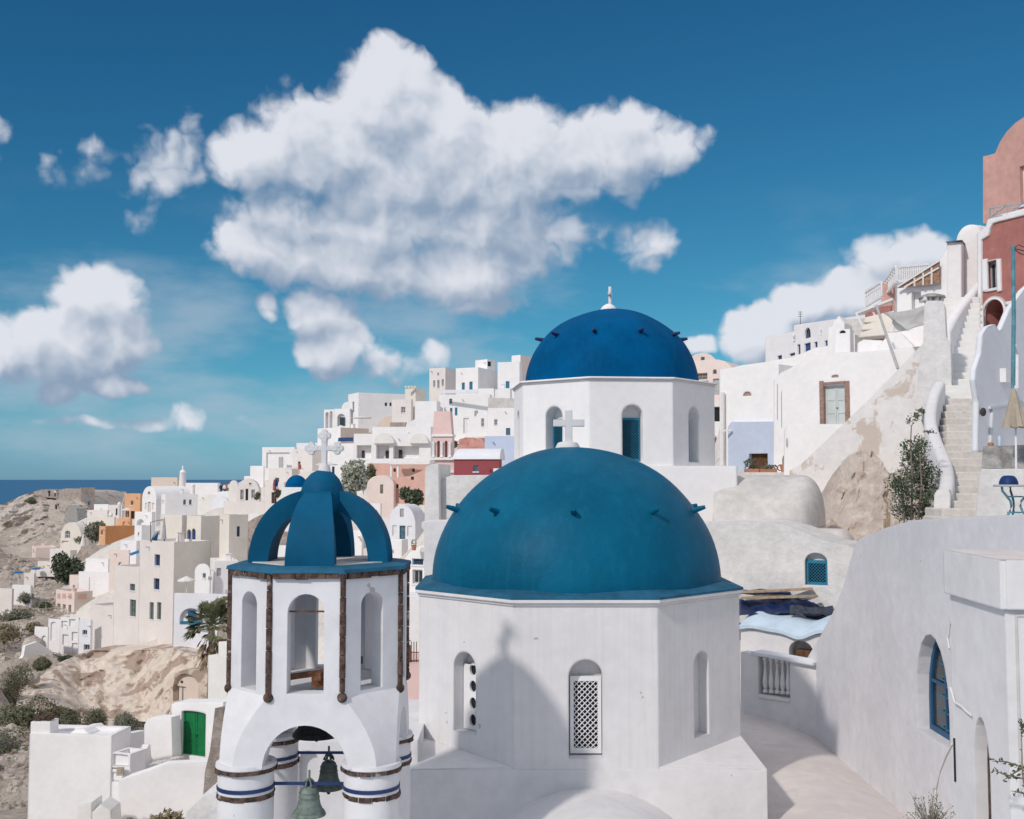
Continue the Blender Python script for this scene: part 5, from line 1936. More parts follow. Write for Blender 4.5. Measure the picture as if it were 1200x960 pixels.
# ------------------------------------------------------------------ stairs and slope wall
SW = plane_px(930, 41.5, 1118, 37.7)
slab('sloping white retaining wall with peeling plaster, left of the stairs', [(925, 680), (925, 552), (940, 543), (960, 524), (985, 500), (1010, 476), (1040, 446), (1065, 420), (1083, 401), (1100, 400), (1112, 440), (1118, 640)], SW, .8, 'peel', name='retaining_wall')
# soft tuff outcrop at its foot
rough_sheet('tuff_outcrop', 'tuff', [(962, 590), (972, 566), (984, 546), (996, 533), (1010, 527), (1024, 529), (1034, 540), (1042, 556), (1058, 549), (1074, 541), (1090, 532), (1100, 528)],
            [(955, 680), (965, 680), (980, 680), (995, 680), (1010, 678), (1025, 676), (1036, 674), (1046, 672), (1060, 670), (1075, 668), (1090, 666), (1104, 664)],
            [(38.6,), (38.3,), (38.0,), (37.6,), (37.2,), (36.8,), (36.4,), (36.1,), (35.6,), (35.2,), (34.8,), (34.4,)], [(35.6,), (35.4,), (34.8,), (34.6,), (34.4,), (34.2,), (33.6,), (33.6,), (33.2,), (32.8,), (32.4,), (32.2,)],
            120, 70, .42, .62, label='bare beige tuff outcrop with cracks, below the peeling slope wall', cat='rock', depth=.9, crag=.42)
st = thing('staircase', P(1130, 612, 25), 'worn white stone staircase climbing to the pink house', 'staircase')
NSTEP = 34
for i in range(NSTEP):
    t_ = i / (NSTEP - 1)
    Y = 25.0 + 20 * t_
    y_px = 606 - 258 * (t_ ** .93)
    q = P(1130 + 3 * sin(t_ * 5), y_px, Y)
    q2 = P(1130, 606 - 258 * (max(0, i - 1) / (NSTEP - 1)) ** .93, Y - .6)
    w = 1.0 + .55 * t_
    rise = max(.2, q.z - q2.z + .04) if i else .3
    mb = MB()
    jx = random.uniform(-.03, .03)
    mb.box((q.x + jx, q.y + .55, q.z - rise / 2 - .02), (w, 1.1, rise + .04), random.uniform(-.03, .03))
    so_ = mb.build('step', 'step_plaster' if i < 18 else 'white_b', st)
    bv = so_.modifiers.new('b', 'BEVEL')
    bv.width = .03
    bv.segments = 2
# solid body below the steps
vs = []
for i in range(NSTEP):
    t_ = i / (NSTEP - 1)
    Y = 25.0 + 20 * t_
    q = P(1130, 606 - 258 * (t_ ** .93), Y)
    w = (1.0 + .55 * t_) / 2
    vs += [(q.x - w, q.y, q.z - .35), (q.x + w, q.y, q.z - .35), (q.x + w, q.y, -6), (q.x - w, q.y, -6)]
fs = []
for i in range(NSTEP - 1):
    for k in range(4):
        fs.append((4 * i + k, 4 * i + (k + 1) % 4, 4 * i + 4 + (k + 1) % 4, 4 * i + 4 + k))
fs += [(0, 1, 2, 3), tuple(4 * (NSTEP - 1) + k for k in (3, 2, 1, 0))]
mb = MB()
mb.add(vs, fs)
mb.build('stair_body', 'white_b', st)


def ribbon_wall(label, cl, thick, mat, name='stair_wall', base=1.5, rnd=.0):
    """wall following a centre line of (px, y_top, Y); height down to base metres below"""
    pts = [P(x, y, Y) for x, y, Y in cl]
    # densify with Catmull-Rom
    dense = []
    for i in range(len(pts) - 1):
        p0, p1, p2, p3 = pts[max(0, i - 1)], pts[i], pts[i + 1], pts[min(len(pts) - 1, i + 2)]
        for k in range(6):
            t_ = k / 6
            dense.append(.5 * ((2 * p1) + (p2 - p0) * t_ + (2 * p0 - 5 * p1 + 4 * p2 - p3) * t_ ** 2 + (3 * p1 - p0 - 3 * p2 + p3) * t_ ** 3))
    dense.append(pts[-1])
    vs, fs = [], []
    for i, q in enumerate(dense):
        d = dense[min(i + 1, len(dense) - 1)] - dense[max(i - 1, 0)]
        s = Vector((d.y, -d.x, 0)).normalized() * thick / 2
        b = base(i / (len(dense) - 1)) if callable(base) else base
        prof = [(-1, -b), (-1, -.10), (-.8, -.03), (-.4, .0), (.4, .0), (.8, -.03), (1, -.10), (1, -b)]
        for (k, z) in prof:
            vs.append(q + s * k + Vector((0, 0, z)))
    m_ = 8
    for i in range(len(dense) - 1):
        for k in range(m_ - 1):
            fs.append((i * m_ + k, i * m_ + k + 1, (i + 1) * m_ + k + 1, (i + 1) * m_ + k))
    fs.append(tuple(range(m_ - 1, -1, -1)))
    fs.append(tuple((len(dense) - 1) * m_ + k for k in range(m_)))
    mb = MB()
    mb.add(vs, fs)
    r = thing(name, pts[0] - Vector((0, 0, 1)), label, 'wall')
    mb.build('wall', mat, r, 50)
    return r


ribbon_wall('curving white parapet on the left of the stairs', [(1101, 447, 35.5), (1094, 462, 34.0), (1090, 488, 32.2), (1096, 512, 30.4), (1106, 535, 28.8), (1110, 556, 27.4), (1107, 578, 26.3)], .34, 'lime', base=lambda t: .9 + .7 * t)
slab('small white newel block at the foot of the curving parapet', [(1092, 640), (1095, 580), (1098, 574), (1112, 574), (1114, 580), (1112, 640)], plane_f(1102, 26.1, 5), .4, 'lime_rough', name='newel', cat='post')
slab('bare tuff face behind the curving parapet', [(1080, 560), (1083, 505), (1089, 488), (1095, 490), (1098, 520), (1098, 565)], plane_f(1090, 32.8, 5), .6, 'tuff', name='tuff_outcrop', cat='rock')
# chimney pillar at the head of the slope wall
rp, _ = slab('broad white chimney stack on the slope wall beside the stairs', [(1072, 480), (1078, 420), (1082, 400), (1083, 358), (1086, 352.5), (1104, 352.5), (1107, 357), (1109, 395), (1114, 402), (1116, 480)], plane_f(1095, 36.8, 3), 1.1, 'lime_rough', name='chimney')
mb = MB()
q = P(1096, 349, 37.2)
for k in range(4):
    mb.box((q.x - .3 + .2 * k, q.y + .1 * (k % 2) + .3, q.z - .02), (.1, .5, .14))
mb.build('cap_support', 'white', rp)
mb = MB()
mb.lathe((q.x + .02, q.y + .35, q.z + .06), [(0, -.02), (.46, -.02), (.42, .05), (.2, .12), (0, .13)], 10)
mb.build('chimney_cap', 'stone_grey', rp, 40)
ribbon_wall('white stepped rail wall along the upper flight', [(1107, 388, 39.5), (1118, 368, 42), (1130, 352, 44.5), (1142, 338, 47), (1149, 330, 49)], .4, 'white', base=2.2)
# shaded wall to the right of the stairs
SR = plane_px(1145, 25.0, 1215, 28.0)
rr, _ = slab('pale blue-white wall with a moulded panel, right of the stairs', [(1146, 530), (1147, 470), (1143, 445), (1144, 432), (1150, 415), (1152, 392), (1158, 383), (1166, 380), (1171, 388), (1174, 386), (1184, 362), (1200, 340), (1220, 322), (1220, 530)], SR, .14, 'white_blue', name='house_wall')
mb = MB()
for (x0, y0, x1, y1) in ((1158, 528, 1161, 478), (1158, 478, 1220, 470)):
    a, b = SR.hit(x0, y0), SR.hit(x1, y1)
    mb.bar(SR.pt(a[0], a[1], -.03), SR.pt(b[0], b[1], -.03), .07, .07)
mb.build('panel_moulding', 'white_blue', rr)
mb = MB()
a, b = SR.hit(1172, 448), SR.hit(1182, 434)
SR.bar(mb, a[0], a[1], b[0], b[1], -.14, .0)
mb.build('meter_box', 'white_paint', None, label='small white meter box on the pale wall beside the stairs', cat='meter box')
mb = MB()
a = SR.hit(1147.5, 483)
q = SR.pt(a[0] + .02, a[1], -.08)
mb.sphere(q, (.07, .07, .10), 10)
mb.build('wall_lamp', 'iron', None, 40, label='dark oval wall lamp at the edge of the stairs', cat='lamp')
mb = MB()
p0, p1 = P(1187, 455, 24.4), P(1187, 288, 24.4)
mb.tube([p0, p0.lerp(p1, .5) + Vector((.02, 0, 0)), p1], .045, 10)
pol = thing('utility_pole', p0, 'slim teal metal pole with loose wires at its top', 'pole')
mb.build('shaft', 'pole_teal', pol, 40)
mb = MB()
t0 = P(1187, 291, 24.4)
mb.tube([t0, t0 + Vector((.25, 0, -.06)), t0 + Vector((.6, 0, .05)), t0 + Vector((1.2, .2, .12))], .012, 6)
mb.tube([t0, t0 + Vector((.2, .1, -.1)), t0 + Vector((.5, .2, -.16)), t0 + Vector((1.2, .3, -.1))], .010, 6)
mb.tube([t0 + Vector((0, 0, -.05)), t0 + Vector((.12, 0, .08)), t0 + Vector((.3, .05, .02))], .010, 6)
mb.build('wire', 'iron', pol, 40)
mb = MB()
p0, p1 = P(1192, 455, 25.2), P(1192, 412, 25.2)
mb.tube([p0, p1, p1 + Vector((-.06, 0, .1)), p1 + Vector((-.14, -.2, .12))], .035, 8)
mb.build('bracket', 'white_paint', pol, 40)
# stone coping wall and terrace with table
PS = plane_px(1144, 23.9, 1215, 23.3)
r, _ = slab('grey weathered stone parapet beside the foot of the stairs', [(1150, 549), (1152, 523), (1215, 521), (1215, 549)], PS, .5, 'stone_grey', name='parapet')
slab('cream plastered terrace wall below the stone parapet', [(1141, 640), (1147, 560), (1150, 549.6), (1215, 549.6), (1215, 640)], plane_px(1144, 23.86, 1215, 23.26), .6, 'lime_rough', name='terrace_wall')
# tread-level clutter on the parapet
for (x, w_, h_, m_, lab) in ((1161, .13, .08, 'terracotta', 'small red-brown bowl on the stone parapet'), (1171.5, .07, .22, 'terrace_blue', 'pale blue glass bottle on the stone parapet')):
    q = P(x, 522.6, 24.0)
    mb = MB()
    mb.lathe((q.x, q.y, q.z), [(0, 0), (w_ * .4, 0), (w_ * .5, h_ * .4), (w_ * .48, h_ * .75), (w_ * .25, h_), (0, h_)], 12)
    mb.build('bowl' if h_ < .1 else 'bottle', m_, None, 40, label=lab, cat='bowl' if h_ < .1 else 'bottle')
# table
q = P(1190, 605, 20.6)
tb = thing('table', q, 'round garden table on curved teal iron legs', 'table')
tz = P(1190, 568, 20.6).z
mb = MB()
mb.lathe((q.x, q.y, tz), [(0, -.04), (.36, -.04), (.37, -.02), (.36, 0), (0, 0)], 32)
mb.build('table_top', 'grey_paint', tb, 40)
for k in range(3):
    a = pi + .35 + k * 2 * pi / 3
    dx, dy = cos(a), sin(a)
    mb = MB()
    hh = tz - .04 - q.z
    prof = [(.30, 1.0), (.29, .86), (.20, .70), (.11, .52), (.09, .35), (.13, .15), (.20, 0)]
    mb.tube([(q.x + dx * r, q.y + dy * r, q.z + hh * t) for r, t in prof], .022, 8)
    mb.build('leg', 'pole_teal', tb, 40)
mb = MB()
for hgt in (.12, .62):
    mb.lathe((q.x, q.y, q.z + (tz - q.z) * hgt), [(.13, -.012), (.15, 0), (.13, .012), (.11, 0), (.13, -.012)], 20)
mb.build('ring', 'pole_teal', tb, 40)
q2 = P(1182, 568, 20.6)
mb = MB()
mb.lathe((q2.x, q2.y, tz + .002), [(.0, 0), (.17, 0), (.165, .05), (.14, .11), (.11, .15), (.07, .165), (.0, .17)], 24)
mb.build('bowl', 'plastic_blue', None, 40, label='dark blue bowl turned upside down on the garden table', cat='bowl')
# folded sunshade
q = P(1190, 526, 22.8)
us = thing('sunshade', q, 'closed beige sunshade standing by the stone parapet', 'sunshade')
mb = MB()
mb.tube([q - Vector((0, 0, .5)), P(1190, 452, 22.8)], .022, 8)
mb.build('pole', 'white_paint', us, 40)
ztop, zbot = P(1190, 455, 22.8).z, P(1190, 500, 22.8).z
vs, fs = [], []
n, m_ = 32, 10
for j in range(m_ + 1):
    v = j / m_
    for k in range(n):
        a = 2 * pi * k / n
        r = (.03 + .185 * v ** .9) * (1 + .20 * v * sin(a * 8))
        z = ztop + (zbot - ztop) * v - .03 * v * abs(sin(a * 4))
        vs.append((q.x + r * cos(a), q.y + r * sin(a), z))
for j in range(m_):
    for k in range(n):
        k2_ = (k + 1) % n
        fs.append((j * n + k, j * n + k2_, (j + 1) * n + k2_, (j + 1) * n + k))
mb = MB()
mb.add(vs, fs)
mb.build('canopy', 'canvas', us, 50)

# ------------------------------------------------------------------ pink house, top right
PP = plane_px(1146, 46.0, 1200, 43.8)
ph = thing('house', P(1175, 380, 45), 'pink and red house with a rounded roof at the head of the stairs', 'house')
slab(None, [(1152, 262), (1152, 183.5), (1166, 180), (1172, 166), (1180, 154), (1190, 144), (1202, 136), (1225, 130), (1225, 262)], plane_px(1146, 47.0, 1200, 44.8), 6, 'pink_h', [(1196, 1215, 192, 238, 'white')], parent=ph, part='upper_wall')
slab(None, [(1149, 400), (1149, 283), (1157, 278), (1161, 268), (1166, 261), (1225, 247), (1225, 400)], PP, 6, 'red', [(1157, 1168.5, 307, 338, 'dark', 0, .25), (1153.5, 1176.5, 351, 400, 'niche', 1.0, 1.0)], parent=ph, part='lower_wall')
slab(None, [(1146, 400), (1145, 274), (1150, 270), (1155, 266), (1157, 258), (1163, 254), (1225, 238), (1225, 246), (1168, 260), (1163, 262), (1160, 268), (1158, 276), (1150, 281), (1149.6, 400)], plane_px(1146, 45.9, 1200, 43.7), .6, 'white', parent=ph, part='trim')
# window surround, door surround
pf_ = plane_px(1146, 45.93, 1200, 43.73)
for (x0, x1, y0, y1, nm) in ((1151.5, 1156.8, 303, 342, 'window_surround'), (1168.7, 1172.5, 303, 342, 'window_surround'), (1156.9, 1168.6, 303, 306.8, 'window_surround'), (1156.9, 1168.6, 338.3, 342, 'window_surround'), (1178, 1225, 349, 354, 'band')):
    boxpx(ph, pf_, x0, x1, y0, y1, -.02, .08, 'white', nm)
mb = MB()
cs_, czt = PP.hit(1165, 351)
s_l, _ = PP.hit(1150.2, 380)
s_r, _ = PP.hit(1180, 380)
i_l, _ = PP.hit(1153.5, 380)
i_r, _ = PP.hit(1176.5, 380)
zlow = PP.hit(1165, 398)[1]
o_ = arch_pts(s_l, s_r, zlow, czt + .14, (s_r - s_l) / 2, 18)
i_ = arch_pts(i_l, i_r, zlow, czt - .0, (i_r - i_l) / 2, 18)
lp = [o_[0]] + o_[-1:1:-1] + [o_[1], i_[1]] + i_[2:] + [i_[0]]
fill(mb, pf_, lp, d=-.01)
sleeve(mb, pf_, lp, -.01, .08, inner=False)
mb.build('door_surround', 'white', ph)
boxpx(ph, PP, 1166, 1176.5, 371, 400, .5, .7, 'wood', 'inner_door')
# balcony rail with crosses
pr_ = plane_px(1158, 45.4, 1200, 43.75)
for (xa, xb) in ((1160, 1178.5), (1180.5, 1199), (1201, 1220)):
    ya, yb_ = 244 - (xa - 1160) * .16, 244 - (xb - 1160) * .16
    mb = MB()
    for (a0, b0, a1, b1) in ((xa, ya, xb, yb_), (xa, ya + 11, xb, yb_ + 11), (xa, ya, xb, yb_ + 11), (xa, ya + 11, xb, yb_), (xa, ya, xa, ya + 12)):
        p_, q_ = pr_.hit(a0, b0), pr_.hit(a1, b1)
        mb.bar(pr_.pt(p_[0], p_[1]), pr_.pt(q_[0], q_[1]), .055)
    mb.build('rail', 'grey_paint', ph)
# white walls left of the pink house
slab('tall white house wall with a shuttered niche, left of the pink house', [(1051, 430), (1051, 338), (1101, 333), (1101, 305), (1108, 294), (1110, 287), (1126, 285), (1127, 272), (1131, 267), (1137, 265), (1150, 264), (1150, 420)], plane_f(1100, 52.4, 14), 3, 'white',
     [(1069, 1079.5, 341, 363, 'niche', 0, .4)], name='house_wall')
r, _ = slab('white house corner with a flat stone cap, beside the pink house', [(1110, 400), (1110, 285.5), (1113, 283.5), (1127, 283.5), (1127, 400)], plane_f(1118, 50.2, 8), 1.0, 'white', name='chimney')
boxpx(r, plane_f(1118, 50.1, 8), 1108.5, 1128, 281.6, 283.6, -.1, 1.1, 'stone_grey', 'cap')
c0, c1 = P(1148, 285, 52), P(1137, 285, 50.6)
capsule_roof('small white rounded vault against the pink house', (c0.x, c0.y, c0.z), (c1.x, c1.y, c1.z), .62, .85, .3, 'white')
PK = plane_f(1100, 52.1, 14)
rk, _ = slab('brown cane lean-to screen with pale battens above the white wall', [(1051.5, 337.4), (1100.7, 306.5), (1100.7, 332.4)], PK, .1, 'cane', name='cane_screen', cat='screen')
for (xa, ya, xb, yb_) in ((1052, 336.6, 1100.5, 306.2), (1060, 337, 1100.5, 314), (1072, 326, 1072, 335.6), (1082, 320, 1082, 334.4), (1092, 314, 1092, 333.4)):
    p_, q_ = PK.hit(xa, ya), PK.hit(xb, yb_)
    mb = MB()
    mb.bar(PK.pt(p_[0], p_[1], -.05), PK.pt(q_[0], q_[1], -.05), .07)
    mb.build('batten', 'canvas_white', rk)
# pink-red house with balustrades and awning
H('salmon house with white roof balustrade, left of the cane screen', 1033, 1049, 1052, 331, 400, 68, 'pink_h', 52, par=.1, matR='cream', anchor=False)
H('lower dusky red house under the slanted awning', 1014, 1044, 1046, 358, 400, 64, 'red', 45, par=.1, anchor=False)


def balus(label, A, B, h, n, mat='white_paint'):
    A, B = Vector(A), Vector(B)
    r = thing('balustrade', A, label, 'balustrade')
    mb = MB()
    u = Vector((0, 0, h))
    mb.bar(A + u, B + u, .16, .14)
    mb.bar(A + u * .72, B + u * .72, .08, .06)
    mb.build('rail', mat, r)
    mb = MB()
    mb.bar(A + u * .08, B + u * .08, .14, .16)
    mb.build('kerb', mat, r)
    for i in range(n + 1):
        q = A.lerp(B, i / n)
        mb = MB()
        mb.bar(q + u * .1, q + u * .96, .1)
        mb.build('baluster', mat, r)


balus('white roof balustrade facing the slope', P(1034, 352, 70), P(1050, 331.5, 66), 1.0, 8)
balus('white roof balustrade running behind the cane screen', P(1052, 331.4, 66), P(1088, 328, 66), .95, 14)
balus('lower white balustrade left of the salmon house', P(1015, 360, 68), P(1033, 349, 66), .95, 8)
mb = MB()
a, b, c_, d_ = P(1003, 366, 62), P(1046, 349, 60), P(1048, 350.5, 62), P(1012, 366, 64.5)
mb.add([a, b, c_, d_] + [q - Vector((0, 0, .12)) for q in (a, b, c_, d_)], [(0, 1, 2, 3), (7, 6, 5, 4), (0, 4, 5, 1), (1, 5, 6, 2), (2, 6, 7, 3), (3, 7, 4, 0)])
aw = thing('awning', a, 'slanted cream awning on white struts over the red house', 'awning')
mb.build('canopy', 'canvas_white', aw)
for (x0, y0, x1, y1) in ((1003, 367, 1012, 384), (1020, 359, 1029, 378), (1045, 350, 1047, 366)):
    mb = MB()
    mb.bar(P(x0, y0, 61.6), P(x1, y1, 61), .07)
    mb.build('strut', 'white_paint', aw)
mb = MB()
mb.tube([P(1027, 358, 51), P(1052, 432, 49)], .06, 8)
mb.build('mast', 'grey_paint', None, 40, label='slanting grey steel mast in front of the awning', cat='mast')
# stretched shade sails
for (pts, lab) in (([(1034, 366, 51), (1088, 357, 47), (1088, 380, 47), (1063, 388, 48), (1046, 375, 50)], 'grey shade sail stretched towards the chimney stack'),
                   ([(1040, 390, 50.2), (1046, 374, 50.6), (1061, 378, 50), (1064, 387, 49.4)], 'small white shade sail flap below the grey one')):
    ps = [P(*q) for q in pts]
    cen = sum(ps, Vector()) / len(ps) + Vector((0, .3, -.25))
    vs, fs = [cen], []
    n = len(ps)
    K_ = 6
    ring = []
    for i in range(n):
        for k in range(K_):
            u = k / K_
            e = ps[i].lerp(ps[(i + 1) % n], u)
            e = e + (cen - e) * .16 * sin(pi * u)
            ring.append(e)
    m2 = ring
    for rr_ in (.5, 1.0):
        vs += [cen + (e - cen) * rr_ for e in m2]
    N_ = len(m2)
    for i in range(N_):
        j = (i + 1) % N_
        fs.append((0, 1 + i, 1 + j))
        fs.append((1 + i, 1 + N_ + i, 1 + N_ + j, 1 + j))
    mb = MB()
    mb.add(vs, fs)
    ob = mb.build('shade_sail', 'sail' if 'grey' in lab[:5] else 'canvas_white', None, 60, label=lab, cat='shade sail')
    ob.modifiers.new('t', 'SOLIDIFY').thickness = .03
# white roofs between the door house and the sail
slab('white curved roof below the shade sail', [(1018, 440), (1022, 420), (1032, 402), (1042, 392), (1056, 390), (1068, 402), (1078, 420), (1082, 440)], plane_f(1050, 52.6, 8), 2.5, 'white', name='vault_roof', cat='roof')
slab('grey-white house face with a pale door under the sail', [(1036, 430), (1038, 392), (1062, 380), (1086, 384), (1086, 430)], plane_f(1060, 55.2, 8), 2, 'white', [(1074, 1081, 403, 416, 'louvre')], name='house_wall')
for i in range(3):
    r, _ = slab(('lowest cream roof step under the awning', 'middle cream roof step under the awning', 'top cream roof step right under the awning')[i], [(1006 + i * 3, 396 - i * 9), (1008 + i * 3, 390 - i * 9), (1048, 378 - i * 7), (1050, 392 - i * 7)], plane_f(1028, 58 + i * .4, 8), 1.2, 'cream_y', name='roof_edge', cat='roof', group='stepped roof edges')
slab('low white house block beside the tall chimney', [(1004, 430), (1005, 402), (1012, 398), (1034, 399), (1034, 430)], (1000, 54, 1040, 53), 3, 'white', name='house', cat='house')
# white tall chimney with bulbous finial
r, pl = slab('tall white square chimney with a half-round vent', [(978, 440), (978, 386), (996.5, 385.5), (997, 440)], (975, 58, 1000, 57.5), .9, 'white', [(984, 991, 387.2, 390.6, 'void', .9)], name='chimney', cat='chimney')
slab('white house side with a rounded finial behind the tall chimney', [(970, 430), (970, 384), (975, 383), (976, 377), (980, 374), (983, 370), (986, 374), (990, 379), (990, 386), (1002, 392), (1002, 430)], (965, 61, 1005, 60), 1.4, 'white', name='belfry', cat='belfry')
# blue shuttered house on the ridge
PBH = plane_px(895, 138, 1012, 112)
rbh, _ = slab('long white ridge house with deep blue doors and an arched window', [(897, 440), (897, 395), (930.5, 388.5), (930.5, 381), (1014, 369), (1014, 440)], PBH, 7, 'white',
     [(911, 916.4, 416.5, 431.5, 'bluedoor'), (925, 931.6, 413.8, 417.2, 'bluewin'), (934.4, 938, 403.6, 416, 'bluedoor'), (942.6, 950, 402, 415, 'bluedoor'), (942.8, 950, 384, 396.4, 'bluewin', 1.0), (954, 958, 400.6, 407.6, 'bluewin'), (966.4, 969.8, 399, 405.6, 'bluewin')], name='house', cat='house')
slab('flat grey roof house on the ridge, right of the tall chimney', [(984, 396), (984, 375), (1016, 373), (1016, 396)], (980, 105, 1018, 103), 5, 'lime_grey', name='house', cat='house')


def ac_unit(label, px, py, Y, w=.9, h=.6, yaw=0):
    q = P(px, py, Y)
    r = thing('air_conditioner', q, label, 'air conditioner', 'air conditioners on house walls')
    mb = MB()
    mb.box((q.x, q.y, q.z), (w, .35, h), yaw)
    mb.build('casing', 'white_paint', r)
    mb = MB()
    mb.lathe((0, 0, 0), [(h * .36, 0), (h * .40, .02), (h * .3, .03), (h * .05, .02), (0, .02)], 16)
    cr, sr = cos(yaw), sin(yaw)
    mb.v = [(q.x + (-w * .15 + x) * cr + (.175 + z) * sr, q.y + (-w * .15 + x) * sr - (.175 + z) * cr, q.z + y) for x, y, z in mb.v]
    mb.build('fan_grille', 'grey_paint', r, 40)


ac_unit('air conditioner left of the arched blue window', 934, 395.5, 128, 1.0, .75, -.4)
ac_unit('air conditioner right of the arched blue window', 966, 388.5, 121, .9, .7, -.4)
ac_unit('air conditioner on the white terrace cube house', 247, 677.5, 113.6, .5, .5, .2)
# roof aerial
q = P(938, 382, 127)
ar = thing('aerial', q, 'thin television aerial on the ridge house roof', 'aerial')
mb = MB()
mb.bar(q, q + Vector((0, 0, 1.7)), .05)
for i in range(3):
    mb.bar(q + Vector((-.25, 0, 1.1 + .25 * i)), q + Vector((.25, 0, 1.1 + .25 * i)), .04)
mb.build('mast', 'iron', ar)
# railing on the terrace
r = thing('railing', P(900, 432, 100), 'thin grey iron railing on the roof terrace', 'railing')
mb = MB()
for i in range(11):
    q = P(886 + i * 2.4, 434 - i * .15, 90)
    mb.bar(q, q + Vector((0, 0, .55)), .035)
q0, q1 = P(886, 426.5, 90), P(910, 425, 90)
mb.bar(q0, q1, .045)
mb.build('bars', 'grey_paint', r)
slab('white boundary wall rising below the ridge house', [(843, 445), (845, 434), (870, 428), (900, 424), (930, 418), (955, 408), (985, 404), (1006, 404), (1008, 445)], (840, 78, 1010, 72), 2, 'white', name='boundary_wall')
# white house with the blue-grey ground floor
PH = plane_px(843, 57, 912, 54.6)
rh, _ = slab('white house with a pale blue-grey lower wall and a small dark window', [(844, 575), (843, 433), (868, 429.5), (913, 427), (913, 575)], PH, 6, 'white', [(871, 880.5, 459, 464, 'vent', .8, .06)], name='house', cat='house')
slab(None, [(853, 575), (853, 500), (857, 494.5), (911, 494), (911, 575)], plane_px(843, 56.6, 912, 54.2), .38, 'grey_blue', [(878, 900, 531.5, 556, 'wooddoor', 0, .3)], parent=rh, part='lower_wall')
mb = MB()
p_ = P(851, 456, 56.4)
mb.tube([P(847, 460, 56.6), P(847, 553, 56.6)], .10, 8)
mb.build('downpipe', 'canvas_white', rh, 40)
mb = MB()
q = P(846, 505, 55.9)
mb.bar(q, P(857, 504, 55.9), .09)
mb.build('lamp_arm', 'white_paint', rh)
# door house
PD = plane_px(905, 54.4, 1090, 48.5)
rd_, _ = slab('white curved-top house with a grey panelled double door in a stone frame', [(906, 575), (907, 446), (915, 437), (935, 427), (958, 418), (985, 413), (1020, 412), (1060, 408), (1095, 404), (1095, 575)], PD, 5, 'white', [(965.5, 991, 451.5, 500, 'greydoor', 0, .22), (974.5, 982.5, 439.6, 442.6, 'vent', .2, .06)], name='house', cat='house', big=True)
for (x0, x1, y0, y1) in ((961.5, 965.3, 446.5, 500), (991.2, 995.5, 446.5, 500), (965.4, 991.1, 446.5, 451.3)):
    boxpx(rd_, PD, x0, x1, y0, y1, -.05, .1, 'door_stone', 'door_frame')
slab('low white landing wall below the grey double door', [(918, 575), (919, 505), (921, 499), (926, 497), (990, 497), (990, 575)], (915, 50.5, 992, 47.5), 1.6, 'white', name='landing_wall')
mb = MB()
q = P(923.5, 519, 50.2)
mb.sphere(q, (.10, .1, .32), 8)
mb.build('wall_lamp', 'grey_paint', None, 40, label='small grey lantern on the landing wall', cat='lamp')
mb = MB()
mb.tube([P(911, 450, 53.6), P(911, 492, 53.6)], .025, 6)
mb.build('conduit', 'grey_paint', None, 40, label='thin grey conduit between the white house and the door house', cat='pipe')
# ledge with pots in front of the small dark window
slab('pale ledge in front of the blue-grey wall', [(850, 570), (850, 553.5), (935, 553.5), (935, 570)], (848, 52, 936, 50), 1.5, 'lime_grey', name='ledge', cat='ledge')
q = P(921, 553.5, 50.6)
pt = thing('flower_pot', q, 'terracotta pot with two handles and a small cactus', 'flower pot')
mb = MB()
mb.lathe((q.x, q.y, q.z), [(0, 0), (.20, 0), (.27, .28), (.30, .30), (.30, .36), (.25, .36), (.23, .3), (0, .3)], 18)
mb.build('pot', 'terracotta', pt, 40)
for sgn in (-1, 1):
    mb = MB()
    mb.tube([(q.x + sgn * (.24 + .14 * sin(a)), q.y, q.z + .2 + .13 * cos(a)) for a in [pi * i / 8 for i in range(9)]], .025, 6)
    mb.build('handle', 'iron', pt, 40)
mb = MB()
for dx, h in ((-.1, .45), (.08, .35)):
    mb.tube([(q.x + dx, q.y, q.z + .3), (q.x + dx * 1.1, q.y, q.z + .3 + h * .6), (q.x + dx, q.y, q.z + .3 + h)], [.05, .055, .02], 8)
mb.build('cactus', 'leaf_grey', pt, 40)
for (x0, x1, lab) in ((872, 890, 'clipped green box plant in a low planter, left of the dark window'), (889, 911, 'low grey-green plant in a brown trough below the dark window')):
    q0, q1 = P(x0 + 1, 553.5, 51.6), P(x1 - 1, 553.5, 51.6)
    r = thing('planter', (q0 + q1) / 2, lab, 'planter')
    mb = MB()
    mb.box(((q0.x + q1.x) / 2, q0.y, q0.z + .08), (q1.x - q0.x, .3, .16))
    mb.build('trough', 'terracotta', r)
    mb = MB()
    if x0 == 872:
        leaves(mb, (q0.x + .25, q0.y, q0.z + .42), (.3, .25, .3), 260, .05)
    else:
        for k in range(4):
            leaves(mb, (q0.x + .15 + k * (q1.x - q0.x - .3) / 3, q0.y, q0.z + .22), (.2, .2, .14), 90, .05)
    mb.build('foliage', 'leaf_dark' if x0 == 872 else 'leaf_olive', r)
# salmon house behind the rear dome
PSH = plane_px(812, 106, 860, 104)
slab('salmon pink house with rounded roof and round vent, behind the deep blue dome', [(805, 500), (805, 424), (830, 421.5), (842, 421.5), (850, 423.5), (858, 431), (860, 500)], PSH, 5, 'pinkish', [(835.5, 840, 433, 438.5, 'dark', 1.0), (816, 829, 437.5, 445, 'wood'), (817, 830, 447, 452, 'shutter'), (836, 843, 444, 463, 'shutter')], name='house', cat='house')
slab('pale rounded gable with a tiny window above the salmon house', [(805, 430), (808, 420), (815, 415), (824, 413.5), (833, 416), (842, 424), (842, 430)], (800, 112, 850, 111), 3, 'pinkish', [(821.5, 826, 418.5, 423, 'dark')], name='house', cat='house')
slab('white wall strip with a dark barred opening beside the blue-domed church', [(830, 560), (830, 470), (850, 470), (850, 560)], (825, 84, 855, 84), 2, 'white', [(835, 845, 477, 494, 'void')], name='wall')
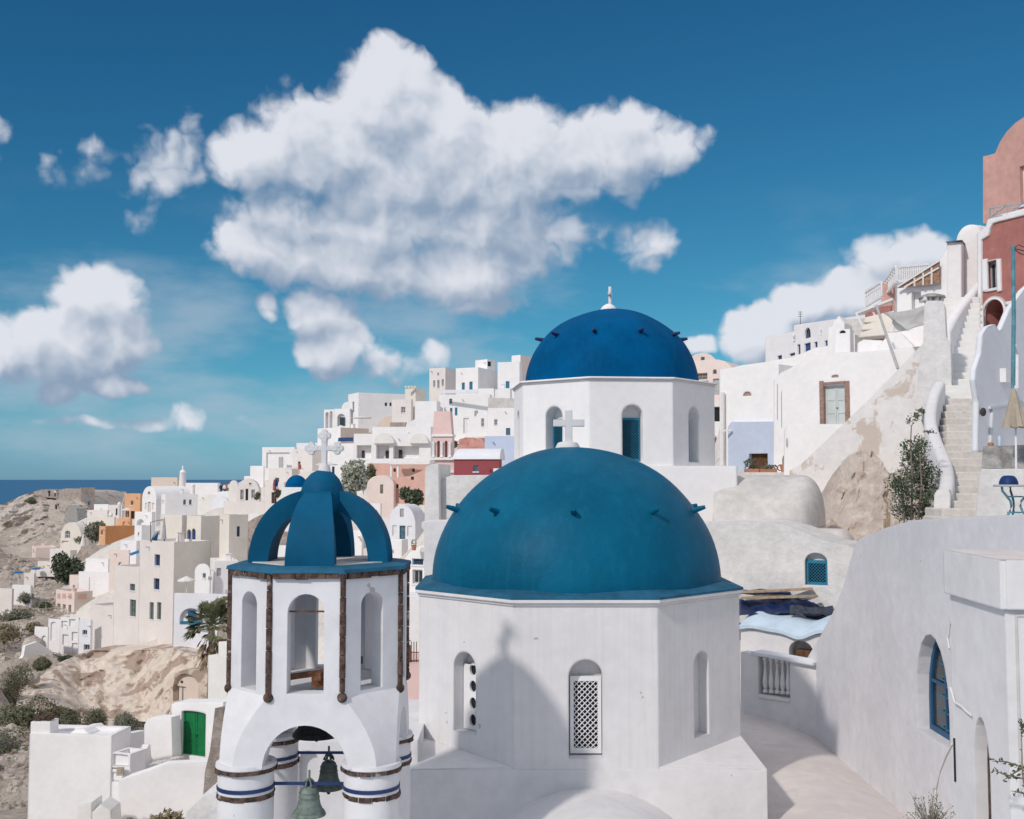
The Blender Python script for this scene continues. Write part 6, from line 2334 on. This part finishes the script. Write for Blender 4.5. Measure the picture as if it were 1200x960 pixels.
# ------------------------------------------------------------------ rock with the ruin
rough_sheet('ruin_rock', 'rock', [(-60, 612), (-20, 600), (5, 590), (20, 583), (40, 575), (60, 573), (80, 574), (100, 576), (112, 592), (124, 602), (140, 612)],
            [(-60, 680), (-20, 672), (5, 668), (20, 664), (35, 655), (50, 648), (60, 644), (75, 640), (95, 628), (115, 622), (140, 626)],
            [(300,), (298,), (296,), (298,), (300,), (300,), (298,), (292,), (285,), (280,), (278,)], [(236,), (234,), (232,), (232,), (232,), (232,), (230,), (228,), (232,), (236,), (240,)], 260, 110, 4.2, .05,
            label='pale craggy headland rock under the ruined castle', cat='rock', depth=30, crag=.75)
for (pts, pln, T, mat, lab, hol) in (
    ([(66, 592), (66, 577), (70, 574), (77, 572.5), (84, 573.5), (94, 572.5), (94, 594)], (60, 286, 96, 280), 3, 'rubble', 'broken stone castle wall on the headland', ()),
    ([(38, 582), (40, 576), (48, 574), (56, 573.5), (66, 574), (67, 584)], (34, 292, 70, 288), 3, 'rubble', 'low crumbling castle wall with two gaps', [(56.8, 58.6, 576.5, 582, 'void'), (63.5, 65.4, 576.5, 582, 'void')]),
    ([(56, 604), (58, 590), (66, 589), (78, 594), (76, 612), (60, 612)], (54, 262, 80, 260), 3, 'rock', 'plastered ruin face with a dark gap below the castle', [(64.6, 67, 591, 597, 'void'), (66.8, 69, 590.8, 592.5, 'void')]),
    ([(71, 622), (80, 592), (90, 596), (92, 615), (88, 626)], (70, 256, 94, 250), 2, 'stone_grey', 'grey slanting ruin buttress above the vaulted house', ()),
):
    slab(lab, pts, pln, T, mat, hol, name='ruin', cat='ruin')
H('square ruined castle keep with a dark shaded side', 93.5, 95, 111, 571.5, 600, 278, 'rubble', 60, cat='ruin', name='ruin', par=.6, anchor=False)

# ------------------------------------------------------------------ ground
import numpy as np
man = [  # photo column, row, distance: visible bare slope
    (0, 960, 58), (-60, 960, 60), (-60, 850, 88), (0, 850, 85), (-60, 760, 125), (-60, 700, 170), (30, 905, 62), (40, 852, 86), (15, 880, 72), (90, 862, 72), (160, 862, 66), (120, 858, 80), (180, 850, 80),
    (0, 745, 132), (-40, 745, 135), (30, 730, 146), (60, 725, 150), (0, 705, 160), (20, 655, 235), (0, 640, 245), (-60, 660, 240), (40, 640, 238), (60, 640, 232),
    (150, 640, 170), (120, 636, 195), (200, 612, 175), (240, 606, 178), (300, 615, 140), (330, 605, 140), (430, 600, 125), (480, 600, 112), (300, 700, 95), (420, 700, 82), (480, 705, 76),
    (480, 570, 135), (560, 560, 120), (600, 555, 140), (540, 530, 150), (590, 530, 165), (520, 520, 172), (450, 545, 165), (410, 535, 185), (350, 560, 190), (560, 470, 192), (600, 470, 195), (510, 480, 198),
]
A_ = [(lambda q: (q.x, q.y, q.z - .4))(P(*m)) for m in man]
A_ += [(0, 12, -11), (-6, 14, -11), (6, 14, -9), (-3, 20, -11), (1, 22, -9), (6, 27, -8), (-8, 24, -13), (-12, 34, -14.5), (-20, 40, -15), (3, 37, -5), (0, 33, -9), (-5, 40, -11), (8, 32, -4),
       (12, 26, -3), (14, 20, -4), (18, 24, -1.5), (10, 36, -2), (12, 42, 0), (18, 40, 4), (22, 45, 6.5), (14, 50, .5), (9, 48, -1.5), (4, 48, -5), (14, 60, 2), (10, 56, -.5), (22, 58, 5), (30, 60, 9), (16, 75, 6), (30, 80, 13), (24, 100, 12), (30, 130, 16), (45, 60, 13), (60, 90, 20), (15, 100, 4),
       (10, 130, 5), (5, 160, 10), (5, 200, 15), (25, 200, 20), (-10, 225, 17), (60, 160, 24), (60, 220, 24), (0, 260, 10), (40, 260, 18), (-40, 240, 5), (-70, 240, -4), (-95, 260, -10), (-80, 300, -12), (-40, 300, -6), (0, 320, 0), (60, 320, 5),
       (-60, 60, -26), (-90, 90, -34), (-110, 130, -34), (-130, 180, -34), (-160, 240, -40), (-160, 310, -50), (-120, 350, -60), (-40, 370, -50), (60, 380, -40), (-40, 40, -24), (-30, 20, -22), (-15, 5, -18), (15, 5, -8), (40, 20, 2), (40, 40, 8)]
A_ += TERR
A_ = np.array(A_)
gx = np.concatenate([np.arange(-260, -140, 8), np.arange(-140, 40, 1.6), np.arange(40, 140, 6)])
gy = np.concatenate([np.arange(2, 60, 1.4), np.arange(60, 260, 2.0), np.arange(260, 440, 6)])
XX, YY = np.meshgrid(gx, gy, indexing='ij')
num = np.zeros_like(XX)
den = np.zeros_like(XX)
for (x, y, z) in A_:
    s2 = (2.0 + 0.012 * y) ** 2
    w_ = 1.0 / ((XX - x) ** 2 + (YY - y) ** 2 + s2) ** 1.9
    num += w_ * z
    den += w_
ZZ = num / den
ZONES = [  # photo columns, distances: bare ground here stays below this photo row
    (12, 258, 56, 119, 852), (250, 500, 40, 90, 730), (820, 1010, 45, 300, 446), (1010, 1300, 50, 300, 410), (600, 850, 40, 150, 562), (-200, 15, 60, 120, 800), (470, 620, 40, 95, 620),
]
vs, fs = [], []
ni, nj = XX.shape
for i in range(ni):
    for j in range(nj):
        x, y, z = float(XX[i, j]), float(YY[i, j]), float(ZZ[i, j])
        # the land ends in cliffs down to the sea
        ex = max(0.0, (-150 - x) / 60, (y - 360) / 50, (x - 110) / 25 if y > 330 else 0)
        nz = noise.fractal(Vector((x * .09, y * .09, 1.0)), .9, 2.1, 4)
        steep = min(1.0, max(0.0, (-x - 8) / 25)) if y < 330 else 1
        if y < 330 and 600 + F * x / y < 64 and y > 50:
            z += 1.6 * (noise.ridged_multi_fractal(Vector((x * .07, y * .07, 3.0)), .9, 2.2, 5, 1.0, 2.0) - 1.2)
        z += nz * (0.15 + .9 * (1 if z < -12 else 0.1) * steep) - ex * 110
        pxc = 600 + F * x / y
        for (a_, b_, y0_, y1_, row) in ZONES:
            if a_ < pxc < b_ and y0_ < y < y1_:
                z = min(z, P(pxc, row, y).z)
        vs.append((x, y, max(z, -140)))
for i in range(ni - 1):
    for j in range(nj - 1):
        k = i * nj + j
        fs.append((k, k + nj, k + nj + 1, k + 1))
mb = MB()
mb.add(vs, fs)
near = np.array([(a_[0], a_[1]) for a_ in TERR])
mb.m = []
for f_ in mb.f:
    x, y, z = mb.v[f_[0]]
    town = x > -12 - .10 * y and y < 260 and np.min(np.hypot(near[:, 0] - x, near[:, 1] - y)) < 5
    pxc = 600 + F * x / y
    mb.m.append(1 if town or (x > -7 and y < 120) or (y > 104 and 70 < pxc < 1300 and y < 262) or (pxc > 258 and 36 < y < 104) else 0)
mb.build('terrain', ['ground', 'paving'], None, 60, kind='structure')
mb = MB()
mb.box((8, 4, -8.9), (30, 52, 1.0))
mb.build('bounce_courtyard', 'white', None, kind='structure')  # white ground out of view, added to bounce sunlight up onto the walls
mb = MB()
mb.add([(-300000, -3000, -110), (300000, -3000, -110), (300000, 390000, -110), (-300000, 390000, -110)], [(0, 1, 2, 3)])
mb.build('sea', 'sea', None, kind='structure')


def ground_z(x, y):
    i = int(np.clip(np.searchsorted(gx, x) - 1, 0, ni - 2))
    j = int(np.clip(np.searchsorted(gy, y) - 1, 0, nj - 2))
    u = (x - gx[i]) / (gx[i + 1] - gx[i])
    v = (y - gy[j]) / (gy[j + 1] - gy[j])
    z = lambda a, b: vs[a * nj + b][2]
    return z(i, j) * (1 - u) * (1 - v) + z(i + 1, j) * u * (1 - v) + z(i, j + 1) * (1 - u) * v + z(i + 1, j + 1) * u * v


# ------------------------------------------------------------------ plants
GS = 'shrubs on the slope'
for i, (px, py, Y, w, h, mat, lab) in enumerate((
    (30, 848, 82, 78, 62, 'leaf_olive', 'broad grey-green shrub mound at the cliff foot'),
    (115, 846, 70, 38, 38, 'leaf_olive', 'round olive-green shrub behind the white vent hood'),
    (152, 849, 68, 42, 34, 'leaf_grey', 'round grey-green shrub left of the shoulder wall'),
    (82, 842, 78, 26, 26, 'leaf_olive', 'small dry shrub between two mounds'),
    (70, 838, 84, 24, 22, 'leaf_dry', 'brownish twiggy shrub against the cliff'),
    (5, 880, 72, 50, 60, 'leaf_grey', 'dusty shrub mound at the slope edge'),
    (18, 800, 100, 40, 50, 'leaf_olive', 'tall shrub left of the patchy cliff'),
    (48, 778, 115, 24, 16, 'leaf_olive', 'low shrub on the cliff edge below the white arch house'),
    (78, 772, 118, 22, 9, 'leaf_dark', 'dark hedge strip below the stacked balconies'),
    (30, 700, 150, 18, 16, 'leaf_grey', 'grey shrub on the bare slope below the stone hut'),
    (50, 692, 158, 22, 16, 'leaf_olive', 'green shrub just below the stone hut'),
    (55, 712, 146, 24, 20, 'leaf_dark', 'dark green shrub left of the beige house'),
    (18, 722, 140, 40, 20, 'leaf_grey', 'flat grey scrub patch on the slope'),
    (5, 740, 130, 44, 30, 'leaf_dry', 'dry straw-coloured scrub on the slope'),
    (40, 735, 136, 26, 14, 'leaf_dry', 'dry tussock beside the pale boulder'),
    (35, 587, 286, 16, 7, 'leaf_olive', 'olive scrub on top of the headland'),
    (36, 637, 236, 20, 9, 'leaf_olive', 'olive scrub at the foot of the headland'),
    (60, 880, 66, 20, 20, 'leaf_dry', 'dry scrub left of the white block'),
)):
    bush('shrub', lab, 'shrub', px, py, Y, w, h, mat, n=5000 if Y < 120 else 1600, size=(.045 if Y < 120 else .07) * w / 2 / F * Y * (1 if w > 30 else 1.4), group=GS)
bush('tree', 'dense dark green tree beside the stone hut', 'tree', 80, 668, 158, 38, 44, 'leaf_dark', n=2600, size=.30)
bush('tree', 'grey-green olive tree left of the orange house', 'tree', 112, 623, 186, 26, 26, 'leaf_grey', n=1500, size=.28)
bush('tree', 'lower bough of the olive tree over the terrace' if False else 'small olive bush beside a white sunshade', 'shrub', 93, 633, 190, 14, 10, 'leaf_olive', n=500)
bush('bush', 'tall white-flowering bush left of the rounded pink house', 'bush', 416, 561, 136, 36, 54, ['leaf_pale'], n=3000, size=.26)
bush('bush', 'green creeper beside the white-flowering bush', 'bush', 436, 553, 140, 16, 24, 'leaf_olive', n=900, size=.2)
bush('bush', 'dark green lower edge under the white flowers', 'bush', 404, 584, 133, 20, 14, 'leaf_olive', n=700, size=.2)
bush('tree', 'dark rounded tree against the salmon wall', 'tree', 482, 582, 118, 27, 24, 'leaf_dark', n=1600, size=.2)
bush('plant', 'small potted green plant by the pink stone wall', 'plant', 533, 520, 118, 8, 11, 'leaf_olive', n=260, size=.15)
bush('bush', 'pink bougainvillea between the church and the white house', 'bush', 841, 528, 76, 9, 40, 'flower_pink', n=900, size=.12)
bush('bush', 'green leaves beneath the bougainvillea', 'bush', 840, 540, 75, 8, 18, 'leaf_olive', n=300, size=.12)
bush('shrub', 'small dry bush at the lane foot', 'shrub', 195, 968, 38, 46, 40, 'leaf_dry', n=900, size=.10)
bush('shrub', 'pale twiggy bush beside the lane foot', 'shrub', 150, 972, 39, 30, 30, 'leaf_dry', n=500, size=.09)
bush('plant', 'terrace plants by the cream vaulted house', 'plant', 301, 581, 163, 8, 10, 'leaf_olive', n=220, size=.2)
bush('plant', 'plants in front of the tall red cloth post', 'plant', 325, 578, 150, 8, 14, 'leaf_olive', n=300, size=.18)

# shrub and young tree by the stairs
sh = thing('shrub', P(1075, 612, 27.5), 'leafy shrub with a tall bare-stemmed shoot, left of the stairs', 'shrub')
mb = MB()
for (px, py, w, h, n) in ((1080, 560, 44, 60, 900), (1070, 535, 30, 40, 350), (1058, 575, 30, 55, 480), (1088, 590, 30, 40, 420), (1064, 600, 40, 26, 300), (1098, 600, 16, 20, 160), (1050, 566, 16, 22, 110), (1078, 520, 18, 22, 120)):
    c = P(px, py, 27.3 + random.uniform(-.4, .5))
    leaves(mb, c, (w / 2 / F * 27.5, .5, h / 2 / F * 27.5), int(n * 2.6), .032, shell=.12, lump=.7, seed=px)
for (px, py, w, h, n) in ((1074, 488, 16, 12, 60), (1080, 482, 8, 10, 30), (1066, 494, 10, 10, 30), (1060, 520, 12, 12, 36), (1076, 523, 10, 8, 24), (1090, 506, 18, 5, 40)):
    c = P(px, py, 27.2)
    leaves(mb, c, (w / 2 / F * 27.5, .2, h / 2 / F * 27.5), n, .04, shell=.1, lump=.6, seed=px)
mb.build('foliage', 'leaf_dark', sh)
mb = MB()
mb.tube([P(1068, 615, 27.3), P(1069, 560, 27.2), P(1067, 520, 27.2), P(1068, 500, 27.2), P(1076, 484, 27.2)], [.03, .025, .016, .012, .006], 6)
mb.tube([P(1076, 615, 27.3), P(1080, 570, 27.2), P(1078, 530, 27.2)], [.03, .02, .01], 6)
mb.tube([P(1060, 615, 27.2), P(1056, 570, 27.2)], [.02, .01], 6)
mb.build('stem', 'bark', sh, 40)
for (x, y0, lab) in ((1039.5, 588, 'tallest wooden stake left of the leafy shrub'), (1042, 600, 'middle-height wooden stake beside the tallest one'), (1036.5, 608, 'shortest wooden stake left of the tallest one')):
    mb = MB()
    mb.tube([P(x, 635, 26.6), P(x, y0, 26.6)], .028, 6)
    mb.build('stake', 'tan_wood', None, 40, label=lab, cat='stake', group='wooden stakes')
# near twiggy bush at the lower right
sh = thing('shrub', P(1090, 985, 15.5), 'fine grey-green twiggy shrub at the foot of the arched window wall', 'shrub')
mb, sb = MB(), MB()
for k in range(60):
    a = random.uniform(-1.1, 1.1)
    L = random.uniform(.3, .72)
    b0 = P(1091, 985, 15.4 + random.uniform(-.2, .2))
    tip = b0 + Vector((sin(a) * L * .55, random.uniform(-.15, .15), cos(a) * L))
    mid = b0.lerp(tip, .5) + Vector((0, 0, .04))
    sb.tube([b0, mid, tip], [.006, .004, .002], 4)
    for q in range(16):
        u = random.uniform(.35, 1.05)
        leaves(mb, b0.lerp(tip, u), (.035, .035, .035), 1, .018, shell=.3)
mb.build('foliage', 'leaf_grey', sh)
sb.build('stem', 'bark', sh)
# thorny vine at the right edge
vn = thing('vine', P(1215, 900, 10.6), 'thin leafy vine reaching in from the right edge wall', 'vine')
mb, sb = MB(), MB()
for (pts) in ([(1215, 905), (1195, 898), (1180, 893), (1163, 892)], [(1215, 915), (1195, 912), (1178, 908), (1165, 903)], [(1215, 935), (1200, 930), (1185, 927)], [(1215, 860), (1198, 850), (1194, 842)], [(1205, 960), (1198, 900), (1197, 850)], [(1215, 890), (1190, 905), (1175, 915)]):
    ps = [P(x, y, 10.5 + random.uniform(-.1, .1)) for x, y in pts]
    sb.tube(ps, [.008] * (len(ps) - 1) + [.003], 5)
    for i in range(len(ps) - 1):
        for q in range(11):
            leaves(mb, ps[i].lerp(ps[i + 1], random.random()), (.03, .03, .03), 1, .022, shell=.3)
mb.build('foliage', 'leaf_dark', vn)
sb.build('stem', 'bark', vn)
# thin dry grass on the terrace edge
gr = MB()
for k in range(70):
    x, y = 4.28 + random.random() * .5, 18.6 + random.random() * 2.2
    h = random.uniform(.08, .3)
    gr.tube([(x, y, FZ), (x + random.uniform(-.08, .08), y, FZ + h)], [.004, .001], 3)
gr.build('dry_grass', 'leaf_dry', kind='stuff', label='thin dry grass stalks at the edge of the terrace', cat='grass')

# palm
q = P(246, 800, 76)
pm = thing('palm_tree', q, 'fan palm with a skirt of dead fronds in front of the white loggia house', 'palm tree')
top = P(248, 733, 76)
mb = MB()
mb.tube([q - Vector((0, 0, 3)), q.lerp(top, .5) + Vector((.06, 0, 0)), top], [.26, .2, .22], 10)
mb.build('trunk', 'bark', pm, 40)


def frond(mb, o, az, el, L, fan, droop, mi=0):
    d = Vector((cos(az) * cos(el), sin(az) * cos(el), sin(el)))
    tip = o + d * L
    sd = d.cross(Vector((0, 0, 1))).normalized()
    up = sd.cross(d)
    mb.tube([o, tip], .02, 4, mi)
    nl = 16
    for i in range(nl):
        a = (i / (nl - 1) - .5) * 2 * fan
        ld = (d * cos(a) + sd * sin(a)).normalized()
        l = L * random.uniform(.55, .8) * (1 - .25 * abs(a) / fan)
        e = tip + ld * l + Vector((0, 0, -droop * l * random.uniform(.6, 1.2)))
        m = tip + ld * l * .5 + Vector((0, 0, -droop * l * .15))
        w = up.cross(ld).normalized() * .075 + Vector((0, 0, .01))
        mb.add([tip, m + w, e, m - w], [(0, 1, 2, 3)], mi)


mb = MB()
for k in range(95):
    el = random.uniform(-.35, 1.4)
    frond(mb, top + Vector((0, 0, random.uniform(-.2, .3))), random.uniform(0, 2 * pi), el, random.uniform(.85, 1.3), 1.1, .3)
mb.build('crown', 'palm_leaf', pm)
mb = MB()
for k in range(30):
    frond(mb, top - Vector((0, 0, random.uniform(.2, 1.6))), random.uniform(0, 2 * pi), random.uniform(-1.35, -.7), random.uniform(.6, .95), .6, .5)
mb.build('dead_fronds', 'palm_dead', pm)

# boulders and scrub on the slope
for (px, py, Y, w, h, lab) in ((28, 742, 136, 28, 20, 'pale rounded boulder on the bare slope'), (9, 745, 134, 12, 14, 'small pale boulder beside the larger one'), (38, 758, 128, 26, 24, 'tall pale boulder left of the white arch wall'), (36, 795, 104, 20, 16, 'brown boulder at the cliff edge')):
    c = P(px, py, Y)
    mb = MB()
    mb.sphere((0, 0, 0), 1, 20)
    rx, rz = w / 2 / F * Y, h / 2 / F * Y
    mb.v = [(c.x + x * rx * (1 + .3 * noise.noise(Vector((x, y, z)) * 1.6 + Vector((px, 0, 0)))), c.y + y * rx, c.z + z * rz * (1 + .3 * noise.noise(Vector((x, y, z)) * 2 + Vector((0, px, 0))))) for x, y, z in mb.v]
    mb.build('boulder', 'rock', None, 50, label=lab, cat='boulder')
sc = MB()
rng = random.Random(3)
for k in range(5200):
    Y = rng.uniform(55, 250)
    px = rng.uniform(-60, 110)
    x = (px - 600) / F * Y
    z = ground_z(x, Y)
    nn = noise.noise(Vector((x * .08, Y * .08, 7)))
    if nn < -.05:
        continue
    r = rng.uniform(.15, .5)
    leaves(sc, (x, Y, z + r * .4), (r, r, r * .6), 12, r * .28, mi=0 if rng.random() < .5 else 1 if rng.random() < .6 else 2, rng=rng)
sc.build('scrub', ['leaf_dry', 'leaf_olive', 'leaf_grey'], None, kind='stuff', label='dry low scrub scattered over the bare slope', cat='scrub')

st_ = MB()
for k in range(2600):
    Y = rng.uniform(52, 200)
    px = rng.uniform(-60, 60 if Y < 100 else 100)
    x = (px - 600) / F * Y
    z = ground_z(x, Y)
    r = rng.uniform(.08, .35) * (1 if rng.random() < .9 else 2.2)
    o_ = len(st_.v)
    st_.sphere((0, 0, 0), 1.0, 5)
    for i_ in range(o_, len(st_.v)):
        v = Vector(st_.v[i_])
        q = 1 + .5 * noise.noise(v * 1.3 + Vector((k * 1.7, 0, 0)))
        st_.v[i_] = (x + v.x * r * q, Y + v.y * r * q, z + v.z * r * .75 * q)
st_.build('stones', 'rock', None, kind='stuff', label='loose pale stones scattered over the bare slope', cat='stones')

# ------------------------------------------------------------------ sunshades, people, small things
def sunshade(label, px, ytop, ybot, Y, wpx, mat, tilt=0.0, hk=.45):
    t0, b0 = P(px, ytop, Y), P(px, ybot, Y)
    r = thing('sunshade', b0, label, 'sunshade', 'sunshades on the terraces')
    mb = MB()
    mb.tube([b0, t0], .04, 6)
    mb.build('pole', 'white_paint', r)
    R = wpx / 2 / F * Y
    mb = MB()
    n = 8
    vs_ = [t0] + [t0 + Vector((R * cos(2 * pi * k / n), R * sin(2 * pi * k / n), -R * hk)) for k in range(n)]
    vs_ += [v - Vector((0, 0, .12)) for v in vs_[1:]]
    mb.add(vs_, [(0, 1 + k, 1 + (k + 1) % n) for k in range(n)] + [(1 + k, 9 + k, 9 + (k + 1) % n, 1 + (k + 1) % n) for k in range(n)])
    mb.build('canopy', mat, r)


sunshade('white open sunshade on the terrace beside the small vaulted house', 218.5, 675, 697, 111.5, 21, 'canvas_white')
sunshade('large white flat sunshade on the beige terrace', 424, 488, 502, 199, 24, 'canvas_white', hk=.12)
sunshade('blue sunshade at the outer slope terrace', 21.5, 669, 684, 160, 12, 'cloth_blue', hk=.3)
sunshade('blue sunshade beside the stone hut roof', 42, 665, 676, 172, 10, 'cloth_blue', hk=.3)
sunshade('white sunshade in front of the light orange house', 149, 595, 606, 206, 13, 'canvas_white', hk=.35)
sunshade('grey-white sunshade under the square white house', 343, 548, 562, 178, 26, 'canvas_white', hk=.08)
sunshade('white sunshade right of the trefoil cross', 383, 541, 560, 150, 26, 'canvas_white', hk=.25)
c = P(97.5, 644, 188)
cs_ = thing('sunshade', c, 'closed white sunshade by the olive bush', 'sunshade', 'sunshades on the terraces')
mb = MB()
mb.lathe((c.x, c.y, c.z), [(.05, 0), (.05, .6), (.55, .6), (.4, 1.4), (.1, 2.6), (0, 2.7)], 8)
mb.build('canopy', 'canvas_white', cs_, 40)
c = P(192, 634, 121)
cs_ = thing('sunshade', c, 'closed grey sunshade on the cream roof terrace', 'sunshade', 'sunshades on the terraces')
mb = MB()
mb.lathe((c.x, c.y, c.z), [(.04, 0), (.04, .2), (.28, .2), (.2, 1.2), (.06, 2.5), (0, 2.55)], 8)
mb.build('canopy', 'grey_paint', cs_, 40)
# blue awning frame on the cream terrace
aw = thing('awning', P(182, 635, 121), 'blue half-furled awning on a thin iron frame, on the cream roof terrace', 'awning')
mb = MB()
for (a, b) in (((176.5, 635), (176.5, 612)), ((176.5, 612), (192, 608.5)), ((192, 608.5), (193, 634)), ((176.5, 635), (181, 626))):
    mb.bar(P(a[0], a[1], 121), P(b[0], b[1], 121), .06)
mb.build('frame', 'iron', aw)
mb = MB()
A0, B0, C0 = P(178, 633, 121), P(186, 623, 121), P(184, 634, 122)
mb.add([A0, B0, C0, P(179, 631, 122.5)], [(0, 1, 2), (0, 3, 1)])
ob = mb.build('cloth', 'cloth_blue', aw)
ob.modifiers.new('t', 'SOLIDIFY').thickness = .03
mb = MB()
A0, B0, C0, D0 = P(152, 649, 138), P(163, 645, 138), P(163, 648, 136), P(153, 651.5, 136)
mb.add([A0, B0, C0, D0], [(0, 1, 2, 3)])
ob = mb.build('awning', 'cloth_blue', None, label='small dark blue awning above the pink-cream block', cat='awning')
ob.modifiers.new('t', 'SOLIDIFY').thickness = .05

# people: one continuous skinned body each
PM = {}


def person_mat(name, cols):
    m, t, b, geo = pbr(name, None, .8, .2)
    tc = t.new('ShaderNodeTexCoord')
    sp = t.new('ShaderNodeSeparateXYZ')
    t.link(tc.outputs['Generated'], sp.inputs[0])
    c = cols[0]
    for k, h in ((1, .47), (2, .82), (3, .93)):
        f = t.math('GREATER_THAN', sp.outputs[2], h)
        c = t.mix(f, c, cols[k])
    t.link(c, b.inputs['Base Color'])


SK = (.42, .26, .19)
person_mat('person_blue', ((.03, .03, .05), (.02, .22, .42), SK, (.04, .03, .02)))
person_mat('person_dark', ((.05, .05, .08), (.03, .03, .04), SK, (.05, .035, .02)))
person_mat('person_white', ((.10, .12, .2), (.7, .68, .66), SK, (.06, .04, .02)))
person_mat('person_red', ((.2, .18, .15), (.42, .08, .07), SK, (.05, .04, .02)))


def person(label, px, py, Y, mat, h=1.72, yaw=0.0, arm=0.1, group='people on the far terraces'):
    o = P(px, py, Y)
    J = [((0, 0, .50), .115), ((0, 0, .62), .11), ((0, 0, .76), .125), ((0, 0, .835), .045), ((0, -.01, .875), .055), ((0, -.01, .93), .065), ((0, 0, .97), .045)]
    E = [(0, 1), (1, 2), (2, 3), (3, 4), (4, 5), (5, 6)]
    for s in (-1, 1):
        k = len(J)
        J += [((s * .055, 0, .47), .075), ((s * .06, -.01 * s, .27), .05), ((s * .062, .01, .05), .035), ((s * .065, -.07, .02), .028)]
        E += [(0, k), (k, k + 1), (k + 1, k + 2), (k + 2, k + 3)]
        k = len(J)
        J += [((s * .11, 0, .785), .045), ((s * (.14 + arm * .2), .0, .64), .035), ((s * (.15 + arm * .3), -.05, .51), .027), ((s * .15, -.07, .465), .022)]
        E += [(2, k), (k, k + 1), (k + 1, k + 2), (k + 2, k + 3)]
    me = bpy.data.meshes.new('person')
    me.from_pydata([(x * h, y * h, z * h) for (x, y, z), r in J], E, [])
    ob = bpy.data.objects.new('person', me)
    COL.objects.link(ob)
    ob.location = o
    ob.rotation_euler = (0, 0, yaw)
    sk = ob.modifiers.new('skin', 'SKIN')
    for i, (_, r) in enumerate(J):
        me.skin_vertices[0].data[i].radius = (r * h, r * h)
    me.skin_vertices[0].data[0].use_root = True
    sb_ = ob.modifiers.new('sub', 'SUBSURF')
    sb_.levels = sb_.render_levels = 1
    me.materials.append(MATS[mat])
    tag(ob, label, 'person', group)


person('person in a blue jacket below the castle keep', 104, 593, 276, 'person_blue')
person('dark-clothed person in the left gap of the castle wall', 57.5, 581.5, 285, 'person_dark')
person('person in white by the right gap of the castle wall', 64.8, 581.5, 284, 'person_white')
person('person in a dark top at the left of the viewing terrace', 259, 578.5, 186, 'person_dark', yaw=.4)
person('person in a white top beside the dark-clothed one on the viewing terrace', 263, 578.5, 185, 'person_white', yaw=-.3)
person('person in red on the viewing terrace', 265.4, 578, 187, 'person_red', yaw=.8)
person('person in white at the right end of the viewing terrace', 267.6, 577.5, 186, 'person_white', yaw=2.0)
slab('white parapet of the viewing terrace', [(255, 590), (255, 576.5), (276, 575), (276, 590)], (250, 184, 280, 183), .4, 'white', name='parapet')
slab('raised terrace under the people behind the white parapet', [(255, 590), (255, 578.8), (276, 578), (276, 590)], (250, 184.6, 280, 183.6), 5, 'white_b', name='viewing_terrace', cat='terrace')
# flags / cloths
for (x, y0, y1, Y, mat, lab) in ((321.5, 562, 575, 150, 'cloth_red', 'folded red cloth on a post among the cream houses'), (323.5, 562, 570, 149.5, 'plastic_blue', 'folded dark blue cloth beside the red one'), (351, 543, 550, 175, 'cloth_red', 'red furled sunshade on the cream terrace')):
    a, b = P(x, y1, Y), P(x, y0, Y)
    mb = MB()
    mb.tube([a, a.lerp(b, .5) + Vector((.05, 0, 0)), b], [.22, .26, .1], 8)
    mb.tube([a - Vector((0, 0, 1.6)), b], .04, 6)
    mb.build('furled_cloth', mat, None, 40, label=lab, cat='cloth')
q = P(416, 594, 128)
mb = MB()
mb.add([P(418, 576, 128), P(425, 575, 128), P(426, 584, 127.6), P(422.5, 587.5, 127.8), P(419, 583, 127.6)], [(0, 1, 2, 3, 4)])
ob = mb.build('laundry', 'canvas_white', None, label='white cloth hanging below the flowering bush', cat='laundry')
ob.modifiers.new('t', 'SOLIDIFY').thickness = .04
for (px, py, Y, lab) in ((485, 645, 71.6, 'small terracotta flower pot on the curved gable'),):
    q = P(px, py, Y)
    r = thing('flower_pot', q, lab, 'flower pot')
    mb = MB()
    mb.lathe((q.x, q.y, q.z), [(0, 0), (.12, 0), (.17, .3), (.19, .34), (0, .34)], 12)
    mb.build('pot', 'terracotta', r, 40)
    mb = MB()
    leaves(mb, (q.x, q.y, q.z + .5), (.2, .2, .22), 60, .06)
    mb.build('foliage', 'leaf_olive', r)
# electric meter on the lower white step
c = P(141, 904, 44.4)
mb = MB()
mb.box((c.x, c.y, c.z), (.24, .16, .3))
mb.box((c.x, c.y - .09, c.z + .05), (.16, .03, .14))
mb.build('meter_box', 'canvas', None, label='small beige electric meter on the lower white step', cat='meter box')
# helper marks used while building
for o in list(bpy.data.objects):
    if '_w' in o:
        del o['_w']
